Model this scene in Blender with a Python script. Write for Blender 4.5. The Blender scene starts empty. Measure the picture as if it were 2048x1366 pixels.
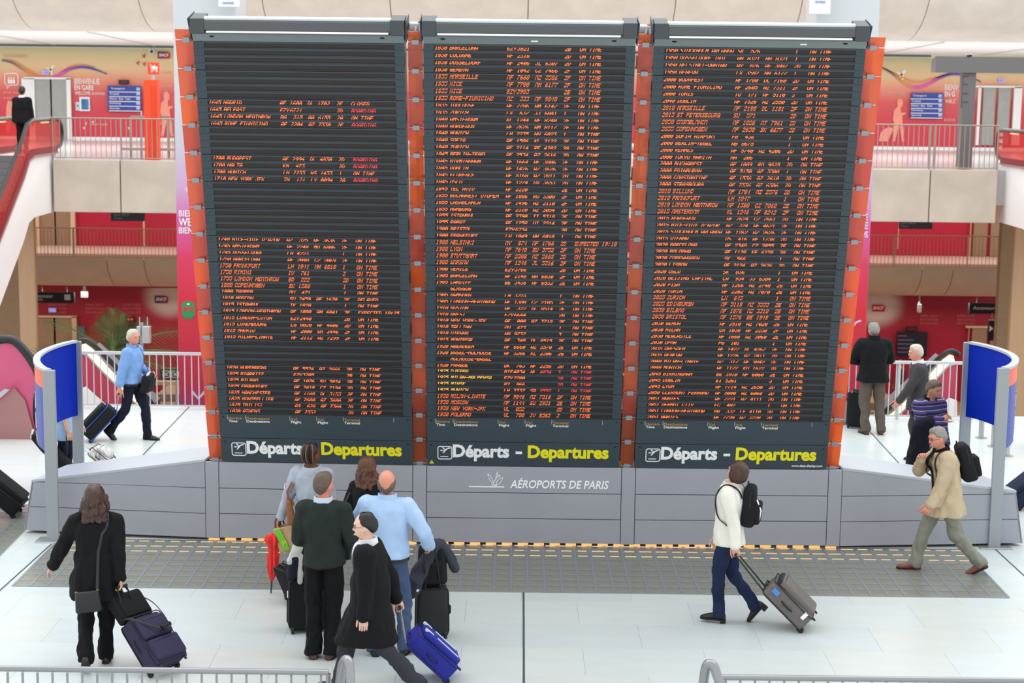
import bpy, bmesh, math, random
import numpy as np
from mathutils import Vector, Matrix, noise, Quaternion
random.seed(7)
SC = bpy.context.scene
COL = SC.collection
PI = math.pi
def rad(a): return a * PI / 180
def V(*a): return Vector(a)
# ------------------------------------------------------------------ camera, world, exposure
FPX = 3480.0; HCAM = 5.65; PITCH = math.atan(515 / FPX); ROLL = rad(0.68)
cF = V(0, math.cos(PITCH), -math.sin(PITCH)); cR0 = V(1, 0, 0); cU0 = V(0, math.sin(PITCH), math.cos(PITCH))
cR = math.cos(ROLL) * cR0 + math.sin(ROLL) * cU0
cU = -math.sin(ROLL) * cR0 + math.cos(ROLL) * cU0
CAMP = V(0, 0, HCAM)
cam_d = bpy.data.cameras.new('camera'); cam = bpy.data.objects.new('camera', cam_d); COL.objects.link(cam)
cam.matrix_world = Matrix(((cR.x, cU.x, -cF.x, 0), (cR.y, cU.y, -cF.y, 0), (cR.z, cU.z, -cF.z, HCAM), (0, 0, 0, 1)))
cam_d.sensor_width = 36.0; cam_d.lens = FPX / 2048 * 36.0; cam_d.clip_end = 300
cam_d.dof.use_dof = True; cam_d.dof.focus_distance = 19.0; cam_d.dof.aperture_fstop = 2.6
SC.camera = cam
w = bpy.data.worlds.new('world'); SC.world = w; w.use_nodes = True
bg = w.node_tree.nodes['Background']; bg.inputs[0].default_value = (0.93, 0.97, 1.0, 1); bg.inputs[1].default_value = 0.98
SC.view_settings.view_transform = 'Standard'; SC.view_settings.look = 'None'
SC.view_settings.exposure = 0.3; SC.view_settings.gamma = 1.0; SC.view_settings.use_curve_mapping = False
SC.cycles.use_denoising = True
SC.cycles.max_bounces = 6; SC.cycles.transparent_max_bounces = 12
def area_light(name, loc, rot, sx, sy, power, col):
    d = bpy.data.lights.new(name, 'AREA'); d.shape = 'RECTANGLE'; d.size = sx; d.size_y = sy; d.energy = power; d.color = col
    o = bpy.data.objects.new(name, d); COL.objects.link(o); o.location = loc; o.rotation_euler = rot
    o['kind'] = 'helper'
    return o
area_light('skylight_lamp', (0, 32, 17), (0, 0, 0), 34, 36, 4300, (0.96, 0.98, 1.0))
area_light('gallery_fill', (0, 53, 6.7), (0, 0, 0), 44, 5, 1900, (0.97, 0.99, 1.0))  # unseen fill light, added to brighten the upper wall and gallery
area_light('lower_hall_fill', (-12, 56.6, -1.25), (rad(-12), 0, 0), 16, 1.2, 270, (1.0, 0.88, 0.78))  # unseen pair of warm fills, added to lift the wall under the overhang
area_light('lower_hall_fill', (12, 56.6, -1.25), (rad(-12), 0, 0), 16, 1.2, 270, (1.0, 0.88, 0.78))
area_light('middle_hall_fill', (0, 57.5, 2.15), (0, 0, 0), 44, 1.5, 560, (1.0, 0.92, 0.85))  # added fill for the middle level, no fitting is modelled
# pixel (2048x1366) -> place in the hall
def pray(x, y): return cF + cR * ((x - 1024) / FPX) - cU * ((y - 683) / FPX)
def G(x, y, z=0.0):
    d = pray(x, y); return CAMP + d * ((z - HCAM) / d.z)
def A(x, y, Y):
    d = pray(x, y); return CAMP + d * (Y / d.y)
# ------------------------------------------------------------------ materials
def lin(c):
    return tuple(((v / 255) / 12.92 if v / 255 <= 0.04045 else ((v / 255 + 0.055) / 1.055) ** 2.4) for v in c)
MATS = {}
def mat(name, rgb, rough=0.6, metal=0.0, var=0.0, vscale=6.0, bump=0.0, bscale=60.0, spec=0.5, stretch=(1, 1, 1), rgb2=None):
    if name in MATS: return MATS[name]
    m = bpy.data.materials.new(name); m.use_nodes = True; MATS[name] = m
    nt = m.node_tree; b = nt.nodes['Principled BSDF']; c = lin(rgb)
    b.inputs['Base Color'].default_value = (*c, 1); b.inputs['Roughness'].default_value = rough
    b.inputs['Metallic'].default_value = metal; b.inputs['Specular IOR Level'].default_value = spec
    if var or bump or rgb2:
        tc = nt.nodes.new('ShaderNodeTexCoord'); mp = nt.nodes.new('ShaderNodeMapping'); mp.inputs['Scale'].default_value = stretch
        nt.links.new(tc.outputs['Object'], mp.inputs['Vector'])
    if var or rgb2:
        n = nt.nodes.new('ShaderNodeTexNoise'); n.inputs['Scale'].default_value = vscale; n.inputs['Detail'].default_value = 6
        nt.links.new(mp.outputs[0], n.inputs['Vector'])
        r = nt.nodes.new('ShaderNodeValToRGB'); r.color_ramp.elements[0].position = 0.3; r.color_ramp.elements[1].position = 0.7
        if rgb2: c1, c2 = c, lin(rgb2)
        else: c1 = tuple(v * (1 - var) for v in c); c2 = tuple(min(1, v * (1 + var)) for v in c)
        r.color_ramp.elements[0].color = (*c1, 1); r.color_ramp.elements[1].color = (*c2, 1)
        nt.links.new(n.outputs['Fac'], r.inputs[0]); nt.links.new(r.outputs[0], b.inputs['Base Color'])
    if bump:
        n2 = nt.nodes.new('ShaderNodeTexNoise'); n2.inputs['Scale'].default_value = bscale; n2.inputs['Detail'].default_value = 4
        nt.links.new(mp.outputs[0], n2.inputs['Vector'])
        bp = nt.nodes.new('ShaderNodeBump'); bp.inputs['Strength'].default_value = bump; bp.inputs['Distance'].default_value = 0.01
        nt.links.new(n2.outputs['Fac'], bp.inputs['Height']); nt.links.new(bp.outputs[0], b.inputs['Normal'])
    return m
def emis(name, rgb, s):
    if name in MATS: return MATS[name]
    m = bpy.data.materials.new(name); m.use_nodes = True; MATS[name] = m
    b = m.node_tree.nodes['Principled BSDF']; b.inputs['Base Color'].default_value = (0.02, 0.02, 0.02, 1)
    b.inputs['Emission Color'].default_value = (*lin(rgb), 1); b.inputs['Emission Strength'].default_value = s
    return m
def glass_tint(name, tint, diff, mixt=0.5, rough=0.08, gloss=0.08):
    """thin tinted pane: coloured see-through + milky body + a little shine"""
    if name in MATS: return MATS[name]
    m = bpy.data.materials.new(name); m.use_nodes = True; MATS[name] = m
    nt = m.node_tree; nt.nodes.remove(nt.nodes['Principled BSDF']); out = nt.nodes['Material Output']
    t = nt.nodes.new('ShaderNodeBsdfTransparent'); t.inputs[0].default_value = (*lin(tint), 1)
    d = nt.nodes.new('ShaderNodeBsdfDiffuse'); d.inputs[0].default_value = (*lin(diff), 1)
    tl = nt.nodes.new('ShaderNodeBsdfTranslucent'); tl.inputs[0].default_value = (*lin(diff), 1)
    md = nt.nodes.new('ShaderNodeMixShader'); md.inputs[0].default_value = 0.5
    nt.links.new(d.outputs[0], md.inputs[1]); nt.links.new(tl.outputs[0], md.inputs[2])
    m1 = nt.nodes.new('ShaderNodeMixShader'); m1.inputs[0].default_value = mixt
    nt.links.new(t.outputs[0], m1.inputs[1]); nt.links.new(md.outputs[0], m1.inputs[2])
    g = nt.nodes.new('ShaderNodeBsdfGlossy'); g.inputs['Roughness'].default_value = rough
    m2 = nt.nodes.new('ShaderNodeMixShader'); m2.inputs[0].default_value = gloss
    nt.links.new(m1.outputs[0], m2.inputs[1]); nt.links.new(g.outputs[0], m2.inputs[2])
    nt.links.new(m2.outputs[0], out.inputs[0])
    return m
def zramp(name, stops, rough=0.5, axis=2, spec=0.4):
    """printed gradient along an object axis, stops = [(metres, rgb)]"""
    if name in MATS: return MATS[name]
    m = bpy.data.materials.new(name); m.use_nodes = True; MATS[name] = m
    nt = m.node_tree; b = nt.nodes['Principled BSDF']; b.inputs['Roughness'].default_value = rough; b.inputs['Specular IOR Level'].default_value = spec
    tc = nt.nodes.new('ShaderNodeTexCoord'); sx = nt.nodes.new('ShaderNodeSeparateXYZ'); nt.links.new(tc.outputs['Object'], sx.inputs[0])
    lo, hi = stops[0][0], stops[-1][0]
    mr = nt.nodes.new('ShaderNodeMapRange'); mr.inputs[1].default_value = lo; mr.inputs[2].default_value = hi
    nt.links.new(sx.outputs[axis], mr.inputs[0])
    r = nt.nodes.new('ShaderNodeValToRGB'); e = r.color_ramp.elements
    while len(e) < len(stops): e.new(0.5)
    for i, (p, c) in enumerate(stops):
        e[i].position = (p - lo) / (hi - lo); e[i].color = (*lin(c), 1)
    nt.links.new(mr.outputs[0], r.inputs[0]); nt.links.new(r.outputs[0], b.inputs['Base Color'])
    return m
def attrmat(name, rough=0.5):
    if name in MATS: return MATS[name]
    m = bpy.data.materials.new(name); m.use_nodes = True; MATS[name] = m
    nt = m.node_tree; b = nt.nodes['Principled BSDF']; b.inputs['Roughness'].default_value = rough
    a = nt.nodes.new('ShaderNodeAttribute'); a.attribute_name = 'print'; nt.links.new(a.outputs['Color'], b.inputs['Base Color'])
    return m
# ------------------------------------------------------------------ mesh helpers
class MB:
    def __init__(s): s.v = []; s.f = []; s.m = []
    def add(s, vs, fs, mi=0):
        o = len(s.v); s.v += [Vector(p) for p in vs]
        for f in fs: s.f.append([i + o for i in f]); s.m.append(mi)
        return s
    def obox(s, o, a, b, c, mi=0):
        o, a, b, c = map(Vector, (o, a, b, c))
        vs = [o, o + a, o + a + b, o + b, o + c, o + a + c, o + a + b + c, o + b + c]
        fs = [(0, 3, 2, 1), (4, 5, 6, 7), (0, 1, 5, 4), (1, 2, 6, 5), (2, 3, 7, 6), (3, 0, 4, 7)]
        if a.cross(b).dot(c) < 0: fs = [f[::-1] for f in fs]
        return s.add(vs, fs, mi)
    def box(s, x0, x1, y0, y1, z0, z1, mi=0):
        return s.obox((x0, y0, z0), (x1 - x0, 0, 0), (0, y1 - y0, 0), (0, 0, z1 - z0), mi)
    def rbox(s, x0, x1, y0, y1, z0, z1, r=0.03, seg=3, mi=0, M=None, taper=None):
        bm = bmesh.new(); bmesh.ops.create_cube(bm, size=1)
        for v in bm.verts:
            v.co = V((v.co.x + .5) * (x1 - x0) + x0, (v.co.y + .5) * (y1 - y0) + y0, (v.co.z + .5) * (z1 - z0) + z0)
        if taper: 
            for v in bm.verts: v.co = taper(v.co)
        bmesh.ops.bevel(bm, geom=list(bm.edges), offset=r, segments=seg, profile=0.5, affect='EDGES')
        bm.verts.index_update()
        vs = [(M @ v.co if M else v.co.copy()) for v in bm.verts]; fs = [[v.index for v in f.verts] for f in bm.faces]; bm.free()
        return s.add(vs, fs, mi)
    def ring(s, c, a, b, n): return [c + a * math.cos(2 * PI * i / n) + b * math.sin(2 * PI * i / n) for i in range(n)]
    def loft(s, rings, mi=0, cap=True, closed=False):
        n = len(rings[0]); vs = [p for r in rings for p in r]; fs = []
        for j in range(len(rings) - (0 if closed else 1)):
            k = (j + 1) % len(rings)
            for i in range(n): fs.append((j * n + i, j * n + (i + 1) % n, k * n + (i + 1) % n, k * n + i))
        if cap and not closed:
            fs.append(tuple(range(n))[::-1]); fs.append(tuple((len(rings) - 1) * n + i for i in range(n)))
        return s.add(vs, fs, mi)
    def tube(s, pts, r, n=8, mi=0, closed=False, flat=None, cap=True):
        pts = [Vector(p) for p in pts]; k = len(pts); rs = r if isinstance(r, (list, tuple)) else [r] * k
        t0 = (pts[1] - pts[0]).normalized(); up = V(0, 0, 1) if abs(t0.z) < 0.9 else V(1, 0, 0)
        a = t0.cross(up).normalized(); rings = []
        for i in range(k):
            if closed: t = (pts[(i + 1) % k] - pts[i - 1])
            else: t = pts[min(i + 1, k - 1)] - pts[max(i - 1, 0)]
            t.normalize(); a = (a - t * a.dot(t)).normalized(); b = t.cross(a)
            rings.append(s.ring(pts[i], a * rs[i], b * rs[i] * (flat or 1), n))
        return s.loft(rings, mi, cap, closed)
    def cap(s, p, q, r0, r1, n=14, mi=0):
        """tapered capsule"""
        p, q = Vector(p), Vector(q); d = q - p; L = d.length or 1e-4; d = d / L
        a = d.orthogonal().normalized(); b = d.cross(a); rings = []
        for t in (-80, -50, -25, 0): rings.append(s.ring(p + d * r0 * math.sin(rad(t)), a * r0 * math.cos(rad(t)), b * r0 * math.cos(rad(t)), n))
        for t in (0, 25, 50, 80): rings.append(s.ring(q + d * r1 * math.sin(rad(t)), a * r1 * math.cos(rad(t)), b * r1 * math.cos(rad(t)), n))
        return s.loft(rings, mi)
    def ell(s, c, r, n=14, k=8, mi=0, M=None):
        c = Vector(c); vs = []; fs = []
        for j in range(1, k):
            ph = -PI / 2 + PI * j / k
            for i in range(n):
                th = 2 * PI * i / n; p = V(r[0] * math.cos(ph) * math.cos(th), r[1] * math.cos(ph) * math.sin(th), r[2] * math.sin(ph))
                vs.append(c + (M @ p if M else p))
        b = len(vs); e = V(0, 0, r[2]); vs.append(c - (M @ e if M else e)); vs.append(c + (M @ e if M else e))
        for j in range(k - 2):
            for i in range(n): fs.append((j * n + i, j * n + (i + 1) % n, (j + 1) * n + (i + 1) % n, (j + 1) * n + i))
        for i in range(n):
            fs.append((b, (i + 1) % n, i)); fs.append((b + 1, (k - 2) * n + i, (k - 2) * n + (i + 1) % n))
        return s.add(vs, fs, mi)
    def prism(s, poly, d, fr=None, mi=0):
        """extrude a 2-D outline; fr maps (a,b,c)->world, c runs 0..d"""
        fr = fr or (lambda a, b, c: V(a, b, c)); n = len(poly)
        ar = sum(poly[i][0] * poly[(i + 1) % n][1] - poly[(i + 1) % n][0] * poly[i][1] for i in range(n))
        if ar < 0: poly = poly[::-1]
        vs = [fr(a, b, 0) for a, b in poly] + [fr(a, b, d) for a, b in poly]
        fs = [tuple(range(n))[::-1], tuple(range(n, 2 * n))] + [(i, (i + 1) % n, n + (i + 1) % n, n + i) for i in range(n)]
        return s.add(vs, fs, mi)
    def lathe(s, prof, c=(0, 0, 0), n=16, mi=0):
        c = Vector(c); return s.loft([s.ring(c + V(0, 0, z), V(r, 0, 0), V(0, r, 0), n) for r, z in prof], mi)
    def mesh(s, name, mats, smooth=False, ang=40):
        me = bpy.data.meshes.new(name); me.from_pydata(s.v, [], s.f)
        for m in (mats if isinstance(mats, (list, tuple)) else [mats]): me.materials.append(m)
        if any(s.m): me.polygons.foreach_set('material_index', s.m)
        if smooth: me.shade_smooth(); me.set_sharp_from_angle(angle=rad(ang))
        me.update(); return me
    def build(s, name, mats, parent=None, smooth=False, ang=40, kind=None, label=None):
        return link(name, s.mesh(name, mats, smooth, ang), parent, kind, label)
def link(name, me, parent=None, kind=None, label=None):
    o = bpy.data.objects.new(name, me); COL.objects.link(o)
    if parent is not None: o.parent = parent
    if kind: o['kind'] = kind
    if label: o['label'] = label
    return o
def thing(name, label, cat, loc=(0, 0, 0), rz=0.0, group=None, M=None):
    o = bpy.data.objects.new(name, None); COL.objects.link(o); o.empty_display_size = 0.1
    if M is not None: o.matrix_world = M
    else: o.location = loc; o.rotation_euler = (0, 0, rz)
    return tag(o, label, cat, group)
def tag(o, label, cat, group=None):
    o['label'] = label; o['category'] = cat
    if group: o['group'] = group
    return o
def struct(o, label=None):
    o['kind'] = 'structure'
    if label: o['label'] = label
    return o
def frameM(o, ax, ay, az):
    return Matrix(((ax.x, ay.x, az.x, o.x), (ax.y, ay.y, az.y, o.y), (ax.z, ay.z, az.z, o.z), (0, 0, 0, 1)))
def text_mb(body, size, bold=0.0, shear=0.0, depth=0.004, width=None, align='LEFT', spacing=1.0):
    """lettering as raised geometry, local x right, y up, z out; returns (verts, faces)"""
    cu = bpy.data.curves.new('lettering', 'FONT'); cu.body = body; cu.size = size; cu.offset = bold * size; cu.shear = shear
    cu.extrude = depth / 2; cu.resolution_u = 3; cu.align_x = 'LEFT'; cu.space_character = spacing
    o = bpy.data.objects.new('lettering', cu); COL.objects.link(o)
    dg = bpy.context.evaluated_depsgraph_get(); me = bpy.data.meshes.new_from_object(o.evaluated_get(dg))
    vs = [v.co.copy() for v in me.vertices]; fs = [list(p.vertices) for p in me.polygons]
    bpy.data.objects.remove(o); bpy.data.curves.remove(cu); bpy.data.meshes.remove(me)
    if not vs: return [], []
    x0 = min(v.x for v in vs); x1 = max(v.x for v in vs); k = (width / (x1 - x0)) if width else 1.0
    off = {'LEFT': 0, 'RIGHT': -1, 'CENTER': -.5}[align] * (x1 - x0) * k
    for v in vs: v.x = (v.x - x0) * k + off; v.z += depth / 2
    return vs, fs
def text_obj(name, body, size, m, parent, fr, **kw):
    vs, fs = text_mb(body, size, **kw); return MB().add([fr(p.x, p.y, p.z) for p in vs], fs).build(name, m, parent)
def stroke(mb, pts, wd, fr, d=0.004, mi=0):
    """a flat printed stroke of constant width along 2-D points"""
    n = len(pts); L = []; R = []
    for i in range(n):
        a = pts[max(i - 1, 0)]; b = pts[min(i + 1, n - 1)]; tx, ty = b[0] - a[0], b[1] - a[1]; l = math.hypot(tx, ty) or 1
        wv = wd[i] if isinstance(wd, (list, tuple)) else wd
        L.append((pts[i][0] - ty / l * wv / 2, pts[i][1] + tx / l * wv / 2)); R.append((pts[i][0] + ty / l * wv / 2, pts[i][1] - tx / l * wv / 2))
    vs = [fr(a, b, d) for a, b in L] + [fr(a, b, d) for a, b in R] + [fr(a, b, 0) for a, b in L] + [fr(a, b, 0) for a, b in R]
    fs = []
    for i in range(n - 1):
        fs += [(n + i, n + i + 1, i + 1, i), (i, i + 1, 2 * n + i + 1, 2 * n + i), (3 * n + i, 3 * n + i + 1, n + i + 1, n + i)]
    fs += [(0, 2 * n, 3 * n, n), (n - 1, 2 * n - 1, 4 * n - 1, 3 * n - 1)]
    mb.add(vs, fs, mi)
def smoothstep(a, b, x):
    t = max(0, min(1, (x - a) / (b - a))); return t * t * (3 - 2 * t)
def spline(pts, k=6):
    """Catmull-Rom through points of any size"""
    P = [np.array(p, float) for p in pts]; out = []
    for i in range(len(P) - 1):
        p0 = P[max(i - 1, 0)]; p1 = P[i]; p2 = P[i + 1]; p3 = P[min(i + 2, len(P) - 1)]
        for j in range(k):
            t = j / k; out.append(0.5 * ((2 * p1) + (-p0 + p2) * t + (2 * p0 - 5 * p1 + 4 * p2 - p3) * t * t + (-p0 + 3 * p1 - 3 * p2 + p3) * t ** 3))
    out.append(P[-1]); return [tuple(p) for p in out]
# shared materials
STEEL = mat('brushed steel', (186, 188, 190), 0.35, 0.75, bump=0.02, bscale=300)
PAINT = mat('pale grey painted metal', (200, 203, 206), 0.5)
PLINTH = mat('blue grey coated panel', (163, 165, 173), 0.42, 0.0, var=0.03, vscale=2, bump=0.02, bscale=400)
SLATE = mat('slate coated metal', (55, 67, 74), 0.5, 0.0, var=0.04, vscale=3)
SLATE2 = mat('slate smooth coated metal', (58, 71, 80), 0.42, 0.0, var=0.05, vscale=2)
BLACK = mat('black rubber', (18, 18, 19), 0.6)
WHITE = mat('white print', (254, 255, 255), 0.5)
YELLOW = mat('yellow print', (248, 238, 26), 0.5)
AMBER = mat('amber print', (196, 150, 60), 0.5)
CONC = mat('fair faced concrete', (196, 184, 168), 0.8, 0, var=0.1, vscale=1.2, bump=0.15, bscale=8)
CONCW = mat('warm concrete', (196, 178, 152), 0.85, 0, var=0.08, vscale=1.5, bump=0.15, bscale=8)
WHITEP = mat('white painted plaster', (236, 236, 234), 0.6)
REDW = mat('crimson panel', (176, 28, 58), 0.4, var=0.08, vscale=0.4)
DKSIGN = mat('dark sign board', (30, 32, 46), 0.4)
# ================================================================== SETTING
MARB = [mat('white marble %s' % n, c, 0.3, 0, var=0.03, vscale=1.6, bump=0.0, stretch=(1, 3, 1), spec=0.35) for n, c in
        (('cool', (206, 214, 213)), ('pale', (208, 215, 213)), ('warm', (208, 213, 208)), ('grey', (203, 211, 211)))]
GROUT = mat('floor bedding', (204, 211, 211), 0.8)
JOINT = mat('dark movement joint', (70, 84, 86), 0.7)
floor = struct(MB().box(-16, 16, 9.0, 29.95, -0.6, -0.012).build('floor', [GROUT]))
# marble slabs
tiles = {}
TW, TD = 1.22, 0.81
def inview(x, y):
    v = V(x, y, 0) - CAMP; d = v.dot(cF); px = 1024 + FPX * v.dot(cR) / d; py = 683 - FPX * v.dot(cU) / d
    return -90 < px < 2140 and py < 1440
for m_ in MARB:
    tiles[m_.name] = MB().rbox(-TW / 2 + .0008, TW / 2 - .0008, -TD / 2 + .0008, TD / 2 - .0008, -0.012, 0, 0.0008, 1).mesh('floor_tile', m_)
SG0, SG1, SGX0, SGX1 = 18.93, 20.98, -5.58, 5.62
nrow = int((29.95 - 13.3) / TD) + 1
for j in range(nrow):
    yc = 29.95 - TD * (j + .5)
    for i in range(-9, 10):
        xc = i * TW + (TW / 2 if j % 2 else 0) + 0.14
        if not (inview(xc - TW / 2, yc - TD / 2) or inview(xc + TW / 2, yc + TD / 2) or inview(xc - TW / 2, yc + TD / 2) or inview(xc + TW / 2, yc - TD / 2)): continue
        if SG0 + .3 < yc < SG1 - .3 and SGX0 < xc - TW / 2 and xc + TW / 2 < SGX1: continue
        if abs(xc) < 3.6 and 21.0 < yc < 27.0 and abs(xc) < 0.17 * yc - .3: continue
        o = link('floor_tile', tiles[random.choice(MARB).name], floor); o.location = (xc, yc, 0)
def joint(a, b, w_=0.022):
    p, q = G(*a), G(*b); d = (q - p).normalized(); s = V(-d.y, d.x, 0) * w_ / 2
    MB().obox(p - s - V(0, 0, .011), q - p, s * 2, V(0, 0, .0125)).build('movement_joint', JOINT, floor)
for a, b in (((1047, 1166), (1048, 1420)), ((103, 1088), (-30, 1208)), ((380, 812), (262, 935)), ((1700, 820), (1812, 942)), ((1990, 1098), (2090, 1190))): joint(a, b)
# glass block strip round the plinth
GBL = mat('grey green glass block', (132, 133, 120), 0.22, 0, var=0.12, vscale=5, spec=0.6)
GRID = mat('zinc grid bar', (158, 167, 173), 0.25, 0.5)
WARM = emis('warm emissive bar', (255, 220, 178), .62)
def block_strip(org, ax, ay, nx, ny, ex, ey, solid_rows, bar_rows, nm):
    st = struct(MB().obox(org - V(0, 0, .02), ax * (nx * ex), ay * (ny * ey), V(0, 0, .0215)).build(nm, GRID))
    bm_ = MB(); g = .0125
    one = MB().obox(V(0, 0, 0) - ax * (ex / 2 - g) - ay * (ey / 2 - g), ax * (ex - 2 * g), ay * (ey - 2 * g), V(0, 0, .006)).mesh('glass_block', GBL)
    bars = MB(); lamps = MB()
    for j in range(ny):
        for i in range(nx):
            c = org + ax * ((i + .5) * ex) + ay * ((j + .5) * ey)
            if j < solid_rows:
                o = link('glass_block', one, st); o.location = c
            else: bm_.obox(c - ax * (ex / 2 - g) - ay * (ey / 2 - g), ax * (ex - 2 * g), ay * (ey - 2 * g), V(0, 0, .006))
            if j >= ny - bar_rows:
                q = random.uniform(.55, .8); lamps.obox(c - ax * ex * q / 2 + ay * ey * .12 + V(0, 0, .006), ax * ex * q, ay * ey * .17, V(0, 0, .0015))  # flat emissive bars laid on the block tops nearest the plinth
    for i in range(nx + 1):
        bars.obox(org + ax * (i * ex) - ax * g + V(0, 0, .0015), ax * 2 * g, ay * ny * ey, V(0, 0, .008))
    for j in range(ny + 1):
        bars.obox(org + ay * (j * ey) - ay * g * .6 + V(0, 0, .0015), ay * 1.2 * g, ax * nx * ex, V(0, 0, .0065))
    if bm_.v: bm_.build('glass_block_rows', GBL, st, kind='stuff')
    bars.build('grid_bars', GRID, st, kind='stuff')
    if lamps.v: lamps.build('glow_bars', WARM, st, kind='stuff', label='warm glowing bars on the glass blocks')
    return st
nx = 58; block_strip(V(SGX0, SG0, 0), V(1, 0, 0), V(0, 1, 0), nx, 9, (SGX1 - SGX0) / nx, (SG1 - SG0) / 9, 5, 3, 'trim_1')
pA, pB = G(58, 1052), G(-55, 1168); axd = (pB - pA).normalized(); ayd = V(axd.y, -axd.x, 0)
if ayd.x > 0: ayd = -ayd
bs2 = block_strip(pA - axd * 1.1, axd, ayd, 20, 5, .2, .23, 5, 0, 'trim_2')
# ---- galleries
FLG = mat('gallery floor', (186, 184, 182), 0.2, 0, var=0.03)
ZG = 3.58
struct(MB().box(-24, 24, 45.2, 61, ZG - .9, ZG).build('floor_gallery', FLG))
FAS = mat('cast concrete panel', (200, 192, 178), 0.85, 0, var=0.13, vscale=1.1, bump=0.25, bscale=6)
fas = struct(MB().box(-11.7, 12.3, 45.14, 45.3, 2.3, 3.5).build('wall_gallery_front', CONC))
n_f = 14; x0f, x1f = -11.88, 12.46; z1f = A(230, 320, 45).z; z0f = A(230, 425, 45).z
for i in range(n_f):
    a = x0f + (x1f - x0f) * i / n_f; b = x0f + (x1f - x0f) * (i + 1) / n_f
    o = MB().rbox(-(b - a) / 2 + .014, (b - a) / 2 - .014, 0, .2, z0f - 3, z1f - 3, .012, 1).build('concrete_panel', FAS, fas); o.location = ((a + b) / 2, 45 - .06, 3)
struct(MB().box(-24, 24, 56.6, 61, -0.5, 0.0).build('floor_middle', mat('middle floor', (210, 186, 172), 0.3)))
struct(MB().box(-24, 24, 29.95, 61, -5.3, -5.0).build('floor_lower', mat('lower floor', (176, 140, 112), 0.35)))
struct(MB().box(-16, 16, 29.8, 29.95, -5, -0.6).build('wall_pit_front', CONC))
# ---- upper wall with printed sunset gradient
YW = 60.0
zt = A(180, 97, YW).z; zb = A(180, 274, YW).z
GRAD = zramp('printed sunset gradient', [(zb - 4, (202, 58, 74)), (zb + .8 - 4, (206, 62, 76)), (zb + 1.5 - 4, (214, 86, 88)), (zb + 1.95 - 4, (230, 146, 120)), (zb + 2.35 - 4, (232, 196, 150)), (zt - 4, (226, 212, 160))], 0.45)
wu = struct(MB().box(-24, 24, 0, .3, ZG - 4, zb - 4, 1).box(-24, 24, .02, .3, zb - 4, zt - 4, 0).build('wall_gallery_back', [GRAD, WHITEP])); wu.location = (0, YW, 4)
def wfr(px, py, Y, off=0.0):
    o = A(px, py, Y - off); return lambda a, b, c: V(o.x + a, o.y - c, o.z + b)
def inparent(o, par):
    """keep world geometry while parented to a shifted setting object"""
    o.parent = par; o.location = -Vector(par.location); return o
def wtext(par, body, px, py, cap, width, m, Y=YW, bold=0.0, shear=0.0, name='lettering', align='LEFT'):
    """py = baseline pixel row, cap and width in pixels"""
    k = Y / FPX; vs, fs = text_mb(body, 1.0, bold=bold, shear=shear, depth=.01, width=width * k, align=align)
    ys = [v.y for v in vs]; s = cap * k / (max(ys) - min(ys)); f = wfr(px, py, Y, .004)
    o = MB().add([f(v.x, (v.y - min(ys)) * s, v.z) for v in vs], fs).build(name, m)
    return inparent(o, par)
def wbox(px0, py0, px1, py1, Y, d=.05, mi=0, mb=None):
    mb = mb or MB(); a, b = A(px0, py1, Y), A(px1, py0, Y); return mb.box(a.x, b.x, Y - d, Y, a.z, b.z, mi)
PW = mat('white lettering', (250, 244, 240), 0.5); PINKW = mat('pale pink print', (244, 190, 170), 0.5); PEACH = mat('peach silhouette print', (238, 150, 128), 0.5)
def ribbon(par, pts, wd, cols, Y=YW):
    pts = spline(pts, 8); n = len(pts); k = Y / FPX; mb = MB(); f = lambda a, b, c: (lambda p: V(p.x, p.y - c - .006, p.z))(A(a, b, Y))
    wds = [wd * math.sin(PI * min(max(i / (n - 1), .05), .95)) ** .6 for i in range(n)]
    stroke(mb, pts, wds, f, .006)
    me = mb.mesh('wave_ribbon', attrmat('rainbow print')); at = me.color_attributes.new('print', 'FLOAT_COLOR', 'POINT')
    for i, v in enumerate(me.vertices):
        t = (i % n) / (n - 1) * (len(cols) - 1); j = min(int(t), len(cols) - 2); u = t - j
        c1, c2 = lin(cols[j]), lin(cols[j + 1]); at.data[i].color = (*[a * (1 - u) + b * u for a, b in zip(c1, c2)], 1)
    inparent(link('wave_ribbon', me), par)
navy, mag, org_, pur = (60, 70, 130), (224, 90, 170), (232, 150, 60), (120, 80, 170)
ribbon(wu, [(4, 121), (25, 126), (50, 141), (72, 155), (95, 158), (118, 150), (140, 138), (165, 134), (190, 139), (214, 148)], 7, [navy, (120, 110, 120), org_, mag, mag, pur, (70, 70, 160), navy])
ribbon(wu, [(4, 119), (25, 122), (52, 137), (75, 150), (95, 155)], 3.5, [(90, 100, 140), org_, org_, mag])
ribbon(wu, [(118, 146), (142, 133), (166, 130), (190, 135)], 3, [mag, org_, org_, navy])
ribbon(wu, [(1757, 133), (1775, 141), (1795, 155), (1815, 170), (1836, 174), (1858, 167), (1880, 155), (1905, 148), (1935, 152), (1962, 164)], 7, [navy, (120, 110, 120), org_, mag, mag, pur, (70, 70, 160), navy])
ribbon(wu, [(1760, 132), (1795, 150), (1830, 164), (1862, 158), (1905, 146)], 3.5, [(90, 100, 140), org_, org_, org_, navy])
wtext(wu, 'BIENVENUE', 149, 168, 11, 50, PW, bold=.01); wtext(wu, 'EN GARE', 149, 180, 10, 38, PW, bold=.01); wtext(wu, 'WELCOME', 150, 189.5, 7, 31, PW); wtext(wu, 'IN STATION', 184, 189.5, 5, 26, PW)
wtext(wu, 'VOYAGEURS', 8, 115, 6, 46, PINKW)
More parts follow.
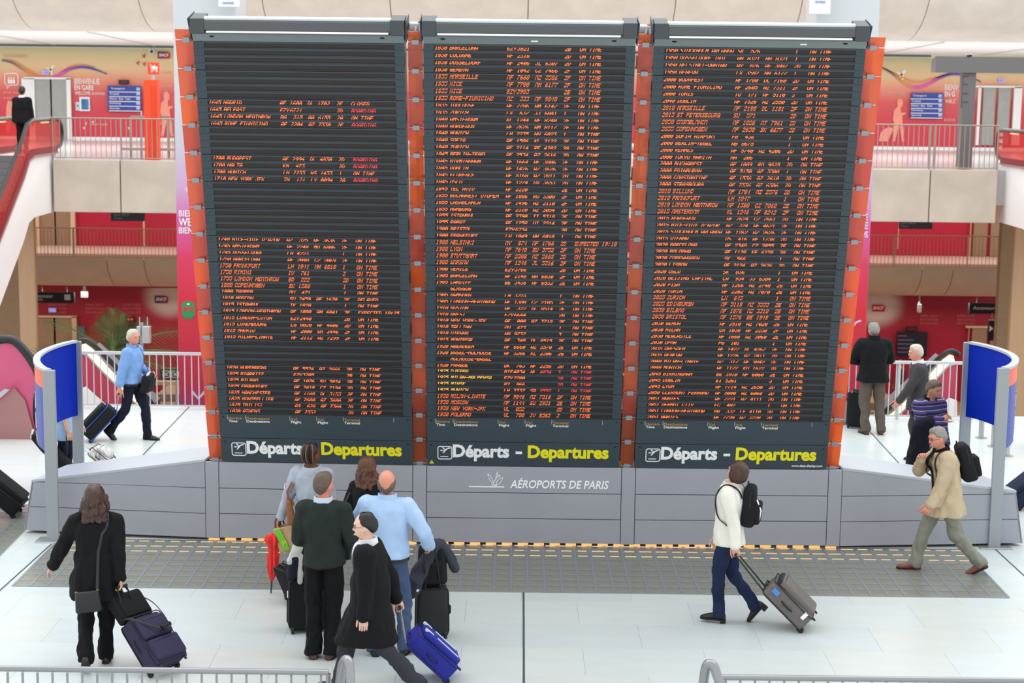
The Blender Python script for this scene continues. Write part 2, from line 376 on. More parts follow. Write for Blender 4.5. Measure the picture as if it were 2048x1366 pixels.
wtext(wu, 'BIENV', 1889, 180, 11, 26, PW, bold=.01); wtext(wu, 'EN G', 1889, 193, 10, 20, PW, bold=.01); wtext(wu, 'WELC', 1890, 206, 7, 21, PW)
wtext(wu, 'WELCOME IN STATION', 1762, 191, 6, 46, PINKW); wtext(wu, 'IN STATION', 1888, 243, 6, 22, PINKW)
for py in (187, 198): wtext(wu, 'ACCES TRAINS', 7, py, 4, 34, PINKW)
for py in (147, 174): wtext(wu, 'ACCUEIL', 322, py, 4, 22, PINKW)
wtext(wu, 'DEPARTS TRAINS', 180, 251, 4, 35, PINKW)
def silh(par, px, py, k=1.0, Y=YW):
    f = wfr(px, py, Y, .004); s = k * Y / FPX
    for nm, poly in (('silhouette', [(-9, 0), (-3, 0), (4, 30), (6, 45), (14, 0), (20, 0), (14, 42), (12, 62), (20, 66), (20, 70), (9, 69), (8, 82), (12, 84), (13, 96), (8, 102), (1, 102), (-2, 95), (0, 84), (-8, 76), (-10, 55), (-6, 40)]),
                     ('silhouette', [(-42, 0), (-20, 0), (-8, 30), (-12, 34), (-26, 32), (-38, 22)])):
        inparent(MB().prism([(a * s, b * s) for a, b in poly], .006, f).build(nm, PEACH), par)
silh(wu, 330, 272, .85); silh(wu, 1792, 283, .82)
f = wfr(12, 265, YW, .004); s_ = YW / FPX
inparent(MB().prism([(a * s_, b * s_) for a, b in [(0, 0), (8, 0), (12, 30), (16, 50), (14, 60), (6, 64), (2, 50)]], .006, f).build('silhouette', PEACH), wu)
# pictogram of a lift, speech bubble
f = wfr(10, 170, YW, .004); mb = MB(); s_ = YW / FPX
stroke(mb, [(a * s_, b * s_) for a, b in [(3, 0), (0, 3), (0, 20), (3, 23), (23, 23), (26, 20), (26, 3), (23, 0), (9, 0), (4, -7), (4, 0), (2, 0)]], 1.6 * s_, f, .006)
for i in range(3):
    x = 8 + 5 * i; mb.prism([((x + dx) * s_, dy * s_) for dx, dy in [(-2, 3), (2, 3), (2, 11), (-2, 11)]], .006, f); 
    mb.prism([((x + 1.6 * math.cos(t)) * s_, (13.5 + 1.6 * math.sin(t)) * s_) for t in [PI * q / 4 for q in range(8)]], .006, f)
inparent(mb.build('lift_pictogram', PW), wu)
def plane_icon(par, px, py, k, m, Y=YW, name='plane_pictogram'):
    f = wfr(px, py, Y, .004); s = k * Y / FPX; mb = MB()
    for poly in ([(-8, -6), (-5, -7), (8, 7), (7, 10), (4, 9)], [(-10, 4), (-8, 6), (2, 2), (2, -2)], [(1, -11), (4, -10), (4, 1), (0, 1)]):
        mb.prism([(a * s, b * s) for a, b in poly], .006, f)
    inparent(mb.build(name, m), par)
plane_icon(wu, 101, 140, .95, PW); plane_icon(wu, 1803, 150, 1.1, PW)
for px, py in ((168, 256), (172, 247), (186, 244), (258, 256), (262, 250), (1847, 212)): plane_icon(wu, px, py, .28, PW)
REDB = mat('red bird print', (200, 70, 70), 0.5)
for px, py in ((288, 112), (276, 126), (289, 128)): plane_icon(wu, px, py, .45, REDB, name='bird_print')
def logo_sncf(par, px, py, wpx, hpx, Y, m=None):
    k = Y / FPX; f = wfr(px, py, Y, .012)
    LG = zramp('plum to red enamel %d' % px, [(A(px, 0, Y).x, (92, 40, 84)), (A(px + wpx, 0, Y).x, (206, 30, 44))], axis=0)
    pl = MB().prism([(0, 0), (wpx * k * .95, 0), (wpx * k, hpx * k * .75), (wpx * k * .8, hpx * k), (0, hpx * k)], .03, f).build('logo_plate', LG)
    inparent(pl, par)
    wtext(par, 'SNCF', px + wpx * .08, py - hpx * .3, hpx * .45, wpx * .8, PW, Y - .045, bold=.03, shear=.15)
logo_sncf(wu, 316, 117, 24, 13, YW)
# ---- sliding doors and frames upstairs, signs on the wall
DOORG = mat('grey lift door', (158, 158, 152), 0.45, 0.2, var=0.04)
def lift_door(nm, px0, px1, py0, py1, Y, m, frame, fl=6, fr_=6):
    mb = MB(); wbox(px0 - fl, py0 - 1, px0, py1, Y, .12, 0, mb); wbox(px1, py0 - 1, px1 + fr_, py1, Y, .12, 0, mb); wbox(px0 - fl, py0 - 3, px1 + fr_, py0, Y, .12, 0, mb)
    d = struct(mb.build(nm, frame)); c = (px0 + px1) / 2
    wbox(px0, py0, c - .08, py1, Y, .05).build('door_leaf', m, d); wbox(c + .08, py0, px1, py1, Y, .05).build('door_leaf', m, d)
    return d
lift_door('door_1', 70, 137, 158, 279, YW - .02, DOORG, WHITEP, 22, 5)
lift_door('door_2', 1961, 2021, 175, 290, YW - .02, DOORG, WHITEP, 11, 22)
BLUEB = mat('blue information board', (38, 62, 150), 0.4)
def info_board(px0, py0, px1, py1, Y, label):
    t = thing('information_board', label, 'sign', A((px0 + px1) / 2, py1, Y)); L = t.location
    def loc(o): o.parent = t; o.location = -L; return o
    loc(wbox(px0, py0, px1, py1, Y, .08).build('board_panel', BLUEB)); mb = MB(); w_ = px1 - px0; h = py1 - py0; mb2 = MB(); mb3 = MB()
    for i, (a, b) in enumerate([(.05, .5), (.03, .62), (.03, .8), (.03, .4), (.03, .55)]):
        y = py0 + h * (.08 + .19 * i); wbox(px0 + w_ * .02, y + h * .155, px0 + w_ * .98, y + h * .165, Y - .08, .01, 0, mb)
    for i in range(5):
        y = py0 + h * (.06 + .19 * i); wbox(px0 + w_ * .86, y, px0 + w_ * .97, y + h * .12, Y - .08, .012, 0, mb2)
    for i, (tx, wd) in enumerate([('Transport', .42), ('Trains', .28), ('Metro  Bus  Taxi', .62), ('Parking', .34), ('Sortie', .3)]):
        y = py0 + h * (.16 + .19 * i); o = wtext(t, tx, px0 + w_ * (.08 if i == 0 else .04), y, h * (.1 if i == 0 else .07), w_ * wd, PW, Y - .08); o.location = -L
    loc(mb.build('rule_lines', PW)); loc(mb2.build('pictogram_tiles', mat('pale blue tile', (170, 190, 226), .5)))
    return t
info_board(217, 172, 282, 222, YW - .05, 'blue information board on the red upper wall beside the orange totem')
info_board(1820, 186, 1886, 236, YW - .05, 'blue information board on the red upper wall left of the grey gantry')
def wthing(nm, label, cat, px, py, Y): return thing(nm, label, cat, A(px, py, Y))
def put(o, t): o.parent = t; o.location = -Vector(t.location); return o
t = wthing('framed_notice', 'small white framed notice on the upper wall below the welcome lettering', 'notice', 170, 222, YW)
put(wbox(160, 194, 180, 222, YW, .05).build('frame', WHITEP), t); put(wbox(163, 198, 177, 219, YW - .05, .01).build('print', mat('sky blue print', (70, 150, 200), .4, rgb2=(30, 80, 140), vscale=3)), t)
t = wthing('call_panel', 'grey lift call panel on the red wall left of the framed notice', 'panel', 155, 221, YW)
put(wbox(152, 204, 159, 221, YW, .04).build('plate', STEEL), t); put(wbox(154.5, 210, 156.5, 213, YW - .04, .02).build('button', BLACK), t)
t = wthing('led_clock', 'small black display box mounted above the blue board beside the totem', 'display', 248, 168, YW)
put(wbox(239, 160, 258, 168, YW, .15).build('casing', BLACK), t); put(wbox(242, 162.5, 255, 165.5, YW - .15, .01).build('screen', mat('dim red display', (90, 30, 30), .3)), t)
for px, py, lb in ((92, 145, 'glowing violet lift indicator above the upper left doors'), (2002, 161, 'glowing violet lift indicator above the upper right doors')):
    t = wthing('lift_indicator', lb, 'indicator', px, py, YW); put(wbox(px - 6, py - 4, px + 6, py + 4, YW, .06).build('casing', PAINT), t)
    put(wbox(px - 4.5, py - 2.5, px + 4.5, py + 2.5, YW - .06, .01).build('lamp', emis('violet lamp', (120, 110, 255), 1.2)), t)
t = wthing('dome_camera', 'white dome camera near the top of the upper wall by the logo', 'camera', 303, 103, YW - .2)
put(MB().ell(A(303, 102, YW - .2), (.1, .1, .1)).build('dome', WHITEP, smooth=True), t); put(MB().ell(A(303, 103, YW - .27), (.055, .06, .055)).build('lens', BLACK, smooth=True), t); put(wbox(301, 97, 305, 100, YW - .15, .1).build('bracket', WHITEP), t)
# ---- ceilings: white soffit and the bulging concrete beam
CEIL = mat('white soffit', (252, 252, 250), 0.7)
def segments(par, nm, xs, prof, m, g=.012):
    for a, b in zip(xs[:-1], xs[1:]):
        rings = [[V(x - (a + b) / 2, y, z) for y, z in prof] for x in (a + g, b - g)]
        o = MB().loft(rings).build(nm, m, par, True, 25); o.location = ((a + b) / 2, 0, 0)
def arc_prof(Y0, z0, ry, rz, a0, a1, n, back):
    p = [(Y0 + ry - ry * math.cos(rad(a)), z0 + rz - rz * math.sin(rad(a))) for a in np.linspace(a0, a1, n)]
    return p + back
zc0 = A(400, 0, 48).z; zc1 = A(400, 64, 49.5).z
ceil = struct(MB().box(-24, 24, 49.4, 50.35, zc1 + .35, 9.4).build('ceiling', CONC))
segments(ceil, 'concrete_segment', [-24, -17.2, -13.6, -10.2, -6.85, -3.4, .33, 4.3, 7.7, 11.1, 14.5, 24], arc_prof(47.3, zc1, 3.0, 1.75, -4, 90, 16, [(50.4, zc1), (50.4, 9.3), (47.3, 9.3)]), mat('beam concrete', (232, 222, 210), 0.85, 0, var=0.08, vscale=1.2, bump=.1, bscale=5))
zs = A(400, 93, 59.9).z
sof = struct(MB().obox(V(-24, 50.2, zc1 - .0), V(48, 0, 0), V(0, 9.9, zs - zc1), V(0, 0, .2)).build('ceiling_soffit', CEIL))
for x in (-15.6, -12.2, -8.8, -5.4, 5.4, 8.8, 12.2, 15.6):
    MB().obox(V(x, 50.25, zc1 - .03), V(.02, 0, 0), V(0, 9.7, (zs - zc1) * .98), V(0, 0, .02)).build('joint_line', mat('soffit joint', (196, 196, 190), .8), sof)
struct(MB().box(-24, 24, 59.7, 60, zs - .06, zs + .1).build('trim_3', mat('dark wall cap', (86, 104, 96), .6)))
struct(MB().box(-24, 24, 60.3, 60.6, ZG, 10).build('wall_back', WHITEP))
zb1 = A(230, 576, 57).z; zb0 = A(230, 519, 56).z
bm2 = struct(MB().box(-24, 24, 57.6, 59.2, zb1 + .1, -.5).build('wall_beam_core', CONCW))
segments(bm2, 'concrete_segment', [-24, -16, -13.1, -11.9, -9.55, -6.5, -2, 2, 6.5, 8.5, 10.3, 13.2, 14.2, 24], arc_prof(55.8, zb1, 1.9, -zb1 + .15, 8, 90, 10, [(58.3, zb1), (58.3, zb0), (55.95, zb0)]), mat('warm beam concrete', (206, 192, 172), 0.85, 0, var=0.07, vscale=1.2))
# ---- middle hall wall
YM = 59.4
wm = struct(MB().box(-24, 24, YM, YM + .3, A(230, 498, YM).z, 2.7, 0).box(-24, 24, YM - .02, YM + .3, 0, A(230, 498, YM).z, 1).build('wall_middle', [REDW, WHITEP]))
TAN = mat('tan lift door', (150, 122, 98), 0.5, 0.1, var=0.05); TANF = mat('tan concrete frame', (206, 176, 146), 0.8)
lift_door('door_3', 78, 144, 380, 499, YM - .03, TAN, TANF, 12, 6); lift_door('door_4', 1944, 2012, 395, 512, YM - .03, TAN, TANF, 7, 14)
for i, px in enumerate((288, 1797)): struct(wbox(px - 1, 420, px + 1, 498, YM - .01, .01).build('trim_%d' % (4 + i), TANF))
for px0, py0, px1, py1, lb in ((224, 420, 289, 441, 'dark hanging sign under the upper gallery left of the boards'), (1797, 436, 1863, 457, 'dark hanging sign under the upper gallery right of the boards')):
    t = wthing('hanging_sign', lb, 'sign', (px0 + px1) / 2, py1, 50)
    mb = MB(); wbox(px0, py0, px1, py1, 50, .15, 0, mb); put(mb.build('sign_box', DKSIGN), t)
    mb = MB()
    for px_ in (px0 + 8, px1 - 9):
        q = A(px_, py0, 49.95); mb.box(q.x, q.x + .02, 49.92, 49.95, q.z - .01, ZG - .895); put(mb.build('hanger', STEEL), t)
    o = wtext(t, 'Gare SNCF', px0 + 4, py1 - 9, 5, 30, mat('dim lettering', (150, 150, 160), .5), 49.85); o.location = -Vector(t.location)
    o = wtext(t, 'Taxis', px0 + 4, py1 - 3, 4, 16, MATS['dim lettering'], 49.85); o.location = -Vector(t.location)
# ---- lower hall wall and side columns
YL = 59.0
REDL = mat('deep crimson panel', (158, 24, 50), 0.4, var=0.1, vscale=.4)
wl = struct(MB().box(-24, 24, YL, YL + .3, -5, -1.0).build('wall_lower', REDL))
def glow_print(px0, py0, px1, py1, cx, cy, rx, ry):
    nx_, ny_ = 22, 14; mb = MB(); 
    for j in range(ny_ + 1):
        for i in range(nx_ + 1):
            p = A(px0 + (px1 - px0) * i / nx_, py0 + (py1 - py0) * j / ny_, YL - .012); mb.v.append(p)
    for j in range(ny_):
        for i in range(nx_): mb.f.append([j * (nx_ + 1) + i, (j + 1) * (nx_ + 1) + i, (j + 1) * (nx_ + 1) + i + 1, j * (nx_ + 1) + i + 1]); mb.m.append(0)
    nb = len(mb.v); mb2 = wbox(px0, py0, px1, py1, YL, .01); mb.add(mb2.v, mb2.f)
    me = mb.mesh('poster_panel', attrmat('rainbow print')); at = me.color_attributes.new('print', 'FLOAT_COLOR', 'POINT')
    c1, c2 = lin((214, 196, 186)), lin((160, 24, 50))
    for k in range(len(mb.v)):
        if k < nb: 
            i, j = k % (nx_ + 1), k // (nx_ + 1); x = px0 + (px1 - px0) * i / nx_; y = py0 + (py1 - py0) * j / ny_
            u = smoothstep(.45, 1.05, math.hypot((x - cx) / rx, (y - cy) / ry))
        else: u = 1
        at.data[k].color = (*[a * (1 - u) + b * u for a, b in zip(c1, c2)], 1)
    link('poster_panel', me, wl)
glow_print(272, 576, 368, 660, 340, 590, 60, 52); glow_print(1722, 590, 1830, 680, 1752, 610, 62, 50)
logo_sncf(wl, 310, 606, 27, 15, YL - .02); logo_sncf(wl, 1744, 623, 26, 14, YL - .02)
DIMR = mat('faded rose print', (206, 110, 112), .5)
for px in (97, 171, 246, 1840, 1914):
    py = 612 if px < 1000 else 634
    for i, s in enumerate(('GARE SNCF', 'SNCF STATION', 'ESTACION SNCF')): wtext(wl, s, px, py + 7.5 * i, 5, 36, DIMR, YL)
lift_door('door_5', 74, 149, 634, 790, YL - .03, TAN, TANF, 4, 5); lift_door('door_6', 1937, 2010, 655, 800, YL - .03, TAN, TANF, 7, 14)
COLW = mat('board marked concrete', (200, 170, 136), 0.85, var=0.06, vscale=2, stretch=(8, 8, .4), bump=.1, bscale=4)
cl = A(33, 430, 47).x, A(67, 430, 47).x
struct(MB().rbox(cl[0], cl[1], 47, 47.2, -5, 3.0, .02, 1).build('wall_column_left', COLW)); struct(MB().rbox(A(2032, 430, 47).x, A(2074, 430, 47).x, 47, 47.2, -5, 3.0, .02, 1).build('wall_column_right', COLW))
DIMT = mat('dim side wall', (160, 136, 106), 0.9, var=.06)
struct(MB().box(-20, -14.05, 50.5, 50.8, -5, 3.0).build('wall_left', DIMT)); struct(MB().box(14.2, 20, 50.5, 50.8, -5, 3.0).build('wall_right', DIMT))
# ---- printed pillars behind the boards
YP = 32.0
PG = zramp('printed pillar gradient', [(-3, (160, 50, 100)), (-0.35, (164, 52, 104)), (.1, (186, 46, 70)), (1.6, (212, 44, 62)), (2.4, (214, 56, 92)), (3.1, (206, 96, 160)), (3.7, (200, 160, 196)), (4.5, (196, 192, 202)), (5.6, (200, 202, 204)), (11, (200, 204, 206))], .5)
xl0, xl1 = A(350, 300, YP).x, A(440, 300, YP).x; xr0, xr1 = A(1660, 300, YP).x, A(1748, 300, YP).x
pil = struct(MB().rbox(xl0, xl0 + 1.15, YP, YP + 1.15, -5, 11, .03, 2).build('wall_pillar_left', PG)); pir = struct(MB().rbox(xr1 - 1.15, xr1, YP, YP + 1.15, -5, 11, .03, 2).build('wall_pillar_right', PG))
for par, x in ((pil, A(437, 0, YP - .3).x), (pir, A(1620, 0, YP - .3).x)):
    MB().rbox(x, x + .37, YP - .32, YP - .25, 6.95, 9, .01, 1).build('banner_panel', WHITEP, par); MB().box(x + .1, x + .2, YP - .25, YP + .01, 7.2, 7.4).build('banner_bracket', STEEL, par)
wtext(pil, 'terminal', 445, 8, 6, 22, mat('faint blue print', (150, 160, 215), .5), YP - .32); wtext(pir, 'terminal', 1630, 6, 6, 20, MATS['faint blue print'], YP - .32)
wtext(pil, 'BIENVENUE', 358, 433, 12.5, 76, PW, YP, bold=.01); wtext(pil, 'WELCOME', 358, 452, 16, 78, PW, YP, bold=.01); wtext(pil, 'BIENVENIDO', 358, 467, 12.5, 80, PW, YP, bold=.01)
wtext(pir, 'BIENVENUE', 1735, 440, 12, 76, PW, YP, bold=.01, align='RIGHT'); wtext(pir, 'WELCOME', 1735, 458, 14, 78, PW, YP, bold=.01, align='RIGHT'); wtext(pir, 'BIENVENIDOS', 1735, 475, 12, 80, PW, YP, bold=.01, align='RIGHT')
GRN = mat('green print', (20, 150, 84), .5); FAINT = mat('lilac print', (216, 190, 216), .5)
f = wfr(377, 640, YP, .004); k_ = YP / FPX; mb = MB()
def rrect(x0, y0, x1, y1, r, n=5):
    out = []
    for cx, cy, a0 in ((x1 - r, y0 + r, -90), (x1 - r, y1 - r, 0), (x0 + r, y1 - r, 90), (x0 + r, y0 + r, 180)):
        out += [(cx + r * math.cos(rad(a0 + 90 * i / n)), cy + r * math.sin(rad(a0 + 90 * i / n))) for i in range(n + 1)]
    return out
mb.prism([(a * k_, b * k_) for a, b in rrect(-13, 5, 13, 38, 9)], .006, f)
stroke(mb, [(-5 * k_, 5 * k_), (-9 * k_, 0)], 1.5 * k_, f); stroke(mb, [(5 * k_, 5 * k_), (9 * k_, 0)], 1.5 * k_, f); stroke(mb, [(-8 * k_, 2.2 * k_), (8 * k_, 2.2 * k_)], 1.3 * k_, f)
mb.build('train_pictogram', GRN, pil)
f2 = wfr(377, 640, YP, .011); mb = MB()
for x0, x1 in ((-10, -1.5), (1.5, 10)): mb.prism([(a * k_, b * k_) for a, b in rrect(x0, 18, x1, 27, 1.5)], .004, f2)
mb.build('train_windows', mat('red print', (212, 44, 60), .5), pil)
mb = MB(); mb.prism([(a * k_, b * k_) for a, b in rrect(-3, 31, 3, 33.5, 1)], .004, f2); mb.build('train_lamp', PW, pil)
f = wfr(406, 632, YP, .004); mb = MB(); mb.prism([(a * k_, b * k_) for a, b in [(-7, 0), (-9, 8), (-5, 16), (2, 19), (3, 8), (-2, 1), (-5, -4), (-6, -4)]], .006, f); mb.build('leaf_pictogram', GRN, pil)
mb = MB()
for (a, b) in (((372, 322), (388, 340)), ((372, 376), (390, 394))): 
    p, q = A(*a, YP), A(*b, YP); stroke(mb, [(p.x, p.z), (q.x, q.z)], .085, lambda u, v, c: V(u, YP - c - .004, v))
p = [A(x, y, YP) for x, y in ((384, 783), (397, 797), (410, 783))]; stroke(mb, [(q.x, q.z) for q in p], .05, lambda u, v, c: V(u, YP - c - .004, v))
mb.build('chevron_print', FAINT, pil)
mb = MB(); p = [A(x, y, YP) for x, y in spline([(1693, 640), (1700, 645), (1706, 652), (1712, 645), (1722, 641)], 4)]; stroke(mb, [(q.x, q.z) for q in p], .035, lambda u, v, c: V(u, YP - c - .004, v)); mb.build('bird_print', FAINT, pir)
# ================================================================== DEPARTURE BOARDS AND PLINTH
ZP = 1.0
PL = [G(48, 1066), G(412, 1081), G(839, 1089.5), G(1254, 1094.5), G(1679, 1098), G(2045, 1092)]
for p in PL: p.z = 0
def seg_frame(a, b):
    d = (b - a); L = d.length; e = d / L; n = V(e.y, -e.x, 0); return e, n, L
plinth = thing('board_plinth', 'long blue grey panelled plinth carrying the three departure boards', 'plinth', (PL[2] + PL[3]) / 2)
PLO = -Vector(plinth.location)
def plput(o): o.parent = plinth; o.location = PLO; return o
PDARK = mat('dark plinth core', (40, 42, 46), 0.7); PTOP = mat('pale grey coated top', (184, 189, 193), 0.45)
ZR = [0.035, 0.345, 0.668, ZP]
def slab(a, b, z0, z1, off=0.0, th=.03, nm='plinth_panel', m=PLINTH, g=.004):
    e, n, L = seg_frame(a, b); M = frameM(a + n * off + V(0, 0, 0), e, -n, V(0, 0, 1))
    return plput(MB().rbox(g, L - g, 0, th, z0 + g, z1 - g, .004, 1, M=M).build(nm, m))
PWD = .17  # post width
for k in (1, 2, 3):
    e, n, L = seg_frame(PL[k], PL[k + 1])
    a = PL[k] + e * (PWD if k == 1 else PWD / 2); b = PL[k + 1] - e * (PWD if k == 3 else PWD / 2)
    for j in range(3): slab(a, b, ZR[j], ZR[j + 1])
    core = MB(); core.obox(PL[k] - n * .05 + V(0, 0, .035), e * L, -n * .75, V(0, 0, ZP - .05)); plput(core.build('plinth_core', PDARK))
for k, (a, b) in enumerate(((PL[1], None), (PL[2], None), (PL[3], None), (PL[4], None))):
    e = seg_frame(PL[max(1, min(k + 1, 3))], PL[max(1, min(k + 1, 3)) + 1])[0] if k < 3 else seg_frame(PL[3], PL[4])[0]
    c = PL[k + 1]; s = {0: c, 1: c - e * PWD / 2, 2: c - e * PWD / 2, 3: c - e * PWD}[k]
    slab(s, s + e * PWD, .03, ZP, .003, .05, 'plinth_post', g=.003)
# warm lamps in the toe gap
lm = MB(); bl = MB()
for k in (1, 2, 3):
    e, n, L = seg_frame(PL[k], PL[k + 1]); q = int(L / .19)
    for i in range(q):
        lm.obox(PL[k] + e * (i * L / q + .03) - n * .012 + V(0, 0, .004), e * (L / q - .07), -n * .02, V(0, 0, .028))
plput(lm.build('toe_lamps', emis('toe lamp', (255, 190, 110), .9), kind='stuff', label='warm lamps in the gap under the plinth'))
# wings
def wing(a, b, z_in, z_out, endx):
    """a = inner corner by the post, b = outer corner; slanting lid, outward sloping end"""
    d = (b - a); L = d.length; e = d / L; n = V(e.y, -e.x, 0)
    if n.y > 0: n = -n
    up = V(0, 0, 1); sl = .12; F = lambda u, z, dp: a + e * u + up * z - n * dp
    def endu(z): return L - sl * (z / z_out)
    for j in range(2):
        z0, z1 = ZR[j] + .004, ZR[j + 1] - .004
        plput(MB().prism([(.004, z0), (endu(z0), z0), (endu(z1), z1), (.004, z1)], .03, lambda u, z, c: F(u, z, c)).build('wing_panel', PLINTH))
    z0 = ZR[2] + .004; plput(MB().prism([(.004, z0), (endu(z0), z0), (endu(z_out) , z_out), (.004, z_in)], .03, lambda u, z, c: F(u, z, c)).build('wing_panel', PLINTH))
    core = MB(); rr = [F(0, .04, .04), F(endu(0) - .03, .04, .04), F(endu(z_out) - .03, z_out - .03, .04), F(0, z_in - .03, .04)]; bk = [p - n * .8 for p in rr]
    core.loft([rr, bk]); plput(core.build('wing_core', PDARK))
    ue = endu(z_out); top = MB(); dz = .03
    t0 = [F(0, z_in, -.004), F(ue, z_out, -.004), F(ue - .12, z_out, .9), F(0, z_in, .9)]
    top.loft([[p + up * dz for p in t0][::-1], t0[::-1]]); plput(top.build('wing_lid', PTOP))
    ends = MB(); p0, p1, p2, p3 = F(L, .035, 0), F(L - .12, .035, .86), F(ue - .12, z_out, .86), F(ue, z_out, 0)
    ends.loft([[p0, p1, p2, p3], [q - e * .025 for q in (p0, p1, p2, p3)]]); plput(ends.build('wing_end', PLINTH))
wing(PL[1], PL[0], ZP, A(68, 964, PL[0].y).z, 0)
wing(PL[4], PL[5], ZP, A(2020, 985, PL[5].y).z, 0)
# airport lettering and emblem on the middle panel
e, n, L = seg_frame(PL[2], PL[3])
def pf(px, py):
    o = A(px, py, PL[2].y + (PL[3].y - PL[2].y) * .5); return lambda a, b, c: V(o.x, o.y, o.z) + e * a + V(0, 0, 1) * b + n * (c + .002)
kp = PL[2].y / FPX
plput(text_obj('lettering', 'AÉROPORTS DE PARIS', 17 * kp * 1.38, WHITE, None, pf(1020, 975.5), bold=.018, shear=.2, width=202 * kp, depth=.006))
mb = MB(); f = pf(938, 973); s = kp
stroke(mb, [(0, 0), (72 * s, 0)], 2.4 * s, f)
for pts in ([(38, 27), (40, 20), (44, 12), (50, 6), (54, 1)], [(38, 27), (44, 22), (48, 14), (51, 6)], [(57, 31), (55, 20), (50, 8), (46, 1)], [(57, 31), (58, 24), (55, 14), (57, 1)],
            [(69, 20), (62, 17), (57, 10), (54, 4)], [(69, 20), (66, 12), (61, 6), (55, 3)], [(46, 9), (52, 4), (58, 1)], [(47, 5), (54, 1)]):
    stroke(mb, [(a * s, b * s) for a, b in spline([(p[0], p[1]) for p in pts], 3)], 1.1 * s, f)
for q in range(4): 
    c_, s_2 = math.cos(PI * q / 4), math.sin(PI * q / 4); stroke(mb, [((61.5 - 3 * c_) * s, (23 - 3 * s_2) * s), ((61.5 + 3 * c_) * s, (23 + 3 * s_2) * s)], .7 * s, f)
plput(mb.build('emblem', WHITE))
# ------------------------------------------------------------------ LED rows
FONT57 = {}
for ch, h in dict(zip("0123456789ABCDEFGHIJKLMNOPQRSTUVWXYZ-:'", "3E5149453E 00427F4000 4261514946 2141454B31 1814127F10 2745454539 3C4A494930 0171090503 3649494936 064949291E 7E1111117E 7F49494936 3E41414122 7F4141221C 7F49494941 7F09090901 3E4149497A 7F0808087F 00417F4100 2040413F01 7F08142241 7F40404040 7F020C027F 7F0408107F 3E4141413E 7F09090906 3E4151215E 7F09192946 4649494931 01017F0101 3F4040403F 1F2040201F 3F4038403F 6314081463 0708700807 6151494543 0808080808 0036360000 0005030000".split())).items():
    FONT57[ch] = [int(h[i:i + 2], 16) for i in range(0, 10, 2)]
def row(t, d='', f1='', f2='', g='', st='ON TIME'): return (t, d, f1, f2, g, st)
B_ = 'BOARDING'
LEFT = {8: row('1645', 'MADRID', 'AF 1600', 'DL 1702', '2F', 'CLOSED'), 9: row('1645', 'BELFAST', 'EZY6721', '', '2D', B_), 10: row('1645', 'LONDON HEATHROW', 'BA 315', 'AA 6155', '2A'), 11: row('1645', 'ROME FIUMICINO', 'AF 2204', 'AZ 7330', '2F', B_),
 16: row('1700', 'BUDAPEST', 'AF 2994', 'DL 4830', '2D', B_), 17: row('1700', 'MALTA', 'KM 473', '', '2D', B_), 18: row('1700', 'MUNICH', 'LH 2233', 'NS 1433', '1'), 19: row('1710', 'NEW YORK JFK', 'TN 121', 'LY 0094', '2A', B_),
 28: row('1740', "NICE-COTE D'AZUR", 'AZ 325', 'AF 3636', '2F'), 29: row('1745', 'AMSTERDAM', 'AF 2240', 'MU 6006', '2F'), 30: row('1745', 'DUSSELDORF', 'LH 4223', '', '1'), 31: row('1750', 'BARCELONA', 'AF 2048', 'CZ 2069', '2F'),
 32: row('1750', 'FRANKFURT', 'LH 1041', 'NH 6010', '1'), 33: row('1750', 'RIMINI', 'IV 761', '', '3'), 34: row('1755', 'LONDON HEATHROW', 'BD 222', '', '2D'), 35: row('1800', 'COPENHAGEN', 'SK 1580', '', '1'),
 36: row('1800', 'ZAGREB', 'OU 471', '', '1'), 37: row('1810', 'MOSCOW', 'SU 2459', 'AF 1670', '2E', 'DELAYED'), 38: row('1815', 'ISTANBUL', 'TK 1828', '', '1'), 39: row('1815', 'LONDON-HEATHROW', 'AF 1080', 'AM 6041', '2E', 'EXPECTED 18:25'),
 40: row('1815', 'LONDON-LUTON', 'EZY2440', '', '2B'), 41: row('1815', 'LUXEMBOURG', 'LG 8020', 'AF 4606', '2D'), 42: row('1815', 'MADRID', 'AF 2000', 'UX 3446', '2F'), 43: row('1815', 'MILAN-LINATE', 'AF 2112', 'AZ 7299', '2F'),
 48: row('1820', 'NUREMBERG', 'AF 5524', 'AZ 2666', '2B'), 49: row('1825', 'BIARRITZ', 'EZY3705', '', '2B'), 50: row('1825', 'BILBAO', 'AF 1076', 'SU 3024', '2B'), 51: row('1825', 'FRANKFURT', 'AF 2418', 'CZ 7194', '2D'),
 52: row('1825', 'MANCHESTER', 'AF 1168', 'DL 3133', '2E'), 53: row('1825', 'MONTPELLIER', 'AF 7688', 'AZ 3686', '2F'), 54: row('1825', 'TBILISI', 'A9 626', 'AF 7366', '2D'), 55: row('1830', 'ATHENS', 'AF 2332', '', '2D')}
def table(txt):
    out = {}
    for i, l in enumerate(txt.strip().split('\n')):
        p = [q.strip() for q in l.split('|')] + [''] * 6
        out[i] = (p[0], p[1], p[2], p[3], p[4], p[5] or ('' if not p[0] else 'ON TIME'))
    return out
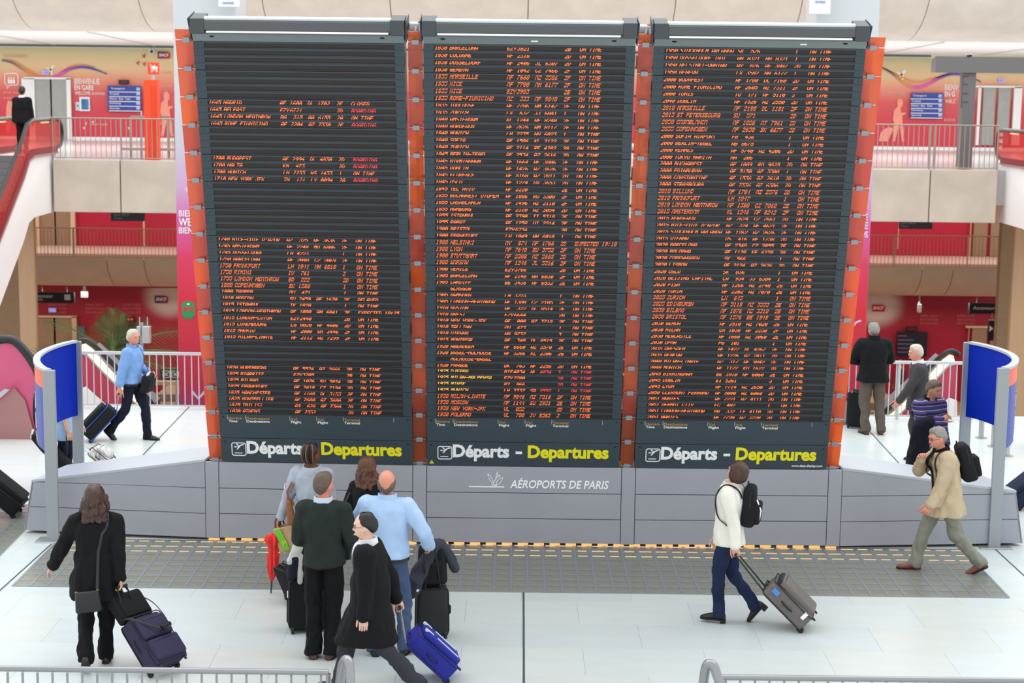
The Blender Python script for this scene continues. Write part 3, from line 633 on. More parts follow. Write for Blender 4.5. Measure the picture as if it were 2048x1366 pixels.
MID = table("""1830|BARCELONA|EZY3821||2B
1830|COLOGNE|AF 2316||2D
1830|DUSSELDORF|AF 2406|JL 6307|2D
1830|GENEVA|AF 1042|CZ 7466|2F
1835|MARSEILLE|AF 7660|AZ 3586|2F
1835|NICE|AF 7700|AM 6177|2F
1835|NICE|EZY3903||2B
1835|ROME-FIUMICINO|AZ 333|AF 9840|2F
1835|TOULOUSE|AF 7786|AM 6147|2F
1835|ZURICH|LX 637|JJ 6041|1
1840|AMSTERDAM|KL 1244|AF 8240|2F
1840|BORDEAUX|AF 7626|AM 8117|2F
1840|MUNICH|LH 2235|NH 6023|1
1840|SOFIA|AF 1586|KL 2122|2E
1840|ZURICH|AF 2114|RE 4282|2G
1845|BERLIN-TEGEL|AF 2534|AZ 2616|2D
1845|BIRMINGHAM|AF 1664|AF 3806|2E
1845|DUBLIN|AF 1426|AZ 3626|2E
1845|FLORENCE|AF 5168|AZ 2811|2G
1845|OSLO|AF 1274|UX 3653|2G
1845|TEL AVIV|AF 2220||2E
1855|BUCHAREST OTOPEN|AF 1886|RO 3308|2F
1855|CASABLANCA|AF 1496|AZ 2110|2F
1855|HAMBURG|AF 2310|AZ 3054|2D
1855|ISTANBUL|AF 2390|TI 5318|2E
1855|RABAT|AF 1258|VI 2214|2E
1900|BRISTOL|EZY6234||2B
1900|FRANKFURT|LH 1049|NH 6018|1
1900|HELSINKI|AY 874|AF 1766|2D|EXPECTED 19:10
1900|LYON|AF 7640|SU 3752|2F
1900|STUTTGART|AF 2308|AZ 2668|2D
1900|WARSAW|AF 1246|JL 5316|2F
1900|VENICE|EZY3766||2B
1905|BARCELONA|AF 2148|AH 6030|2F
1905|CARDIFF|BE 3436|AF 6532|2E
|GLASGOW
1905|HAMBURG|LH 3223||1
1905|LONDON-HEATHROW|AF 1380|CZ 2105|2E
1910|BOSTON|AF 322|DL 8514|2E
1910|BREST|EZY6644||2B
1910|NEW YORK-JFK|AF 008|AZ 3718|2E
1910|TALLINN|OV 473||1
1910|VIENNA|HG 9737||3
1915|MONTREAL|AF 348|DL 8515|2E
1920|ABERDEEN|AF 6660|AZ 3570|2E
1920|BASEL-MULHOUSE|AF 3266|KL 2306|2G
|MULHOUSE-BASEL
1920|PRAGUE|OK 763|AF 2256|2D
1925|DJERBA|BIE4034|NL 4034|3
1925|MILAN-MALPENSA|EZY2700||2B
1925|MINSK|B2 866||2D
1925|MUNICH|LH 3337|SQ 2557|1
1930|MILAN-LINATE|AF 9846|AZ 7318|2F
1930|MOSCOW|AF 1144|SU 3931|2E
1930|NEW YORK-JFK|VL5052||2D
1930|PALERMO|VLE700|IV 8583|3""")
RIGHT = table("""1950|STOCKHOLM ARLANDA|SK 576||1
1950|DUSSELDORF INTL|AB 8321|NB 8321|1
1950|HELSINKI-VANTAA|AY 876|AF 3807|2D
1950|GENEVA|LX 3582|NH 6177|1
2000|BUDAPEST|AF 1780|DL 7160|2D
2000|ROME FIUMICINO|AF 2605|AZ 7311|2F
2000|TUNIS|TU5171|AF 5110|3
2040|DUBLIN|AF 1526|AZ 2550|2D
2010|MARSEILLE|AF 2180|DL 1181|2F
2015|ST PETERSBOURG|SU 571||2D
2050|CASABLANCA|AF 1026|AT 7961|2D
2055|COPENHAGEN|AF 2650|SK 6677|2D
2000|SOFIA AIRPORT|FB 436||1
2000|BERLIN-TEGEL|AB 8675||1
2000|RENNES|AF 5740|AZ 4206|2D
2000|TOKYO NARITA|NH 206||1
2000|BUCHAREST|AF 1889|RO 9825|2D
2000|EDINBURGH|AF 5150|AZ 3308|1
2000|CONSTANTINE|AF 1536|AZ 2610|2D
2000|STRASBOURG|AF 7336|AZ 6306|2D
2010|BILLUND|AF 1764|AZ 2576|2D
2010|FRANKFURT|LH 1047||1
2010|LONDON HEATHROW|AF 1380|CZ 7060|2E
2015|AMSTERDAM|KL 1246|AF 8242|2F
2015|BORDEAUX|AF 7624|CZ 7661|2D
2015|NICE-COTE D'AZUR|AZ 324|AF 4621|2F
2015|STOCKHOLM ARLANDA|AF 1262|AZ 2626|2E
2015|VIENNA|OS 416|AF 1738|2D
2020|BARCELONA|AF 2348|CZ 2055|2F
2020|BOLOGNA|AF 1128|KE 6238|2G
2020|COPENHAGEN|SK 566||1
2020|LISBON|AF 2124|AZ 2626|2D
2020|OSLO|SK 836||1
2020|BEIJING CAPITAL|CA 934|JJ 6384|1
2020|PISA|AF 1266|AZ 2740|2G
2020|TURIN|AF 2202|AZ 7070|2G
2025|ZURICH|LX 645||1
2025|EDINBURGH|AF 5118|AZ 3533|2E
2030|BILBAO|AF 1076|AZ 3310|2B
2030|BRISTOL|AF 1576|BE 1848|2E
2030|GENOA|AF 2510|AZ 7020|2G
2030|MILAN|UX 1030|AF 2230|2F
2030|NEWCASTLE|AF 1660|AZ 3060|2E
2030|OPMA|PG 101||1
2035|DRESDEN|AF 1427|DL 4267|2F
2035|GENEVA|AF 1226|AZ 2411|2D
2040|MILAN-LINATE|AZ 317|AF 9842|2F
2040|MUNICH|AF 1122|KU 1622|2D
2045|BIRMINGHAM|BE 3910|AF 6060|2E
2045|DUBLIN|EI 5261||3
2045|LYON|AF 7714|AZ 2650|2D
2050|CLERMONT FERRAND|AF 5000|AZ 6060|2D
2051|NANTES|AF 7721|AZ 4111|2D
2051|DERMOT CITY|FC 402||1
2051|LONDON-HEATHROW|BA 332|LF 4110|2D
2051|NANTES|AF 7720|AZ 3220|2D""")
LEDO = emis('led orange', (255, 104, 40), 2.3); LEDY = emis('led amber', (255, 176, 60), 1.6); LEDR = emis('led red', (255, 50, 50), 1.5)
STRIP = mat('unlit led strip', (44, 34, 31), 0.55, var=.12, vscale=40)
BW = 2.36; NMOD = 16; BH = 5.246; MH = BH / NMOD; RP = MH / 4
DP = .00585; U0 = .118; U1 = BW - .108
MUXS = {'T': (2, 3, 4, 5, 6), 'B': (0, 1, 2, 3, 4), 'S': (0, 1, 3, 5, 6), 'X': (1, 2, 3, 4, 5), 'U': (0, 2, 3, 4, 5), 'M': (0, 1, 2, 4, 6)}
def led_row(mb, r, vc, rows, amb=False):
    cols = [(0, r[0], 0), (4.75, r[1], 0), (23, r[2][:3] if len(r[2]) == 7 and r[2][2] != ' ' else r[2][:2], 0), (26.2, (r[2][3:] if r[2][2:3] == ' ' else r[2][3:]).rjust(4), 0), (32, r[3][:2], 0), (35.2, r[3][3:].rjust(4), 0), (41.3, r[4], 0), (46, r[5], 0)]
    for ci, (c, s, _) in enumerate(cols):
        mi = 0
        if ci == 7 and s == B_: mi = 2
        if amb: mi = 1 if ci < 2 else (0 if ci < 5 else 2)
        for k, ch in enumerate(s):
            g = FONT57.get(ch)
            if not g: continue
            u0 = U0 + .014 + (c + k) * 6 * DP
            for j in rows:
                i = 0
                while i < 5:
                    if g[i] >> j & 1:
                        i2 = i
                        while i2 + 1 < 5 and g[i2 + 1] >> j & 1: i2 += 1
                        v = vc + (3 - j) * DP * 1.12; sh = (3 - j) * DP * .32; a = u0 + i * DP + sh - .0004; b = u0 + (i2 + 1) * DP + sh - .0006; hh = DP * .5
                        mb.add([(a, v - hh, -.0085), (b, v - hh, -.0085), (b, v + hh, -.0085), (a, v + hh, -.0085)], [(0, 1, 2, 3)], mi); i = i2 + 1
                    else: i += 1
def module_mesh():
    """face of one module: slate frame with four recessed windows and thin ridges"""
    mb = MB(); g = .0035; vs = [g]; T = 0.0
    for k in range(4):
        c = (k + .5) * RP - .004; vs += [c - .0255, c + .0255]
    vs.append(MH - g); us = [0, U0, U1, BW]
    for j in range(len(vs) - 1):
        for i in range(3):
            if i == 1 and j % 2 == 1:
                a, b, c, d = us[1], us[2], vs[j], vs[j + 1]; z = -.012
                P = [(a, c), (b, c), (b, d), (a, d)]
                for q in range(4):
                    p1, p2 = P[q], P[(q + 1) % 4]; mb.add([(*p1, T), (*p2, T), (*p2, z), (*p1, z)], [(0, 1, 2, 3)])
                continue
            mb.add([(us[i], vs[j], T), (us[i + 1], vs[j], T), (us[i + 1], vs[j + 1], T), (us[i], vs[j + 1], T)], [(0, 1, 2, 3)])
    for k in range(1, 4): mb.box(0, BW, k * RP - .0022, k * RP + .0002, 0, .0012, 1)
    for k in range(4): mb.box(U0 - .02, U1 + .02, (k + .5) * RP - .004 - .0255 - .006, (k + .5) * RP - .004 - .0255 - .001, 0, .004)
    P = [(0, vs[0]), (BW, vs[0]), (BW, vs[-1]), (0, vs[-1])]
    for q in range(4):
        p1, p2 = P[q], P[(q + 1) % 4]; mb.add([(*p1, T), (*p1, -.03), (*p2, -.03), (*p2, T)], [(0, 1, 2, 3)])
    for u in (.048, BW - .05): mb.box(u - .006, u + .006, MH - .05, MH - .038, 0, .002, 1)
    return mb.mesh('display_module', [SLATE, mat('groove shadow paint', (34, 44, 50), .6)])
MODM = module_mesh()
STRIPM = MB().box(U0, U1, -.0255, .0255, -.012, -.0095).mesh('led_strip', STRIP)
HMET = mat('dark grey hood metal', (92, 94, 96), 0.45, .2); HTOP = mat('pale anodised edge', (206, 216, 216), 0.35, .3)
TUBE = emis('white tube lamp', (250, 252, 255), 1.0)
HPL = mat('grey green hood plate', (128, 138, 138), 0.4, .2)
def board(key, a, px, label, data, mux, extras):
    e, n, L = seg_frame(PL[a], PL[a + 1]); o = A(px, {1: 926, 2: 932, 3: 936}[a], PL[a].y * .5 + PL[a + 1].y * .5)
    t_ = (V(o.x, o.y, 0) - PL[a]).dot(e); o = PL[a] + e * t_ + n * .0 + V(0, 0, ZP + .003)
    lean = math.atan2(1.31, 5.08); ev = V(0, 0, 1) * math.cos(lean) + n * math.sin(lean); en = e.cross(ev)
    t = thing('departure_board', label, 'board', M=frameM(o, e, ev, en), group='departure boards')
    MB().rbox(.004, BW - .004, .01, BH, -.30, -.031, .01, 1).build('housing', SLATE2, t)
    for k in range(14):
        mo = link('display_module', MODM, t); v0 = BH - (k + 1) * MH; mo.location = (0, v0, 0)
        for q in range(4):
            s = link('led_strip', STRIPM, mo); s.location = (0, (q + .5) * RP - .004, 0)
            r = data.get(k * 4 + (3 - q))
            if r:
                mb = MB(); led_row(mb, r, 0, MUXS[mux[k]], amb=(key == 'M' and k == 12)); tx = mb.build('led_text', [LEDO, LEDY, LEDR], mo, kind='stuff'); tx.location = (0, (q + .5) * RP - .004, 0)
    # heading panel
    hp = MB().rbox(0, BW, MH + .0035, 2 * MH - .0035, -.03, 0, .002, 1).build('heading_panel', SLATE2, t)
    mb = MB()
    for u in (.105, .323, .868, 1.195, 1.52, 2.137): mb.box(u - .0025, u + .0025, 2 * MH - .075, 2 * MH - .02, 0, .002)
    mb.build('tick_marks', mat('pale tick print', (196, 204, 208), .5), hp)
    for u, s1, s2 in ((.117, 'Horaire', 'Time'), (.335, 'Destinations', 'Destinations'), (.88, 'Vol', 'Flight'), (1.207, 'Vol', 'Flight'), (1.532, 'Terminal', 'Terminal')):
        wd = {'Horaire': .165, 'Destinations': .285, 'Vol': .075, 'Terminal': .19}[s1]; w2 = {'Time': .105, 'Destinations': .285, 'Flight': .125, 'Terminal': .19}[s2]
        f1 = lambda x, y, z, u=u: V(u + x, 2 * MH - .072 + y, z); f2 = lambda x, y, z, u=u: V(u + x, 2 * MH - .112 + y, z)
        text_obj('lettering', s1, .046, AMBER, hp, f1, bold=.012, width=wd, depth=.002); text_obj('lettering', s2, .046, WHITE, hp, f2, bold=.012, width=w2, depth=.002)
    # title panel
    tp = MB().rbox(0, BW, .006, MH - .0035, -.03, 0, .002, 1).build('title_panel', SLATE2, t)
    bl_ = .128
    text_obj('lettering', 'Départs', .228, WHITE, tp, lambda x, y, z: V(.318 + x, bl_ + y, z), bold=.038, width=.69, depth=.003)
    text_obj('lettering', 'Departures', .228, YELLOW, tp, lambda x, y, z: V(1.235 + x, bl_ + y, z), bold=.038, width=.99, depth=.003)
    MB().box(1.085, 1.165, bl_ + .045, bl_ + .078, 0, .003).build('lettering', WHITE, tp)
    mb = MB(); F3 = lambda a, b, c: V(a, b, c); P = rrect(.135, bl_ - .035, .305, bl_ + .135, .025); stroke(mb, P + [P[0], P[1]], .011, F3, .003)
    stroke(mb, [(.165, bl_ - .002), (.26, bl_ - .002)], .009, F3, .003)
    mb.prism([(.16, bl_ + .078), (.178, bl_ + .072), (.29, bl_ + .112), (.283, bl_ + .12), (.262, bl_ + .12), (.2, bl_ + .085), (.168, bl_ + .09)], .003, F3)
    mb.prism([(.215, bl_ + .088), (.192, bl_ + .045), (.205, bl_ + .045), (.245, bl_ + .095)], .003, F3); mb.prism([(.2, bl_ + .1), (.188, bl_ + .124), (.2, bl_ + .124), (.225, bl_ + .1)], .003, F3)
    mb.build('takeoff_pictogram', WHITE, tp)
    for pn, vv in ((hp, 2 * MH - .04), (tp, MH - .045)):
        mb = MB()
        for u in (.055, BW - .055): mb = MB().lathe([(.011, 0), (.011, .003)], (u, vv, 0), 10); mb.build('screw', BLACK, pn)
    if key == 'M':
        mb = MB(); mb.prism([(.03, .03), (.085, .03), (.0575, .078)], .003, F3); mb.build('warning_sticker', YELLOW, tp)
        mb = MB(); mb.prism([(.0555, .045), (.0595, .045), (.061, .062), (.054, .062)], .002, lambda a, b, c: V(a, b, c + .003)); mb.prism([(.0555, .038), (.0595, .038), (.0595, .042), (.0555, .042)], .002, lambda a, b, c: V(a, b, c + .003)); mb.build('warning_mark', BLACK, tp)
    if key == 'R': text_obj('lettering', 'www.data-display.com', .046, WHITE, tp, lambda x, y, z: V(BW - .05 + x, .035 + y, z), bold=.01, width=.38, align='RIGHT', depth=.002)
    # lamp hood along the top
    hood = MB().loft([[V(u, BH + .0, 0), V(u, BH + .098, .05), V(u, BH + .098, -.30), V(u, BH, -.30)] for u in (.0, BW)]).build('hood_plate', HPL, t)
    MB().rbox(.16, BW - .17, BH + .110, BH + .124, .03, .06, .004, 1).build('tube_lamp', TUBE, t)
    MB().rbox(.15, BW - .16, BH + .098, BH + .108, .0, .07, .002, 1).build('lamp_ledge', HMET, t)
    MB().rbox(.14, BW - .14, BH + .14, BH + .246, -.02, .07, .008, 1).build('hood_bar', HMET, t)
    MB().rbox(.14, BW - .14, BH + .246, BH + .276, -.04, .05, .006, 1).build('hood_edge', HTOP, t)
    MB().box(.15, BW - .15, BH + .098, BH + .25, -.16, -.14).build('hood_back', HMET, t)
    HBR = mat('charcoal bracket metal', (72, 76, 78), .5, .1)
    for u0, u1, s in ((-.012, .145, -1), (BW - .145, BW + .012, 1)):
        mb = MB().rbox(u0, u1, BH + .098, BH + .272, -.2, .08, .006, 1); uo = u0 if s < 0 else u1
        q = .012 * s; mb.prism([(BH + .0, .0), (BH + .272, .08), (BH + .272, -.28), (BH, -.28)], .012, lambda b, c, d, uo=uo, q=q, s=s: V(uo + s * d + (b - BH) / .285 * q, b, c))
        mb.build('hood_bracket', HBR, t)
    for u in (.22, BW - .24): MB().loft([MB().ring(V(u, BH + .062, .032), V(.028, 0, 0), V(0, .011, .005), 12), MB().ring(V(u, BH + .061, .035), V(.028, 0, 0), V(0, .011, .005), 12)]).build('cable_hole', BLACK, hood)
    for u in ([1.2] if key == 'M' else [1.62] if key == 'R' else []): MB().obox(V(u, BH + .04, .0225), V(.075, 0, 0), V(0, .016, .0082), V(0, -.001, .003)).build('maker_label', WHITE, hood)
    return t, e, ev, en, o
bL = board('L', 1, 443, 'left departure board in charcoal with several blocks of blank rows', LEFT, 'XXSXMXXXBTBBTU'[:2] + 'UXUXXXSBTXB' + 'U', 0)
bM = board('M', 2, 854, 'middle departure board with every row lit and a yellow warning sticker', MID, 'TSXBXTBSTXBTBS', 0)
bR = board('R', 3, 1268.5, 'right departure board with every row lit and a web address at its foot', RIGHT, 'XTSTUSXBTSTXTX', 0)
# ------------------------------------------------------------------ orange glass strips
OG = glass_tint('orange glass', (255, 178, 132), (230, 130, 96), .56, .1, .06); OG2 = glass_tint('deep orange glass', (250, 152, 116), (214, 112, 88), .52, .1, .07)
OG3 = glass_tint('bright orange glass', (255, 172, 96), (244, 138, 78), .5, .1, .06)
CLIP = mat('grey clip', (150, 156, 162), 0.4, .3)
def glass_column(label, B, u0f, u1f, cu, rods, noff):
    t_, e, ev, en, o = B
    t = thing('glass_screen', label, 'screen', M=frameM(o, e, ev, en), group='orange glass screens beside the boards')
    n_ = 17
    for k in range(n_):
        v0 = MH * k + .004; v1 = min(MH * (k + 1) - .004, BH + .12); q = (v0 + v1) / 2 / BH; q0, q1 = v0 / BH, v1 / BH
        r_ = random.Random(k * 7 + int(cu * 100)); m = (OG, OG, OG2, OG3)[r_.randrange(4)] 
        h0, h1 = noff - .012, noff + .006
        mb = MB(); mb.loft([[V(u0f(q0), v0, h0), V(u1f(q0), v0, h0), V(u1f(q0), v0, h0 - .008), V(u0f(q0), v0, h0 - .008)], [V(u0f(q1), v1, h1), V(u1f(q1), v1, h1), V(u1f(q1), v1, h1 - .008), V(u0f(q1), v1, h1 - .008)]])
        gp = mb.build('glass_panel', m, t)
        if rods:
            um = (u0f(q0) + u1f(q0)) / 2; ua, ub = (um, u1f(q0)) if rods[0] > 0 else (u0f(q0), um)
            MB().box(ua, ub, v0 + .02, v1 - .07, h0 - .07, h0 - .062).build('inner_glass', OG2, gp)
        c = cu(q0) if callable(cu) else cu
        cl = MB().rbox(c - .042, c + .042, v0 - .026, v0 + .026, noff - .005, noff + .035, .004, 1).build('clip', CLIP, t)
        MB().tube([V(c - .075, v0, noff + .005), V(c + .075, v0, noff + .005)], .006, 6).build('clip_pin', STEEL, cl)
        for s in rods: MB().tube([V(c + .03 * s, v0 + .01, noff - .01), V((BW if s < 0 else 0) + .02 * s, v0 + .12, noff - .05)], .009, 6).build('tie_rod', SLATE, cl)
        if len(rods) == 0 and k < 2: MB().box(u0f(q0) - .002, u1f(q0) + .002, v0, v1, noff - .2, noff - .12).build('backing_box', mat('dark rust backing', (110, 50, 34), .7), t)
        if len(rods) == 0 and k > 1:
            br = MB().box(u0f(q0) - .01, u1f(q0) + .01, v0 + .02, v0 + .05, noff - .16, noff - .12)
            if k % 2: br.box(u0f(q0), u0f(q0) + .07, v0 + .02, v0 + .17, noff - .2, noff - .12)
            else: br.box(u1f(q0) - .06, u1f(q0), v0 + .08, v0 + .2, noff - .2, noff - .12)
            br.build('bracket', mat('daylit pink bracket', (212, 150, 134), .6), t)  # lighter bracket colour stands in for daylight falling from behind the glass
    return t
class FU:
    def __init__(s, a, b): s.a, s.b = a, b
    def __call__(s, q): return s.a + (s.b - s.a) * q
glass_column('orange glass strip at the outer left edge of the left board', bL, FU(-.165, -.21), FU(-.012, -.012), FU(-.08, -.11).__call__ if 0 else -.085, [1], -.05)
glass_column('orange glass strip in the gap between the left and middle boards', bM, FU(-.172, -.172), FU(-.008, -.008), -.09, [], -.06)
glass_column('orange glass strip in the gap between the middle and right boards', bR, FU(-.172, -.172), FU(-.008, -.008), -.09, [], -.06)
glass_column('orange glass strip at the outer right edge of the right board', bR, FU(BW + .012, BW + .012), FU(BW + .165, BW + .22), BW + .085, [-1], -.05)
for B, lb in ((bM, 'pale steel support frame showing between the left and middle boards'), (bR, 'pale steel support frame showing between the middle and right boards')):
    _, e, ev, en, o = B; t = thing('support_frame', lb, 'frame', M=frameM(o, e, ev, en))
    PALE = mat('pale galvanised steel', (206, 214, 214), .4, .3)
    MB().rbox(-.17, -.012, BH + .10, BH + .19, -.25, -.16, .01, 1).build('cross_beam', PALE, t)
    MB().obox(V(-.115, BH - .02, -.09), V(.022, 0, 0), V(.02, .19, -.05), V(0, .006, .02)).obox(V(-.06, BH - .02, -.09), V(.03, 0, 0), V(.01, .2, -.05), V(0, .006, .02)).build('arm', PALE, t)
    MB().rbox(-.11, -.07, .02, BH - .1, -.34, -.30, .01, 1).build('post', mat('pale post', (196, 150, 140), .6), t)
# ================================================================== RAILINGS, ESCALATORS, SIGNS, PALM
def railing(nm, label, p, q, h, nb, m, r_top=.03, r_bar=.011, base=.06, posts=None, group=None, flat=False, rp=.022):
    p, q = Vector(p), Vector(q); d = q - p; L = d.length; e = d / L
    t = thing(nm, label, 'railing', p, group=group); up = V(0, 0, 1)
    def P(o): o.parent = t; return o
    if flat: P(MB().obox(-V(0, r_top, 0) + up * (h - .045), d, V(0, r_top * 2, 0), up * .045).build('handrail', m))
    else: P(MB().tube([up * h, d + up * h], r_top, 10).build('handrail', m, smooth=True))
    P(MB().obox(up * (base - .012) - V(0, .012, 0), d, V(0, .024, 0), up * .024).build('bottom_rail', m))
    bm_ = MB().box(-r_bar, r_bar, -r_bar, r_bar, 0, h - base - .03).mesh('baluster', m)
    for i in range(nb):
        o = P(link('baluster', bm_)); o.location = d * ((i + .5) / nb) + up * base
    for s in (posts or (0, 1)): P(MB().tube([d * s, d * s + up * (h - .01)], rp, 8).build('post', m))
    return t
RM = mat('pale satin steel', (206, 208, 212), .4, .4); RB = mat('warm steel', (168, 158, 148), .45, .4); RT = mat('tan steel', (188, 156, 128), .5, .2)
p, q = G(152, 807), G(425, 813); railing('guard_railing', 'pale steel guard railing behind the left blue sign panel', (p.x, 29.7, 0), (q.x, 29.7, 0), A(300, 704, 29.7).z, 20, RM, .04, .008, flat=True)
p, q = G(1660, 835), G(1945, 842); railing('guard_railing', 'pale steel guard railing behind the black jacketed man', (p.x, 29.55, 0), (q.x, 29.55, 0), A(1800, 722, 29.55).z, 21, RM, .04, .008, flat=True, posts=(0, .47, 1), rp=.03)
for px0, px1, Y, z, hp, nb, lb, m, po in ((108, 352, 45.1, ZG, 237, 24, 'upper gallery railing left of the boards', RB, (.0, .56, 1)), (1735, 1990, 45.1, ZG, 250, 25, 'upper gallery railing right of the boards', RB, (0, .47, .51, 1)),
        (68, 355, 56.05, 0, 457, 40, 'middle gallery railing left of the boards', RT, (0, .27, 1)), (1733, 2034, 56.05, 0, 472, 40, 'middle gallery railing right of the boards', RT, (0, .2, .69, 1))):
    a, b = A(px0, 400, Y), A(px1, 400, Y); zz = z if Y < 50 else A(200, 518, 56.05).z
    railing('gallery_railing', lb, (a.x, Y, zz), (b.x, Y, zz), A((px0 + px1) / 2, hp, Y).z - zz, nb, m, .02, .008, posts=po, rp=.025)
# foreground stair balustrades
SS = mat('satin stainless steel', (158, 158, 160), .3, .8)
ZF = 1.06
def fore(px0, py0, px1, py1, nb, lb, hoops):
    Yr = 13.35
    a, b = A(px0, py0, Yr), A(px1, py1, Yr); t = railing('stair_railing', lb, (a.x, Yr, 0), (b.x, Yr, 0), (a.z + b.z) / 2, nb, SS, .024, .008, base=.08)
    return t, a, b
tl, a1, b1 = fore(-60, 1329, 657, 1352, 24, 'foreground stainless railing below the woman with the navy case', 0)
tr, a2, b2 = fore(1437, 1355, 2110, 1362, 23, 'foreground stainless railing on the right edge of the stair', 0)
for t, x0, pts in ((tl, a1, [(676, 1400), (680, 1366), (684, 1336), (689, 1322), (694, 1319), (698, 1326), (700, 1345), (701, 1366), (702, 1400)]), (tr, a2, [(1405, 1400), (1407, 1366), (1410, 1343), (1414, 1330), (1420, 1328), (1428, 1333), (1434, 1350), (1440, 1368), (1448, 1400)])):
    Y0 = 12.9; P = []
    for i, (x, y) in enumerate(pts):
        s = i / (len(pts) - 1); P.append(A(x, y, Y0 + (.3 if t is tl else .15) * (1 - s)) - Vector(t.location))
    pp = spline([tuple(v) for v in P], 5)
    pp = [(pp[0][0], pp[0][1], -.0)] + pp + [(pp[-1][0], pp[-1][1], -.0)]
    MB().tube(pp, .038, 12).build('looped_handrail', SS, t, True)
# ---- escalators beside the upper galleries
EBLK = mat('black handrail rubber', (26, 27, 28), .35); EGL = glass_tint('rosy balustrade glass', (255, 196, 188), (232, 110, 112), .36, .05, .08)
ESK = mat('maroon skirt panel', (134, 36, 50), .4); ETR = mat('white truss cladding', (252, 252, 252), .5); ETP = mat('taupe deck strip', (176, 146, 140), .5, .2)
def upper_escalator(label, xs, w_, side):
    t = thing('escalator', label, 'escalator', (xs, 45.2, 0)); sx = -1 if side == 'L' else 1; zt_ = 3.74
    def z0(Y): return zt_ if Y > 42.9 else zt_ - .62 * (42.9 - Y) - .0
    Ys = [45.6, 44.2, 43.4, 42.9, 42.4, 41.6, 40.8, 39.5, 38.0]
    zz = {Y: zt_ - (0 if Y >= 43.4 else .62 * (43.2 - Y) if Y < 42.9 else .1) for Y in Ys}
    L = lambda x, Y, z: V(x, Y - 45.2, z)
    def band(x, th, lo, hi, nm, m, Yl=Ys, lbl=None):
        mb = MB(); mb.loft([[L(x, Y, zz[Y] + lo), L(x + th, Y, zz[Y] + lo), L(x + th, Y, zz[Y] + hi), L(x, Y, zz[Y] + hi)] for Y in Yl]); return mb.build(nm, m, t, label=lbl)
    band(0 if sx > 0 else -w_, w_, -1.52, 0, 'truss', ETR)
    for k, x in enumerate((0, sx * w_)):
        band(x - .05, .1, 0.0, .17, 'skirt', ESK if k == 0 else ESK)
        band(x - .07, .14, -.02, .02, 'deck_strip', ETP)
        zz[46.0] = zz[45.0] = zz[44.9] = zt_
        gy = [46.0, 45.6, 45.0, 44.2, 43.4, 42.9, 42.4, 41.6, 40.8, 39.5, 38.0]
        band(x - .012, .024, .17, .84, 'glass_balustrade', EGL, gy)
        path = [L(x, 45.6, zt_ + .12), L(x, 46.02, zt_ + .16), L(x, 46.2, zt_ + .32), L(x, 46.24, zt_ + .5), L(x, 46.18, zt_ + .7), L(x, 45.98, zt_ + .84), L(x, 45.6, zt_ + .88)] + [L(x, Y, zz[Y] + .88) for Y in Ys[1:]]
        MB().tube(path, .05, 8).build('handrail', EBLK, t, True)
        band(x - .02, .04, .79, .82, 'lamp_line', emis('warm handrail lamp', (255, 214, 150), 1.0), [44.9, 44.2])
    n_ = 20
    for i in range(n_):
        Y = 42.9 - i * .25; mb = MB().box((0 if sx > 0 else -w_) + .07, (w_ if sx > 0 else 0) - .07, Y - 45.2 - .25, Y - 45.2, zt_ - .62 * (42.9 - Y) - .12, zt_ - .62 * (42.9 - Y) + .03); mb.build('step', mat('ribbed steel step', (120, 122, 124), .5, .4), t)
    return t
upper_escalator('red sided escalator rising to the upper gallery on the left', -11.95, 1.1, 'L'); ue = upper_escalator('red sided escalator rising to the upper gallery on the right', 12.72, 1.1, 'R')
for k, s in enumerate(('DEPART', 'TRAINS', 'GARE')):
    vs, fs = text_mb(s, .15, width=.42, depth=.004); MB().add([V(-.04 - v.z, .1 - v.x + .6, 4.45 - .17 * k + v.y) for v in vs], fs).build('lettering', PINKW, ue)
# escalator with lit handrail descending behind the guard railing
YLIT = emis('warm white balustrade lamp', (255, 236, 190), 1.5); PNK = mat('rose balustrade panel', (190, 62, 88), .3, var=.06, vscale=1); PNK2 = mat('deep rose skirt', (168, 44, 68), .4)
def pit_escalator(label, P0, P1, sgn, Y):
    t = thing('escalator', label, 'escalator', (A(P0[0], P0[1], Y).x, Y, A(P0[0], P0[1], Y).z))
    O = Vector(t.location); f = lambda a, b, c: V(a, Y + c, b) - O
    def pts(l): return [(A(x, y, Y).x, A(x, y, Y).z) for x, y in l]
    Q = (lambda l: pts([(x, y) for x, y in l])) if sgn > 0 else (lambda l: pts([(2070 - x, y + 22) for x, y in l]))
    MB().prism(Q([(163, 690), (170, 688), (182, 697), (196, 713), (215, 735), (240, 762), (262, 785), (285, 805), (298, 814), (290, 819), (270, 804), (240, 776), (200, 736), (175, 709), (160, 703)]), .05, f).build('lamp_panel', YLIT, t)
    MB().prism(Q([(156, 705), (175, 713), (200, 740), (240, 780), (270, 808), (300, 832), (240, 832), (172, 771), (156, 776)]), .05, f).build('balustrade_panel', PNK, t)
    MB().prism(Q([(156, 779), (172, 773), (240, 834), (240, 900), (156, 900)]), .06, f).build('truss', ETR, t)
    MB().tube([f(a, b, .08) for a, b in spline(Q([(150, 690), (158, 683), (168, 682), (180, 688), (197, 703), (232, 738), (267, 773), (297, 803), (305, 816)]), 4)], .05, 8).build('handrail', EBLK, t, True)
    mb = MB(); stroke(mb, Q([(160, 705), (175, 711), (200, 738), (240, 778), (270, 806), (292, 822)]), .03, lambda a, b, c: f(a, b, -.012 - c)); mb.build('trim_strip', STEEL, t)
    MB().prism(Q([(175, 700), (300, 815), (300, 900), (175, 900)]), .8, lambda a, b, c: f(a, b, c + .14)).build('step_band', mat('ribbed steel step', (120, 122, 124), .5, .4), t)
pit_escalator('escalator with a bright lit balustrade descending behind the left guard railing', (166, 692), None, 1, 31.5)
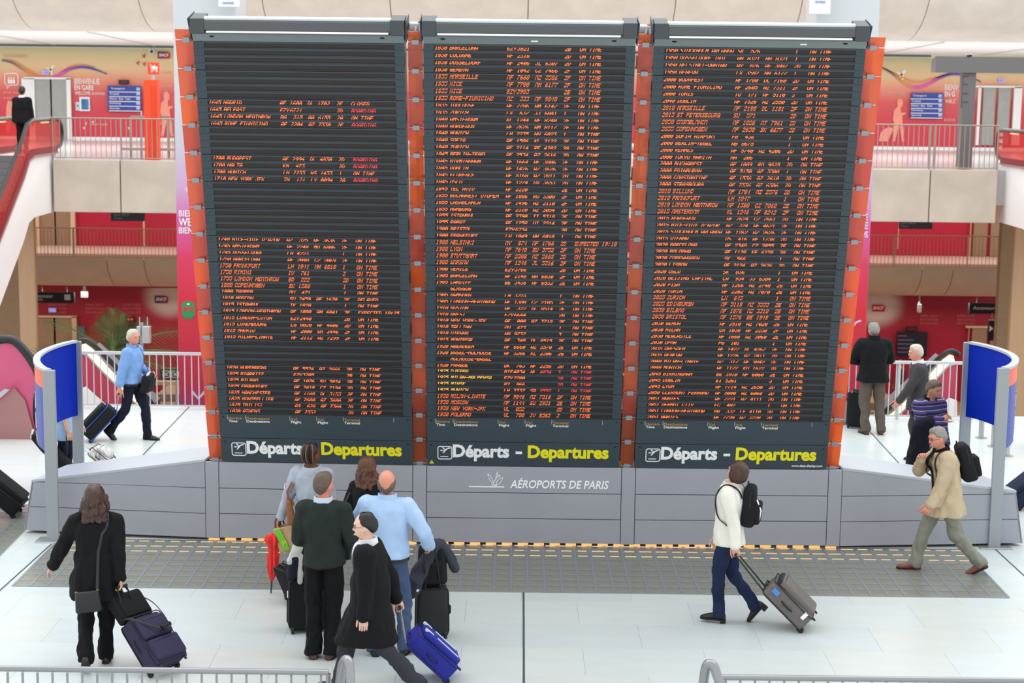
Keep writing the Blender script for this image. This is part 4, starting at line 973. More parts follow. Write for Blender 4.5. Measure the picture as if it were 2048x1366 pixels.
pit_escalator('escalator with a bright lit balustrade descending behind the right guard railing', (1904, 714), None, -1, 31.5)
# big rose escalator end at the left edge, standing on the hall floor
YE = 27.6; t = thing('escalator', 'rose sided escalator ending at the left edge with a thick black handrail', 'escalator', G(60, 880)); O = Vector(t.location)
f = lambda a, b, c: V(a, O.y + .1 + c, b) - O
def pts(l): return [(A(x, y, O.y + .1).x, A(x, y, O.y + .1).z) for x, y in l]
out = [(0, 690), (14, 685), (30, 690), (46, 708), (60, 730), (68, 742), (74, 760), (72, 880), (-60, 880), (-90, 760), (-40, 700)]
MB().prism(pts(out), .06, f).build('balustrade_panel', mat('pink balustrade panel', (205, 84, 122), .25, var=.08, vscale=.8), t)
hp = spline([(-90, 760), (-40, 690), (-10, 681), (10, 679), (28, 683), (46, 700), (62, 722), (74, 744), (78, 770), (74, 800), (74, 835), (80, 862), (86, 876)], 4)
MB().tube([f(*q, .03) for q in pts(hp)], .07, 10).build('handrail', EBLK, t, True)
MB().prism(pts([(-60, 800), (0, 786), (22, 770), (32, 772), (0, 800), (-60, 825)]), .3, lambda a, b, c: f(a, b, -.3 - c * .2)).build('kerb', STEEL, t)
MB().prism(pts([(-60, 826), (0, 802), (30, 774), (52, 800), (74, 880), (-60, 880)]), .04, lambda a, b, c: f(a, b, -.02 - c)).build('skirt', mat('mauve steel skirt', (170, 120, 120), .3, .4), t)
cmb = G(30, 845); MB().obox(G(-60, 868) - O + V(0, 0, .001), G(72, 868) - G(-60, 868), G(-40, 792) - G(-60, 868), V(0, 0, .02)).build('comb_plate', mat('ribbed landing plate', (150, 150, 160), .35, .6), t)
YL_ = mat('yellow edge paint', (214, 184, 60), .5)
MB().obox(G(-50, 838) - O + V(0, 0, .021), G(30, 797) - G(-50, 838), V(.06, .06, 0), V(0, 0, .004)).build('edge_line', YL_, t)
# orange trolley totem, bench, gantry
t = thing('trolley_totem', 'orange trolley totem with white cart sign on the upper gallery', 'totem', A(308, 318, 45.6)); O = -Vector(t.location); ORN = mat('vivid orange enamel', (244, 74, 26), .4)
def P(o): o.parent = t; o.location = O; return o
P(wbox(295, 160, 319, 319, 45.6, .3).build('column', ORN)); P(wbox(297, 125, 319, 149, 45.5, .1).build('sign_plate', ORN)); P(wbox(305, 149, 311, 160, 45.5, .08).build('neck', STEEL))
mb = MB(); f = wfr(308, 145, 45.39, 0); s = 45.4 / FPX
stroke(mb, [(-8 * s, 16 * s), (-6 * s, 15 * s), (-5 * s, 4 * s), (7 * s, 4 * s)], 1.2 * s, f)
for a, b, c, d in ((-4, 6, -1, 13), (-.3, 6, 3, 14), (3.6, 6, 7, 12)): mb.prism([(a * s, b * s), (c * s, b * s), (c * s, d * s), (a * s, d * s)], .004, f)
for a in (-4, 6): mb.prism([((a + 1.4 * math.cos(u)) * s, (2 + 1.4 * math.sin(u)) * s) for u in [PI * q / 4 for q in range(8)]], .004, f)
P(mb.build('trolley_pictogram', PW)); 
mb = MB()
for px in (303, 307.5, 312): wbox(px, 172, px + .5, 317, 45.3, .006, 0, mb)
P(mb.build('column_grooves', mat('dark orange groove', (226, 66, 24), .5)))
t = thing('trolley_rack', 'low steel trolley rack beside the orange totem', 'rack', A(300, 318, 46)); O = -Vector(t.location)
for px in (262, 283, 338): P(wbox(px - 1.2, 234, px + 1.2, 318, 46, .04).build('leg', RB))
P(wbox(248, 296, 352, 300, 46, .25).build('shelf', RB)); P(wbox(282, 222, 284, 240, 46, .04).build('tip', PAINT)); P(wbox(262, 232, 340, 235, 46, .05).build('top_rail', RB))
GAN = mat('mid grey gantry steel', (112, 110, 110), .5, .2)
t = thing('sign_gantry', 'grey T shaped gantry standing on the right upper gallery', 'gantry', A(1928, 332, 46.2)); O = -Vector(t.location)
P(wbox(1911, 140, 1945, 334, 46.2, .4).build('post', GAN)); P(wbox(1862, 116, 2110, 145, 46.2, .5).build('beam', GAN)); mb = MB()
for y in (152, 168, 186, 203): wbox(1925, y, 1936, y + 1.5, 45.8, .02, 0, mb)
wbox(1923, 150, 1924.5, 216, 45.8, .02, 0, mb); P(mb.build('cable_ladder', mat('dark cable', (78, 76, 76), .6))); P(wbox(1862, 112, 2110, 117, 46.1, .3).build('cap_strip', mat('olive cap', (176, 172, 140), .6)))
t = thing('camera_mount', 'small white camera on top of the grey gantry beam', 'camera', A(1936, 112, 46)); O = -Vector(t.location)
P(wbox(1930, 108, 1940, 116, 46, .2).build('body', PAINT)); P(MB().ell(A(1936, 114, 45.75), (.05, .06, .05)).build('lens', BLACK))
# ---- hanging signs and screens over the lower hall
def hang(px0, py0, px1, py1, Y, lb, texts, top):
    t = thing('hanging_sign', lb, 'sign', A((px0 + px1) / 2, py1, Y)); O = -Vector(t.location)
    def P(o): o.parent = t; o.location = O; return o
    P(wbox(px0, py0, px1, py1, Y, .15).build('sign_box', DKSIGN)); mb = MB()
    for u in (.2, .8): wbox(px0 + (px1 - px0) * u - 1, top, px0 + (px1 - px0) * u + 1, py0, Y - .05, .04, 0, mb)
    P(mb.build('hanger', STEEL))
    for s, px, py, cap, w_ in texts: P(wtext(t, s, px, py, cap, w_, mat('sign lettering', (222, 222, 226), .5), Y - .155))
    return t, P
t, P = hang(68, 584, 150, 604, 55.2, 'dark lift sign hanging over the lower hall on the left', [('Ascenseur', 72, 595, 7, 34), ('Lift', 72, 601, 4, 14)], 574)
P(wbox(129, 589, 141, 600, 55.05, .01).build('pictogram_tile', PAINT))
t, P = hang(1936, 606, 2024, 626, 55.2, 'dark lift sign hanging over the lower hall on the right', [('Ascenseur', 1946, 619, 7, 44)], 592)
P(wbox(2006, 610, 2018, 622, 55.05, .01).build('pictogram_tile', PAINT))
t, P = hang(1974, 640, 2022, 680, 54.6, 'square dark sign with a white arrow below the right lift sign', [('Accès', 1988, 657, 9, 26), ('RER', 1988, 671, 6, 20)], 626)
P(MB().prism([(0, -.1), (0, .1), (.12, 0)], .01, wfr(1979, 657, 54.45, .01)).build('arrow', WHITE))
def screen(lb, px0, py0, px1, py1, Y, extra=None):
    t = thing('information_screen', lb, 'screen', A((px0 + px1) / 2, py1, Y)); O = -Vector(t.location)
    def P(o): o.parent = t; o.location = O; return o
    P(wbox(px0, py0, px1, py1, Y, .12).build('casing', mat('navy black casing', (24, 22, 40), .4))); mb = MB()
    for i in range(5):
        y = py0 + (py1 - py0) * (.14 + .17 * i); wbox(px0 + 3, y, px0 + (px1 - px0) * (.35 + .11 * (i * 7 % 5)), y + 2, Y - .12, .008, 0, mb)
    P(mb.build('text_lines', mat('dim screen lettering', (86, 84, 112), .5))); return t, P
screen('dark wall screen behind the palm in the lower left hall', 236, 650, 284, 692, 58.9); screen('dark wall screen in the lower right hall behind the black jacketed man', 1792, 664, 1854, 712, 58.9)
t = thing('led_sign', 'small red lit display above the lower left screen', 'display', A(260, 643, 58.9)); O = -Vector(t.location)
def P(o): o.parent = t; o.location = O; return o
P(wbox(250, 634, 270, 643, 58.9, .12).build('casing', BLACK)); mb = MB(); wbox(255, 637, 259, 640, 58.77, .01, 0, mb); wbox(262, 637, 266, 640, 58.77, .01, 0, mb); P(mb.build('digits', emis('red digits', (255, 60, 40), 1.0)))
t = thing('led_sign', 'small black display above the lower right screen', 'display', A(1822, 660, 58.9)); O = -Vector(t.location)
P(wbox(1812, 653, 1834, 661, 58.9, .12).build('casing', BLACK)); P(wbox(1815, 655, 1831, 659, 58.78, .008).build('screen', mat('dim red display', (90, 30, 30), .3)))
t = thing('lift_indicator', 'glowing violet lift indicator over the lower left lift door', 'indicator', A(105, 622, 58.9)); O = -Vector(t.location)
P(wbox(98, 616, 113, 624, 58.95, .06).build('casing', PAINT)); P(wbox(101, 617.5, 110, 622.5, 58.88, .01).build('lamp', MATS['violet lamp']))
t = thing('notice_board', 'small framed notices on the wall right of the lower left lift', 'notice', A(162, 690, 58.9)); O = -Vector(t.location)
P(wbox(155, 652, 170, 676, 58.9, .05).build('frame', mat('slate frame', (90, 84, 90), .5))); P(wbox(157, 655, 168, 673, 58.84, .01).build('print', mat('dull blue print', (84, 96, 112), .5))); P(wbox(156, 679, 168, 690, 58.9, .05).build('lower_notice', mat('red notice', (186, 52, 56), .5)))
t = thing('ceiling_lamp', 'small square lamp hanging below the beam over the lower left hall', 'lamp', A(170, 594, 56.6)); O = -Vector(t.location)
P(wbox(164, 582, 176, 594, 56.6, .15).build('lamp_box', PAINT)); P(wbox(167, 572, 172, 582, 56.55, .08).build('stem', PAINT))
t = thing('ceiling_lamp', 'slim grey lamp hanging below the beam over the lower right hall', 'lamp', A(1838, 624, 56.6)); O = -Vector(t.location)
P(wbox(1834, 608, 1842, 624, 56.6, .12).build('lamp_box', STEEL)); P(wbox(1837, 590, 1840, 608, 56.55, .06).build('stem', STEEL))
t = thing('luggage_sign', 'dark low sign with two white pictograms seen through the left railing', 'sign', A(343, 760, 52)); O = -Vector(t.location)
P(wbox(322, 736, 361, 758, 52, .1).build('sign_box', DKSIGN))
for px in (326, 344): 
    q = rrect(0, 0, .2, .2, .03); mb = MB(); stroke(mb, q + [q[0]], .02, wfr(px, 755, 51.9, 0)); stroke(mb, [(.05, .05), (.15, .15)], .03, wfr(px, 755, 51.9, 0)); stroke(mb, [(.05, .15), (.15, .05)], .03, wfr(px, 755, 51.9, 0)); P(mb.build('pictogram', WHITE))
P(wbox(327, 758, 331, 806, 52, .06).build('leg', STEEL)); P(wbox(352, 758, 356, 806, 52, .06).build('leg', STEEL))
t = thing('stone_steps', 'tan stone steps on the lower hall floor seen through the left railing', 'steps', A(350, 800, 54)); O = -Vector(t.location)
for i in range(3): 
    a, b = A(300, 800 - i * 16, 54), A(420, 800 - i * 16, 54); P(MB().box(a.x, b.x, 54 + i * .5, 57.5, -5, -5 + .22 * (i + 1)).build('step', mat('tan stone', (160, 132, 108), .8)))
P(wbox(300, 762, 420, 768, 57, .2).build('coping', CONCW))
t = thing('stone_steps', 'tan stone steps on the lower hall floor seen through the right railing', 'steps', A(1760, 830, 54)); O = -Vector(t.location)
for i in range(3):
    a, b = A(1690, 800, 54), A(1810, 800, 54); P(MB().box(a.x, b.x, 54 + i * .5, 57.5, -5, -5 + .22 * (i + 1)).build('step', mat('tan stone', (160, 132, 108), .8)))
# grey equipment boxes on a pole
t = thing('equipment_pole', 'pole with two grey equipment boxes and thin aerials before the palm', 'pole', (A(284, 700, 33).x, 33, -5)); O = -Vector(t.location)
P(wbox(281, 645, 287, 720, 33, .05).build('pole', STEEL)); P(MB().tube([A(284, 715, 33) + V(0, -.02, 0), V(A(284, 700, 33).x, 32.98, -5)], .03, 8).build('lower_pole', STEEL)); P(wbox(276, 652, 283, 670, 33, .12).build('equipment_box', PAINT)); P(wbox(288, 652, 302, 684, 33, .16).build('equipment_box', PAINT))
for px in (279.5, 295): P(wbox(px - .6, 634, px + .6, 653, 32.95, .02).build('aerial', PAINT))
# palm
def palm(px, py, Y):
    c = A(px, py, Y); t = thing('potted_palm', 'large green palm rising from the lower hall behind the left railing', 'palm', (c.x, Y, -5)); r_ = random.Random(4)
    h = c.z + 5; TR = mat('palm trunk bark', (110, 92, 60), .9, var=.2, vscale=12); LF = mat('palm leaf', (98, 120, 66), .6, var=.25, vscale=2)
    prof = []
    for i in range(15): prof += [(.16 + .03 * (i % 2), .55 + (h - .55) * i / 14)]
    MB().lathe(prof, n=12).build('trunk', TR, t, True); MB().lathe([(.35, 0), (.5, .55), (.46, .58), (.4, .5)], n=18).build('planter', PAINT, t)
    specs = [(-165, 2.1, .55, .3), (-178, 3.0, .25, .35), (165, 2.4, 1.0, .15), (110, 1.4, 1.8, .05), (92, 1.5, 1.9, .0), (72, 1.5, 1.8, .1), (40, 1.7, 1.4, .2), (20, 2.6, .9, .3), (-8, 2.7, .45, .4), (-20, 1.6, -.1, .3), (150, 1.8, .6, .3), (60, 1.2, 1.6, .1), (125, 1.4, 1.5, .1), (-140, 1.3, .0, .35), (-60, 1.2, .3, .4), (95, 1.2, 1.2, .5)]
    for az, L, rise, droop in specs:
        dx = math.cos(rad(az)); dy = math.sin(rad(az)) * .6; mb = MB(); pts_ = []
        flat_ = max(.3, 1.15 - .33 * rise)
        for i in range(13):
            s = i / 12; pts_.append(V(dx * L * flat_ * s, dy * L * flat_ * s * (1 if abs(dy) < .5 else .5), h + rise * L * .55 * s * (1.2 - .4 * s) - droop * L * .55 * s * s))
        mb.tube(pts_, [.035 * (1 - .8 * i / 12) for i in range(13)], 5)
        for i in range(2, 26):
            s = i / 26 * 12; j = int(s); p = pts_[j].lerp(pts_[min(j + 1, 12)], s - j); d = (pts_[min(j + 1, 12)] - pts_[j]).normalized(); sd = d.cross(V(0, -1, .2)).normalized()
            ll = .5 * math.sin(PI * (.12 + .85 * i / 26)) ** .7
            for q in (-1, 1):
                tip = p + (sd * q + d * 1.0).normalized() * ll + V(0, r_.uniform(-.15, .0), -.12 * ll); wv = d * .013
                mb.add([p - wv, p + wv, tip, p.lerp(tip, .5) - V(0, .02, 0)], [(0, 1, 2), (0, 3, 2), (1, 3, 2), (0, 1, 3)])
        mb.build('frond', LF, t)
palm(226, 712, 46)
# ---- curved blue direction panels and bollards
BLU = mat('royal blue enamel', (0, 40, 168), .6, spec=.1); ORP = mat('orange enamel', (240, 98, 58), .45); BLU2 = mat('indigo enamel', (44, 62, 160), .45)
def curved_sign(label, fb, bb, fx, bx, top_f, top_b, bot_f, bot_b, bulge, side):
    """fb/bb = pixel of front/back post foot on the floor; panel bulges sideways"""
    F, B = G(*fb), bb
    t = thing('direction_panel', label, 'sign', (F + B) / 2); O = -Vector(t.location)
    def P(o): o.parent = t; o.location = O; return o
    zf = A(fx, top_f, F.y).z; zb_ = zf
    for p in (F, B):
        P(MB().rbox(p.x - .075, p.x + .075, p.y - .025, p.y + .025, 0, zf + .0, .006, 1).build('post', mat('satin grey steel post', (160, 164, 168), .4, .4)))
        P(MB().rbox(p.x - .2, p.x + .2, p.y - .13, p.y + .13, 0, .015, .003, 1).build('foot_plate', STEEL))
    z1 = zf - .02; z0 = zf - 1.02; n_ = 20; C0 = []
    for i in range(n_ + 1):
        s = i / n_; a = F.lerp(B, s); k = math.sin(PI * s) ** .75 * bulge; C0.append(V(a.x + side * k, a.y, 0))
    def offs(d): 
        out = []
        for i in range(n_ + 1):
            tg = C0[min(i + 1, n_)] - C0[max(i - 1, 0)]; nn = V(tg.y, -tg.x, 0).normalized() * side; out.append(C0[i] + nn * d)
        return out
    inn, outr, mid = offs(-.02), offs(.03), offs(.034)
    mb = MB(); mb.loft([[a + V(0, 0, z0), b + V(0, 0, z0), b + V(0, 0, z1), a + V(0, 0, z1)] for a, b in zip(inn, outr)])
    P(mb.build('panel', BLU, smooth=True))
    def skin(zz0, zz1, m, nm, d0=.031, d1=.036):
        a_, b_ = offs(d0), offs(d1); mb = MB(); mb.loft([[a + V(0, 0, zz0), b + V(0, 0, zz0), b + V(0, 0, zz1), a + V(0, 0, zz1)] for a, b in zip(a_, b_)]); return P(mb.build(nm, m, smooth=True))
    skin(z1 - .22, z1, ORP, 'orange_band'); skin(z0, z1 - .22, BLU2, 'outer_skin')
    a_, b_ = offs(-.035), offs(.05); mb = MB(); mb.loft([[a + V(0, 0, z1), b + V(0, 0, z1), b + V(0, 0, z1 + .03), a + V(0, 0, z1 + .03)] for a, b in zip(a_, b_)]); P(mb.build('top_rim', PTOP, smooth=True))
    # white pictograms on the outer skin
    c_ = offs(.037); mb = MB()
    for i, (za, zb2) in ((5, (z0 + .42, z0 + .62)), (5, (z0 + .16, z0 + .34))):
        p, q = c_[i], c_[i + 2]; d = q - p; nn = V(0, 0, 0)
        for w0, w1, h0, h1 in ((0, 1, 0, .08), (0, 1, .92, 1), (0, .15, 0, 1), (.85, 1, 0, 1)): 
            hh = zb2 - za; mb.obox(p + d * w0 + V(0, 0, za + hh * h0), d * (w1 - w0), V(side * .004, 0, 0), V(0, 0, hh * (h1 - h0)))
    P(mb.build('pictogram_frame', WHITE)); p, q = c_[4], c_[7]; P(MB().obox(p + V(0, 0, z0 + .04), (q - p), V(side * .004, 0, 0), V(0, 0, .05)).build('yellow_print', YELLOW))
Bl = A(152, 700, 23.3); Bl.z = 0; Br = A(1938, 700, 23.3); Br.z = 0
curved_sign('curved blue sign panel on two grey posts by the left end of the plinth', (107, 1081), Bl, 92, 140, 740, 685, 0, 0, .30, -1)
curved_sign('curved blue sign panel on two grey posts by the right end of the plinth', (1988, 1094), Br, 2010, 1941, 736, 702, 0, 0, .33, 1)
for px, py, lb in ((1962, 876, 'short grey bollard nearest the right guard railing'), (1987, 893, 'short grey bollard between two others behind the right blue panel'), (2013, 912, 'short grey bollard closest to the right edge behind the blue panel')):
    t = thing('bollard', lb, 'bollard', G(px, py), group='bollards'); MB().lathe([(.045, .012), (.045, .60), (.035, .62), (0.001, .62)], n=14).build('tube', STEEL, t, True); MB().lathe([(.1, 0), (.1, .012), (.001, .012)], n=16).build('foot_plate', STEEL, t)
# ================================================================== PEOPLE
from mathutils.bvhtree import BVHTree
def snap(J, pts, off=.01, k=5):
    out = []
    for p in spline([tuple(q) for q in pts], k):
        c, n_, i, d = J['bvh'].find_nearest(Vector(p)); out.append(c + n_ * off)
    for _ in range(2): out = [out[0]] + [(out[i - 1] + out[i] * 2 + out[i + 1]) / 4 for i in range(1, len(out) - 1)] + [out[-1]]
    return out
def remesh(mb, voxel, smooth=3, noise_amp=0.0, noise_scale=7.0, seed=0, fac=.5, ztop=None):
    me = mb.mesh('tmp', []); o = bpy.data.objects.new('tmp', me); COL.objects.link(o)
    m = o.modifiers.new('r', 'REMESH'); m.mode = 'VOXEL'; m.voxel_size = voxel
    if smooth:
        m2 = o.modifiers.new('s', 'SMOOTH'); m2.iterations = smooth; m2.factor = fac
    for other in []: pass
    dg = bpy.context.evaluated_depsgraph_get(); r = bpy.data.meshes.new_from_object(o.evaluated_get(dg))
    bpy.data.objects.remove(o); bpy.data.meshes.remove(me)
    if noise_amp:
        n = len(r.vertices); co = np.empty(n * 3); r.vertices.foreach_get('co', co); co = co.reshape(-1, 3)
        no = np.empty(n * 3); r.vertices.foreach_get('normal', no); no = no.reshape(-1, 3)
        off = np.array([noise.noise(Vector((c[0] * noise_scale + seed, c[1] * noise_scale, c[2] * noise_scale * .6))) + .5 * noise.noise(Vector((c[0] * noise_scale * 2.3, c[1] * noise_scale * 2.3 + seed, c[2] * noise_scale * 1.2))) for c in co])
        off = (off + .3) * noise_amp
        if ztop is not None: off = off * np.clip((ztop - co[:, 2]) / .18, 0, 1)
        co += no * off[:, None]; r.vertices.foreach_set('co', co.ravel()); r.update()
    return r
def me_add(r, mb):
    """append loose islands (hands, eyes ...) of mb to a mesh, return a new MB-like pair"""
    vs = [v.co.copy() for v in r.vertices]; fs = [list(p.vertices) for p in r.polygons]; mi = [p.material_index for p in r.polygons]
    out = MB(); out.v = vs; out.f = fs; out.m = mi; o = len(vs); out.v += mb.v
    out.f += [[i + o for i in f] for f in mb.f]; out.m += mb.m; return out
def link_smooth(name, me, mats, parent, label=None):
    for m in (mats if isinstance(mats, (list, tuple)) else [mats]): me.materials.append(m)
    me.shade_smooth(); me.name = name; return link(name, me, parent, None, label)
def ik(a, t, l1, l2, pole):
    d = t - a; L = min(d.length, (l1 + l2) * .998); d.normalize(); x = (l1 * l1 - l2 * l2 + L * L) / (2 * L); h = math.sqrt(max(l1 * l1 - x * x, 0))
    p = (pole - d * pole.dot(d)); p = p.normalized() if p.length > 1e-5 else d.orthogonal().normalized()
    return a + d * x + p * h, a + d * L
def head_pt(th, ph, k=0.0):
    """head surface, local metres: x forward, y left, z up, origin mid-head; k = outward offset"""
    z = .118 * math.sin(ph); c = math.cos(ph); ct, st = math.cos(th), math.sin(th)
    low = smoothstep(.0, -.118, z)
    w_ = .077 * c ** .75 * (1 - .14 * low); df = .096 * c ** .7 * (1 - .04 * low); db = .102 * c ** .75 * (1 - .35 * low)
    x = ct * (df if ct > 0 else db); y = st * w_
    if ct > 0: x += .012 * low * ct ** 3 * c
    p = V(x, y, z); n_ = V(ct, st, math.sin(ph) * 1.0).normalized(); return p + n_ * k
SKIN = {}
def skin_mat(kind):
    c = {'fair': (226, 170, 146), 'pale': (236, 190, 168), 'tan': (196, 138, 108), 'brown': (112, 70, 50), 'ruddy': (222, 150, 124)}[kind]
    return mat('%s skin' % kind, c, .5, var=.05, vscale=9, spec=.35)
EYE = mat('dark eye', (30, 24, 22), .3); 
def hairline(th, style):
    a = abs(math.degrees(math.atan2(math.sin(th), math.cos(th))))
    tab = {'short': [(0, .07), (50, .062), (75, .02), (100, -.015), (125, -.06), (180, -.1)],
           'receding': [(0, .125), (35, .11), (60, .075), (80, .015), (105, -.015), (130, -.05), (180, -.08)],
           'long': [(0, .068), (40, .06), (65, .01), (85, -.05), (110, -.1), (180, -.11)],
           'bob': [(0, .07), (40, .05), (60, -.0), (80, -.07), (110, -.1), (180, -.105)],
           'crop': [(0, .075), (50, .068), (75, .03), (100, -.01), (125, -.055), (180, -.09)]}[style]
    for (a0, z0), (a1, z1) in zip(tab[:-1], tab[1:]):
        if a0 <= a <= a1: return z0 + (z1 - z0) * (a - a0) / (a1 - a0)
    return tab[-1][1]
def hair_shell(style, thick, seed, lump=.006):
    nt, npz = 40, 26; mb = MB(); idx = {}; base = 'short' if style == 'bald' else style
    for j in range(npz + 1):
        ph = -PI / 2 * .98 + PI * .98 * j / npz + .01
        for i in range(nt):
            th = 2 * PI * i / nt; z = .118 * math.sin(ph); m = z - hairline(th, base)
            if style == 'bald': m = min(m, .04 - .05 * smoothstep(125, 180, abs(math.degrees(math.atan2(math.sin(th), math.cos(th))))) - z)
            k = (thick * smoothstep(-.002, .03, m) + lump * noise.noise(Vector((math.cos(th) * 4 + seed, math.sin(th) * 4, z * 22)))) if m > 0 else -.006
            idx[(i, j)] = (len(mb.v), m); mb.v.append(head_pt(th, ph, k))
    for j in range(npz):
        for i in range(nt):
            q = [(i, j), ((i + 1) % nt, j), ((i + 1) % nt, j + 1), (i, j + 1)]
            if max(idx[a][1] for a in q) > 0: mb.f.append([idx[a][0] for a in q]); mb.m.append(0)
    if idx[(0, npz)][1] > 0: mb.f.append([idx[(i, npz)][0] for i in range(nt)]); mb.m.append(0)
    return mb
def person(label, loc, yaw, h=1.75, wd=1.0, lean=4, pelvis=(0, 0), drop=0.0, feet=None, hands=None, head=(0, 0, 0), skin='fair', top=None, coat=None, trousers=None, shoes=None, hair=None, hair_m=None,
           twist=0, voxel=.012, belly=0.0, collar=None, glasses=False, curl=(60, 60), leg_r=1.0, fingers=True, shoe_h=0.0, elbow=None, grp=None, nofeet=False, extra=None):
    s = h / 1.75; sd = abs(hash(label)) % 97 if False else sum(map(ord, label)) % 97
    root = thing('person', label, 'person', loc, rad(yaw)); S = lambda *a: V(*a) * s; X, Y, Z = V(1, 0, 0), V(0, 1, 0), V(0, 0, 1)
    feet = feet or {'L': (.05, .1, 0, 8), 'R': (.05, -.1, 0, -8)}
    sh_, th_ = .43 * s, .44 * s; ank = {}; ft = {}
    for k, (bx, by, pit, out) in feet.items():
        fd = V(math.cos(rad(out)), math.sin(rad(out)), 0); ca, sa = math.cos(rad(pit)), math.sin(rad(pit))
        if pit >= 0: ball = S(bx, by, .02); a = ball + fd * (-.13 * s * ca + .065 * s * sa) + Z * (.13 * s * sa + .065 * s * ca)
        else: heel = S(bx - .17, by, .0); a = heel + fd * (.05 * s * ca - .08 * s * sa * 0) + Z * (.085 * s * ca); ball = heel + fd * (.18 * s * ca) - Z * (.18 * s * sa) + Z * .02 * s
        a += Z * shoe_h; ank[k] = a; ft[k] = (fd, rad(pit), a)
    hz = 10
    for k, sg in (('L', 1), ('R', -1)):
        a = ank[k]; dx = a.x - pelvis[0] * s; dy = a.y - (pelvis[1] * s + sg * .088 * s); hz = min(hz, a.z + math.sqrt(max(.1, ((sh_ + th_) * .992) ** 2 - dx * dx - dy * dy)))
    hz -= drop * s
    pel = V(pelvis[0] * s, pelvis[1] * s, hz + .02 * s); hip = {k: pel + Y * sg * .088 * s - Z * .02 * s for k, sg in (('L', 1), ('R', -1))}
    knee = {}
    for k in 'LR':
        knee[k], ank[k] = ik(hip[k], ank[k], th_, sh_, ft[k][0] + V(0.2, 0, 0))
    # spine
    def updir(f): a = rad(lean * f); return V(math.sin(a), 0, math.cos(a))
    pts = [pel]; fr = [.35, .7, 1, 1.1, 1.1]; ln = [.13, .21, .12, .085, .05]
    for f_, l_ in zip(fr, ln): pts.append(pts[-1] + updir(f_) * l_ * s)
    waist, chest, shl, nb, _n2 = pts[1], pts[2], pts[3], pts[4], pts[5]
    tw = Matrix.Rotation(rad(twist), 3, 'Z'); 
    def ring_at(p, f_, hw, hd, t=0, fx=0, n=24):
        u = updir(f_); fwd = V(u.z, 0, -u.x); R_ = Matrix.Rotation(rad(twist * t), 3, 'Z'); a = R_ @ Y * hw * s; b = R_ @ fwd * hd * s; out = []
        for i in range(n):
            q = 2 * PI * i / n; c_, s_2 = math.cos(q), math.sin(q); e_ = .85
            out.append(p + a * math.copysign(abs(c_) ** e_, c_) + b * math.copysign(abs(s_2) ** e_, s_2) + fwd * fx * s)
        return out
    def torso(g, lo=None, bx=0.0):
        r = [ring_at(pel - Z * .12 * s, .2, .12 * wd + g, .10 + g), ring_at(pel - Z * .05 * s, .2, .165 * wd + g, .118 + g, .0, -.01), ring_at(pel + Z * .02 * s, .2, .168 * wd + g, .115 + g + belly * .3), ring_at(waist, .35, .148 * wd + g + bx, .105 + g + belly + bx, .3, belly * .5),
             ring_at(waist.lerp(chest, .55), .6, .158 * wd + g + bx * .6, .115 + g + belly * .6, .6, belly * .3), ring_at(chest, .8, .172 * wd + g, .118 + g, .9), ring_at(chest.lerp(shl, .6), 1, .175 * wd + g, .108 + g, 1), ring_at(shl, 1, .148 * wd + g, .085 + g, 1, -.005), ring_at(shl.lerp(nb, .5), 1, .105 + g, .07 + g, 1, .0), ring_at(nb, 1.1, .055 + g, .056 + g, 1, .005)]
        return r
    shd = {k: shl + tw @ (Y * sg * .178 * wd * s) - updir(1) * .024 * s for k, sg in (('L', 1), ('R', -1))}
    ua, fa = .29 * s, .255 * s; elb = {}; wri = {}; hdir = {}
    for k, sg in (('L', 1), ('R', -1)):
        hp = (hands or {}).get(k) or (.06, sg * .27, .80); wt = V(*hp) * s
        pole = V(*(elbow or {}).get(k, (-1, sg * .5, -.15)))
        elb[k], wri[k] = ik(shd[k], wt, ua, fa, pole); hdir[k] = (wri[k] - elb[k]).normalized()
    # head frame
    ntop = nb - updir(1.3) * .008 * s; hp_, hy_, hr_ = head
    Hm = Matrix.Rotation(rad(twist + hy_), 3, 'Z') @ Matrix.Rotation(rad(lean * .6 + hp_), 3, 'Y') @ Matrix.Rotation(rad(hr_), 3, 'X')
    hc = ntop + Hm @ S(.018, 0, .125); HP = lambda p: hc + Hm @ (Vector(p) * s)
    sk = skin_mat(skin)
    # --- body: one continuous surface
    mb = MB(); mb.loft(torso(-.006)); 
    for k in 'LR':
        mb.cap(hip[k], knee[k], .074 * s, .046 * s).cap(knee[k], ank[k], .045 * s, .032 * s); fd, pt, _a = ft[k]
        R_ = Matrix.Rotation(-pt, 3, fd.cross(Z)); mb.cap(ank[k] - Z * 0, ank[k] + R_ @ (fd * .1 * s - Z * .055 * s), .03 * s, .02 * s)
        mb.cap(shd[k], elb[k], .052 * s, .04 * s).cap(elb[k], wri[k], .04 * s, .027 * s); mb.cap(shl - updir(1) * .01 * s, shd[k], .06 * s, .055 * s)
    mb.cap(nb - updir(1) * .03 * s, hc - Hm @ S(.0, 0, .04), .056 * s, .052 * s)
    hv = MB(); rings = []
    for j in range(1, 18):
        ph = -PI / 2 + PI * j / 18; rings.append([HP(head_pt(2 * PI * i / 24, ph)) for i in range(24)])
    mb.loft(rings); mb.cap(HP((.088, 0, .012)), HP((.108, 0, -.022)), .009 * s, .013 * s, 8); mb.ell(HP((.098, 0, -.068)), (.012 * s, .022 * s, .008 * s), M=Hm); mb.ell(HP((.088, 0, .034)), (.014 * s, .05 * s, .01 * s), M=Hm)
    for sg in (1, -1): mb.ell(HP((-.005, sg * .08, -.008)), (.02 * s, .009 * s, .032 * s), M=Hm)
    bod = remesh(mb, min(voxel, .011), 2)
    ex = MB()
